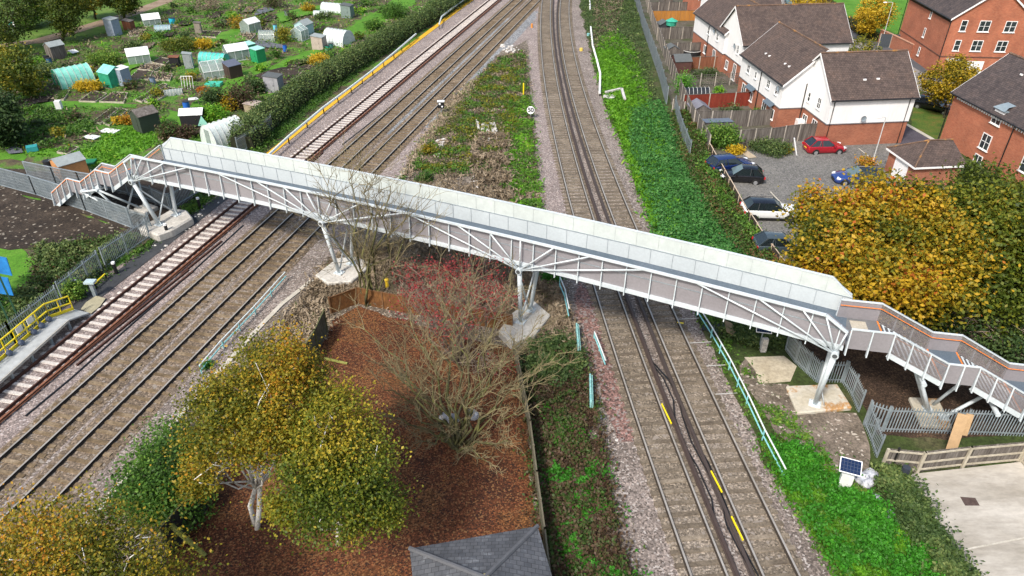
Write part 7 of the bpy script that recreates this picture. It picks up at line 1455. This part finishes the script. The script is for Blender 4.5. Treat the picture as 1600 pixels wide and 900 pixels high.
def post(label, u, v, vt, r_, mat, cap=None, name='marker_post', cat='post', group=None):
    h = hz(u, v, vt); t = thing(name, label, cat, G(u, v), 0, group); MB().tube([(0, 0, 0), (0, 0, h)], r_, 8).build('post', mat, t)
    if cap: MB().tube([(0, 0, h + .001), (0, 0, h + .14)], r_ * 1.05, 8).build('cap', cap, t)
post('black bollard with a white cap beside the first pier footing', 264, 372, 352, .13, M['gutter'], M['upvc'], 'bollard', 'bollard'); post('black bollard with a white cap above the tar path, right of the first pier', 313, 326, 311, .13, M['gutter'], M['upvc'], 'bollard', 'bollard'); post('black bollard with a white cap beside the ivy-clad palisade', 183, 429, 412, .13, M['gutter'], M['upvc'], 'bollard', 'bollard')
post('yellow marker post at the edge of the green scrub beside the curving track', 818, 150, 130, .08, Y_); post('thin white leaning post in front of the ivy-clad palisade', 126, 458, 437, .07, M['upvc']); post('orange marker beside the curving tracks at the top', 831, 44, 37, .14, pmat('marker_orange', (.7, .25, .02), .5)); post('black gatepost beside the timber fence of the concrete yard', 1391, 735, 703, .06, M['gutter'], M['trim']); post('dark grey square box post at the corner of the concrete yard', 1408, 751, 730, .2, pmat('dark_box', (.05, .06, .08), .5)); post('small yellow-white marker in the ballast beside the green slope', 908, 80, 75, .25, pmat('marker_yel', (.7, .5, .1), .5)); post('turquoise cap marker on the slope beside the kinked pipe', 919, 57, 52, .2, aq)
t = thing('trackside_box', 'grey relay post with a sloped top beside the yellow barrier arm', 'box', G(150, 464)); m = MB(); m.box((-.12, -.1, 0), (.12, .1, 1.2)); m.build('post', M['galv'], t); m = MB(); m.box((-.35, -.25, 1.2), (.35, .25, 1.35)); m.build('head', pmat('pale_head', (.4, .5, .52), .5), t)
pipeline('low yellow barrier rails beside the tar path', [(148, 443), (164, 428)], .06, Y_, z=.5, every=2)
# solar panels
def solar(label, u, v, z, w, d, rz, tilt, box=True):
    t = thing('solar_panel', label, 'solar panel', G(u, v), R(rz)); Rm = Matrix.Rotation(R(tilt), 3, 'X')
    def q(x, y, dz): return tuple(Rm @ Vector((x, y, dz)) + Vector((0, 0, z)))
    m = MB(); m.add([q(-w / 2, -d / 2, 0), q(w / 2, -d / 2, 0), q(w / 2, d / 2, 0), q(-w / 2, d / 2, 0), q(-w / 2, -d / 2, .05), q(w / 2, -d / 2, .05), q(w / 2, d / 2, .05), q(-w / 2, d / 2, .05)], [(0, 3, 2, 1), (4, 5, 6, 7), (0, 1, 5, 4), (1, 2, 6, 5), (2, 3, 7, 6), (3, 0, 4, 7)]); f = m.build('frame', M['upvc'], t)
    nx, ny = 6, 4
    m = MB(); m.add([q(-w / 2 + .04, -d / 2 + .04, .052), q(w / 2 - .04, -d / 2 + .04, .052), q(w / 2 - .04, d / 2 - .04, .052), q(-w / 2 + .04, d / 2 - .04, .052)], [(0, 1, 2, 3)]); m.build('backing', pmat('cell_backing', (.06, .08, .13), .4), f); m = MB()
    for i in range(nx):
        for j in range(ny): x0 = -w / 2 + .04 + (w - .08) * i / nx; y0 = -d / 2 + .04 + (d - .08) * j / ny; m.add([q(x0 + .01, y0 + .01, .055), q(x0 + (w - .08) / nx - .01, y0 + .01, .055), q(x0 + (w - .08) / nx - .01, y0 + (d - .08) / ny - .01, .055), q(x0 + .01, y0 + (d - .08) / ny - .01, .055)], [(0, 1, 2, 3)])
    m.build('cells', pmat('solar_cells', (.012, .03, .09), .15), f)
    MB().tube([(0, 0, 0), (0, .05, z)], .05, 8).build('mast', M['galv'], t)
    if box: m = MB(); m.box((-.28, -.25, .1), (.28, .1, .62)); m.box((-.28, -.25, .65), (.28, .1, 1.15)); m.build('battery_box', pmat('pale_cabinet', (.6, .62, .6), .5), t)
solar('solar panel above a pale cabinet on the green right bank', 1316, 764, 1.6, 1.0, .8, -22, 22); solar('blue solar panel on a white post under the bridge', 1186, 545, 1.7, .95, .75, -12, 45, False)
t = thing('white_post_base', 'short white concrete post below the blue solar panel', 'post', G(1190, 548)); m = MB(); m.box((-.17, -.3, 0), (.17, -.05, 1.1)); m.build('post', WH, t)
# planks and pallets
t = thing('black_pallet', 'black slatted pallet on the grass under the bridge', 'pallet', G(1122, 515), R(-20)); m = MB()
for i in range(7): m.box((-1.0 + i * .3, -.6, .1), (-.82 + i * .3, .6, .18))
m.build('slats', M['gutter'], t); m = MB(); m.box((-1.0, -.5, 0), (1.0, -.4, .099)); m.box((-1.0, .4, 0), (1.0, .5, .099)); m.build('bearers', M['gutter'], t)
t = thing('plywood_sheet', 'tan plywood sheet leaning beside the black pallet', 'plywood', G(1143, 520), R(-20)); m = MB(); m.obox((0, 0, .3), (1.0, 1.3, .04), .2, R(25)); m.build('sheet', pmat('plywood', (.30, .22, .12), .8), t)
t = thing('timber_boards', 'two tan boards leaning over the timber fence of the yard', 'boards', G(1480, 712), 0); m = MB(); m.bar((-.1, -.25, .1), (.25, .5, 2.5), .5, .05); m.build('board', pmat('tan_board', (.42, .28, .15), .8), t); m = MB(); m.bar((.5, .2, 1.3), (.6, .5, 2.5), .35, .05); m.build('board', pmat('tan_board', (.42, .28, .15), .8), t)
def bag(label, u, v, r_, mat, n=3, group=None, name='rubble_bag', z=0.0):
    c = G(u, v); m = MB()
    for i in range(n):
        o = len(m.v); cc = (c.x + rng.uniform(-r_, r_) * .6, c.y + rng.uniform(-r_, r_) * .5, r_ * .55 + z); m.dome(cc, r_ * rng.uniform(.6, .9), 9, 6, (1, .9, .8))
        for k in range(o, len(m.v)): x, y, w = m.v[k]; e = 1 + .3 * mnoise.noise(Vector((x * 4, y * 4, w * 4))); m.v[k] = (cc[0] + (x - cc[0]) * e, cc[1] + (y - cc[1]) * e, max(z, cc[2] + (w - cc[2]) * e))
    return solo(m, name, mat, label, 'bag', group, smooth=False)
BG = nmat('white_sacking', [(.25, .28, .34), (.58, .58, .60)], 3, 8, .15, .5, .3); bag('large white sack beside the solar panel cabinet', 1352, 755, .55, BG); bag('small white sack in the ivy below the solar panel', 1362, 782, .35, BG, 2); bag('white plastic bags in the ivy halfway down the right bank', 1383, 812, .4, BG); bag('white bags hanging left of the wide bare tree trunk', 703, 672, .45, BG, 3, z=.5); bag('white bags hanging right of the wide bare tree trunk', 738, 664, .4, BG, 3, z=.6); bag('white sack on the ballast beside the lower turquoise screen', 934, 655, .25, BG, 2); bag('white and blue strapped bag beside the tall concrete footing', 841, 512, .4, BG, 2)
def stick(label, p, q, r_, mat, name='log', cat='log'): return solo(MB().tube([p, p.lerp(q, .5), q], r_, 8, r_ * .8), name, mat, label, cat)
stick('mossy green log leaning against the black fence by the birches', G(266, 820, 1.6), G(321, 868, .15), .13, nmat('mossy_log', [(.18, .20, .04), (.28, .28, .08)], 3, 9, .3)); stick('short green log on the leaf litter near the mossy fence', G(507, 560, .15), G(543, 568, .15), .1, nmat('mossy_log', [(.18, .20, .04), (.28, .28, .08)], 3, 9, .3)); stick('grey plank lying on the ballast beside the brambles', G(943, 658, .08), G(949, 695, .08), .07, M['wood_grey'], 'plank', 'plank')
t = thing('yellow_hydrant', 'small yellow marker figure between the two bare trees', 'marker', G(606, 455)); m = MB(); m.tube([(0, 0, 0), (0, 0, .8)], .16, 8, .12); m.build('body', pmat('hydrant_yellow', (.75, .5, .03), .5), t); m = MB(); m.dome((0, 0, .95), .17, 8, 5); m.build('head', pmat('hydrant_yellow', (.75, .5, .03), .5), t)
# manhole and concrete chamber on the slope
t = thing('manhole_cover', 'round white concrete manhole cover on the green slope', 'manhole', G(952, 154)); MB().tube([(0, 0, 0), (0, 0, .3)], .75, 18).build('ring', WH, t)
m = MB(); m.bar(G(946, 146, .25), G(972, 140, .25), .3, .5); m.bar(G(971, 140, .25), G(976, 157, .25), .3, .5); solo(m, 'concrete_chamber', WH, 'angled white concrete channel blocks above the manhole cover', 'concrete')
# conductor rail covers and cables between the electrified tracks
for lab, a_, b_ in (('yellow conductor rail end beside the left electrified track', (1034, 631), (1049, 662)), ('upper yellow bar between the two electrified tracks', (1111, 736), (1128, 769)), ('lower yellow bar between the two electrified tracks', (1143, 807), (1161, 844))):
    m = MB(); m.bar(G(*a_, .36), G(*b_, .36), .06, .08); solo(m, 'yellow_bar', Y_, lab, 'rail cover', 'yellow bars between the electrified tracks')
for i, (lab, px) in enumerate((('long looping black cable between the electrified tracks, left strand', [(1017, 566), (1036, 590), (1052, 625), (1054, 650), (1066, 690), (1090, 730), (1112, 780), (1118, 820)]), ('long looping black cable between the electrified tracks, middle strand', [(1019, 565), (1043, 592), (1060, 620), (1066, 650), (1080, 690), (1104, 735), (1128, 785), (1135, 820), (1160, 870), (1180, 905)]), ('long looping black cable between the electrified tracks, right strand', [(1022, 568), (1050, 598), (1068, 640), (1082, 680), (1108, 725), (1135, 790), (1148, 830), (1190, 910)]))):
    m = MB(); m.tube([G(u, v, .2) for u, v in px], .04, 6); solo(m, 'black_cable', M['gutter'], lab, 'cable')
m = MB(); m.tube([G(u, v, .1) for u, v in [(40, 650), (110, 592), (200, 512), (262, 458), (300, 425), (380, 352)]], .06, 6); solo(m, 'trackside_cable', M['gutter'], 'thin black cable lying between the new track and the brown middle track', 'cable')
m = MB(); m.tube([G(u, v, .1) for u, v in [(535, 226), (600, 175), (640, 145), (670, 118), (700, 90)]], .06, 6); solo(m, 'trackside_cable', M['gutter'], 'thin curving cable above the bridge beside the brown middle track', 'cable')
for i, (u, v) in enumerate([(1080, 497), (1100, 534), (1122, 570), (1140, 614)]):
    m = MB(); m.tube([G(u - 22, v + 2, .12), G(u + 12, v, .14)], .022, 5); solo(m, 'bond_cable', M['lamp_grey'], 'pale bonding cable crossing the ballast beside the right electrified track', 'cable', 'pale bonding cables')
zone('sprayed_marks', [(1058, 502.5), (1068, 504), (1068, 506), (1058, 504.5)], Y_, z=.3); 
rubble('paint_specks', None, [(1165, 690), (1180, 690), (1240, 820), (1290, 890), (1270, 895), (1205, 790)], 60, .04, .1, aq, squash=.12)
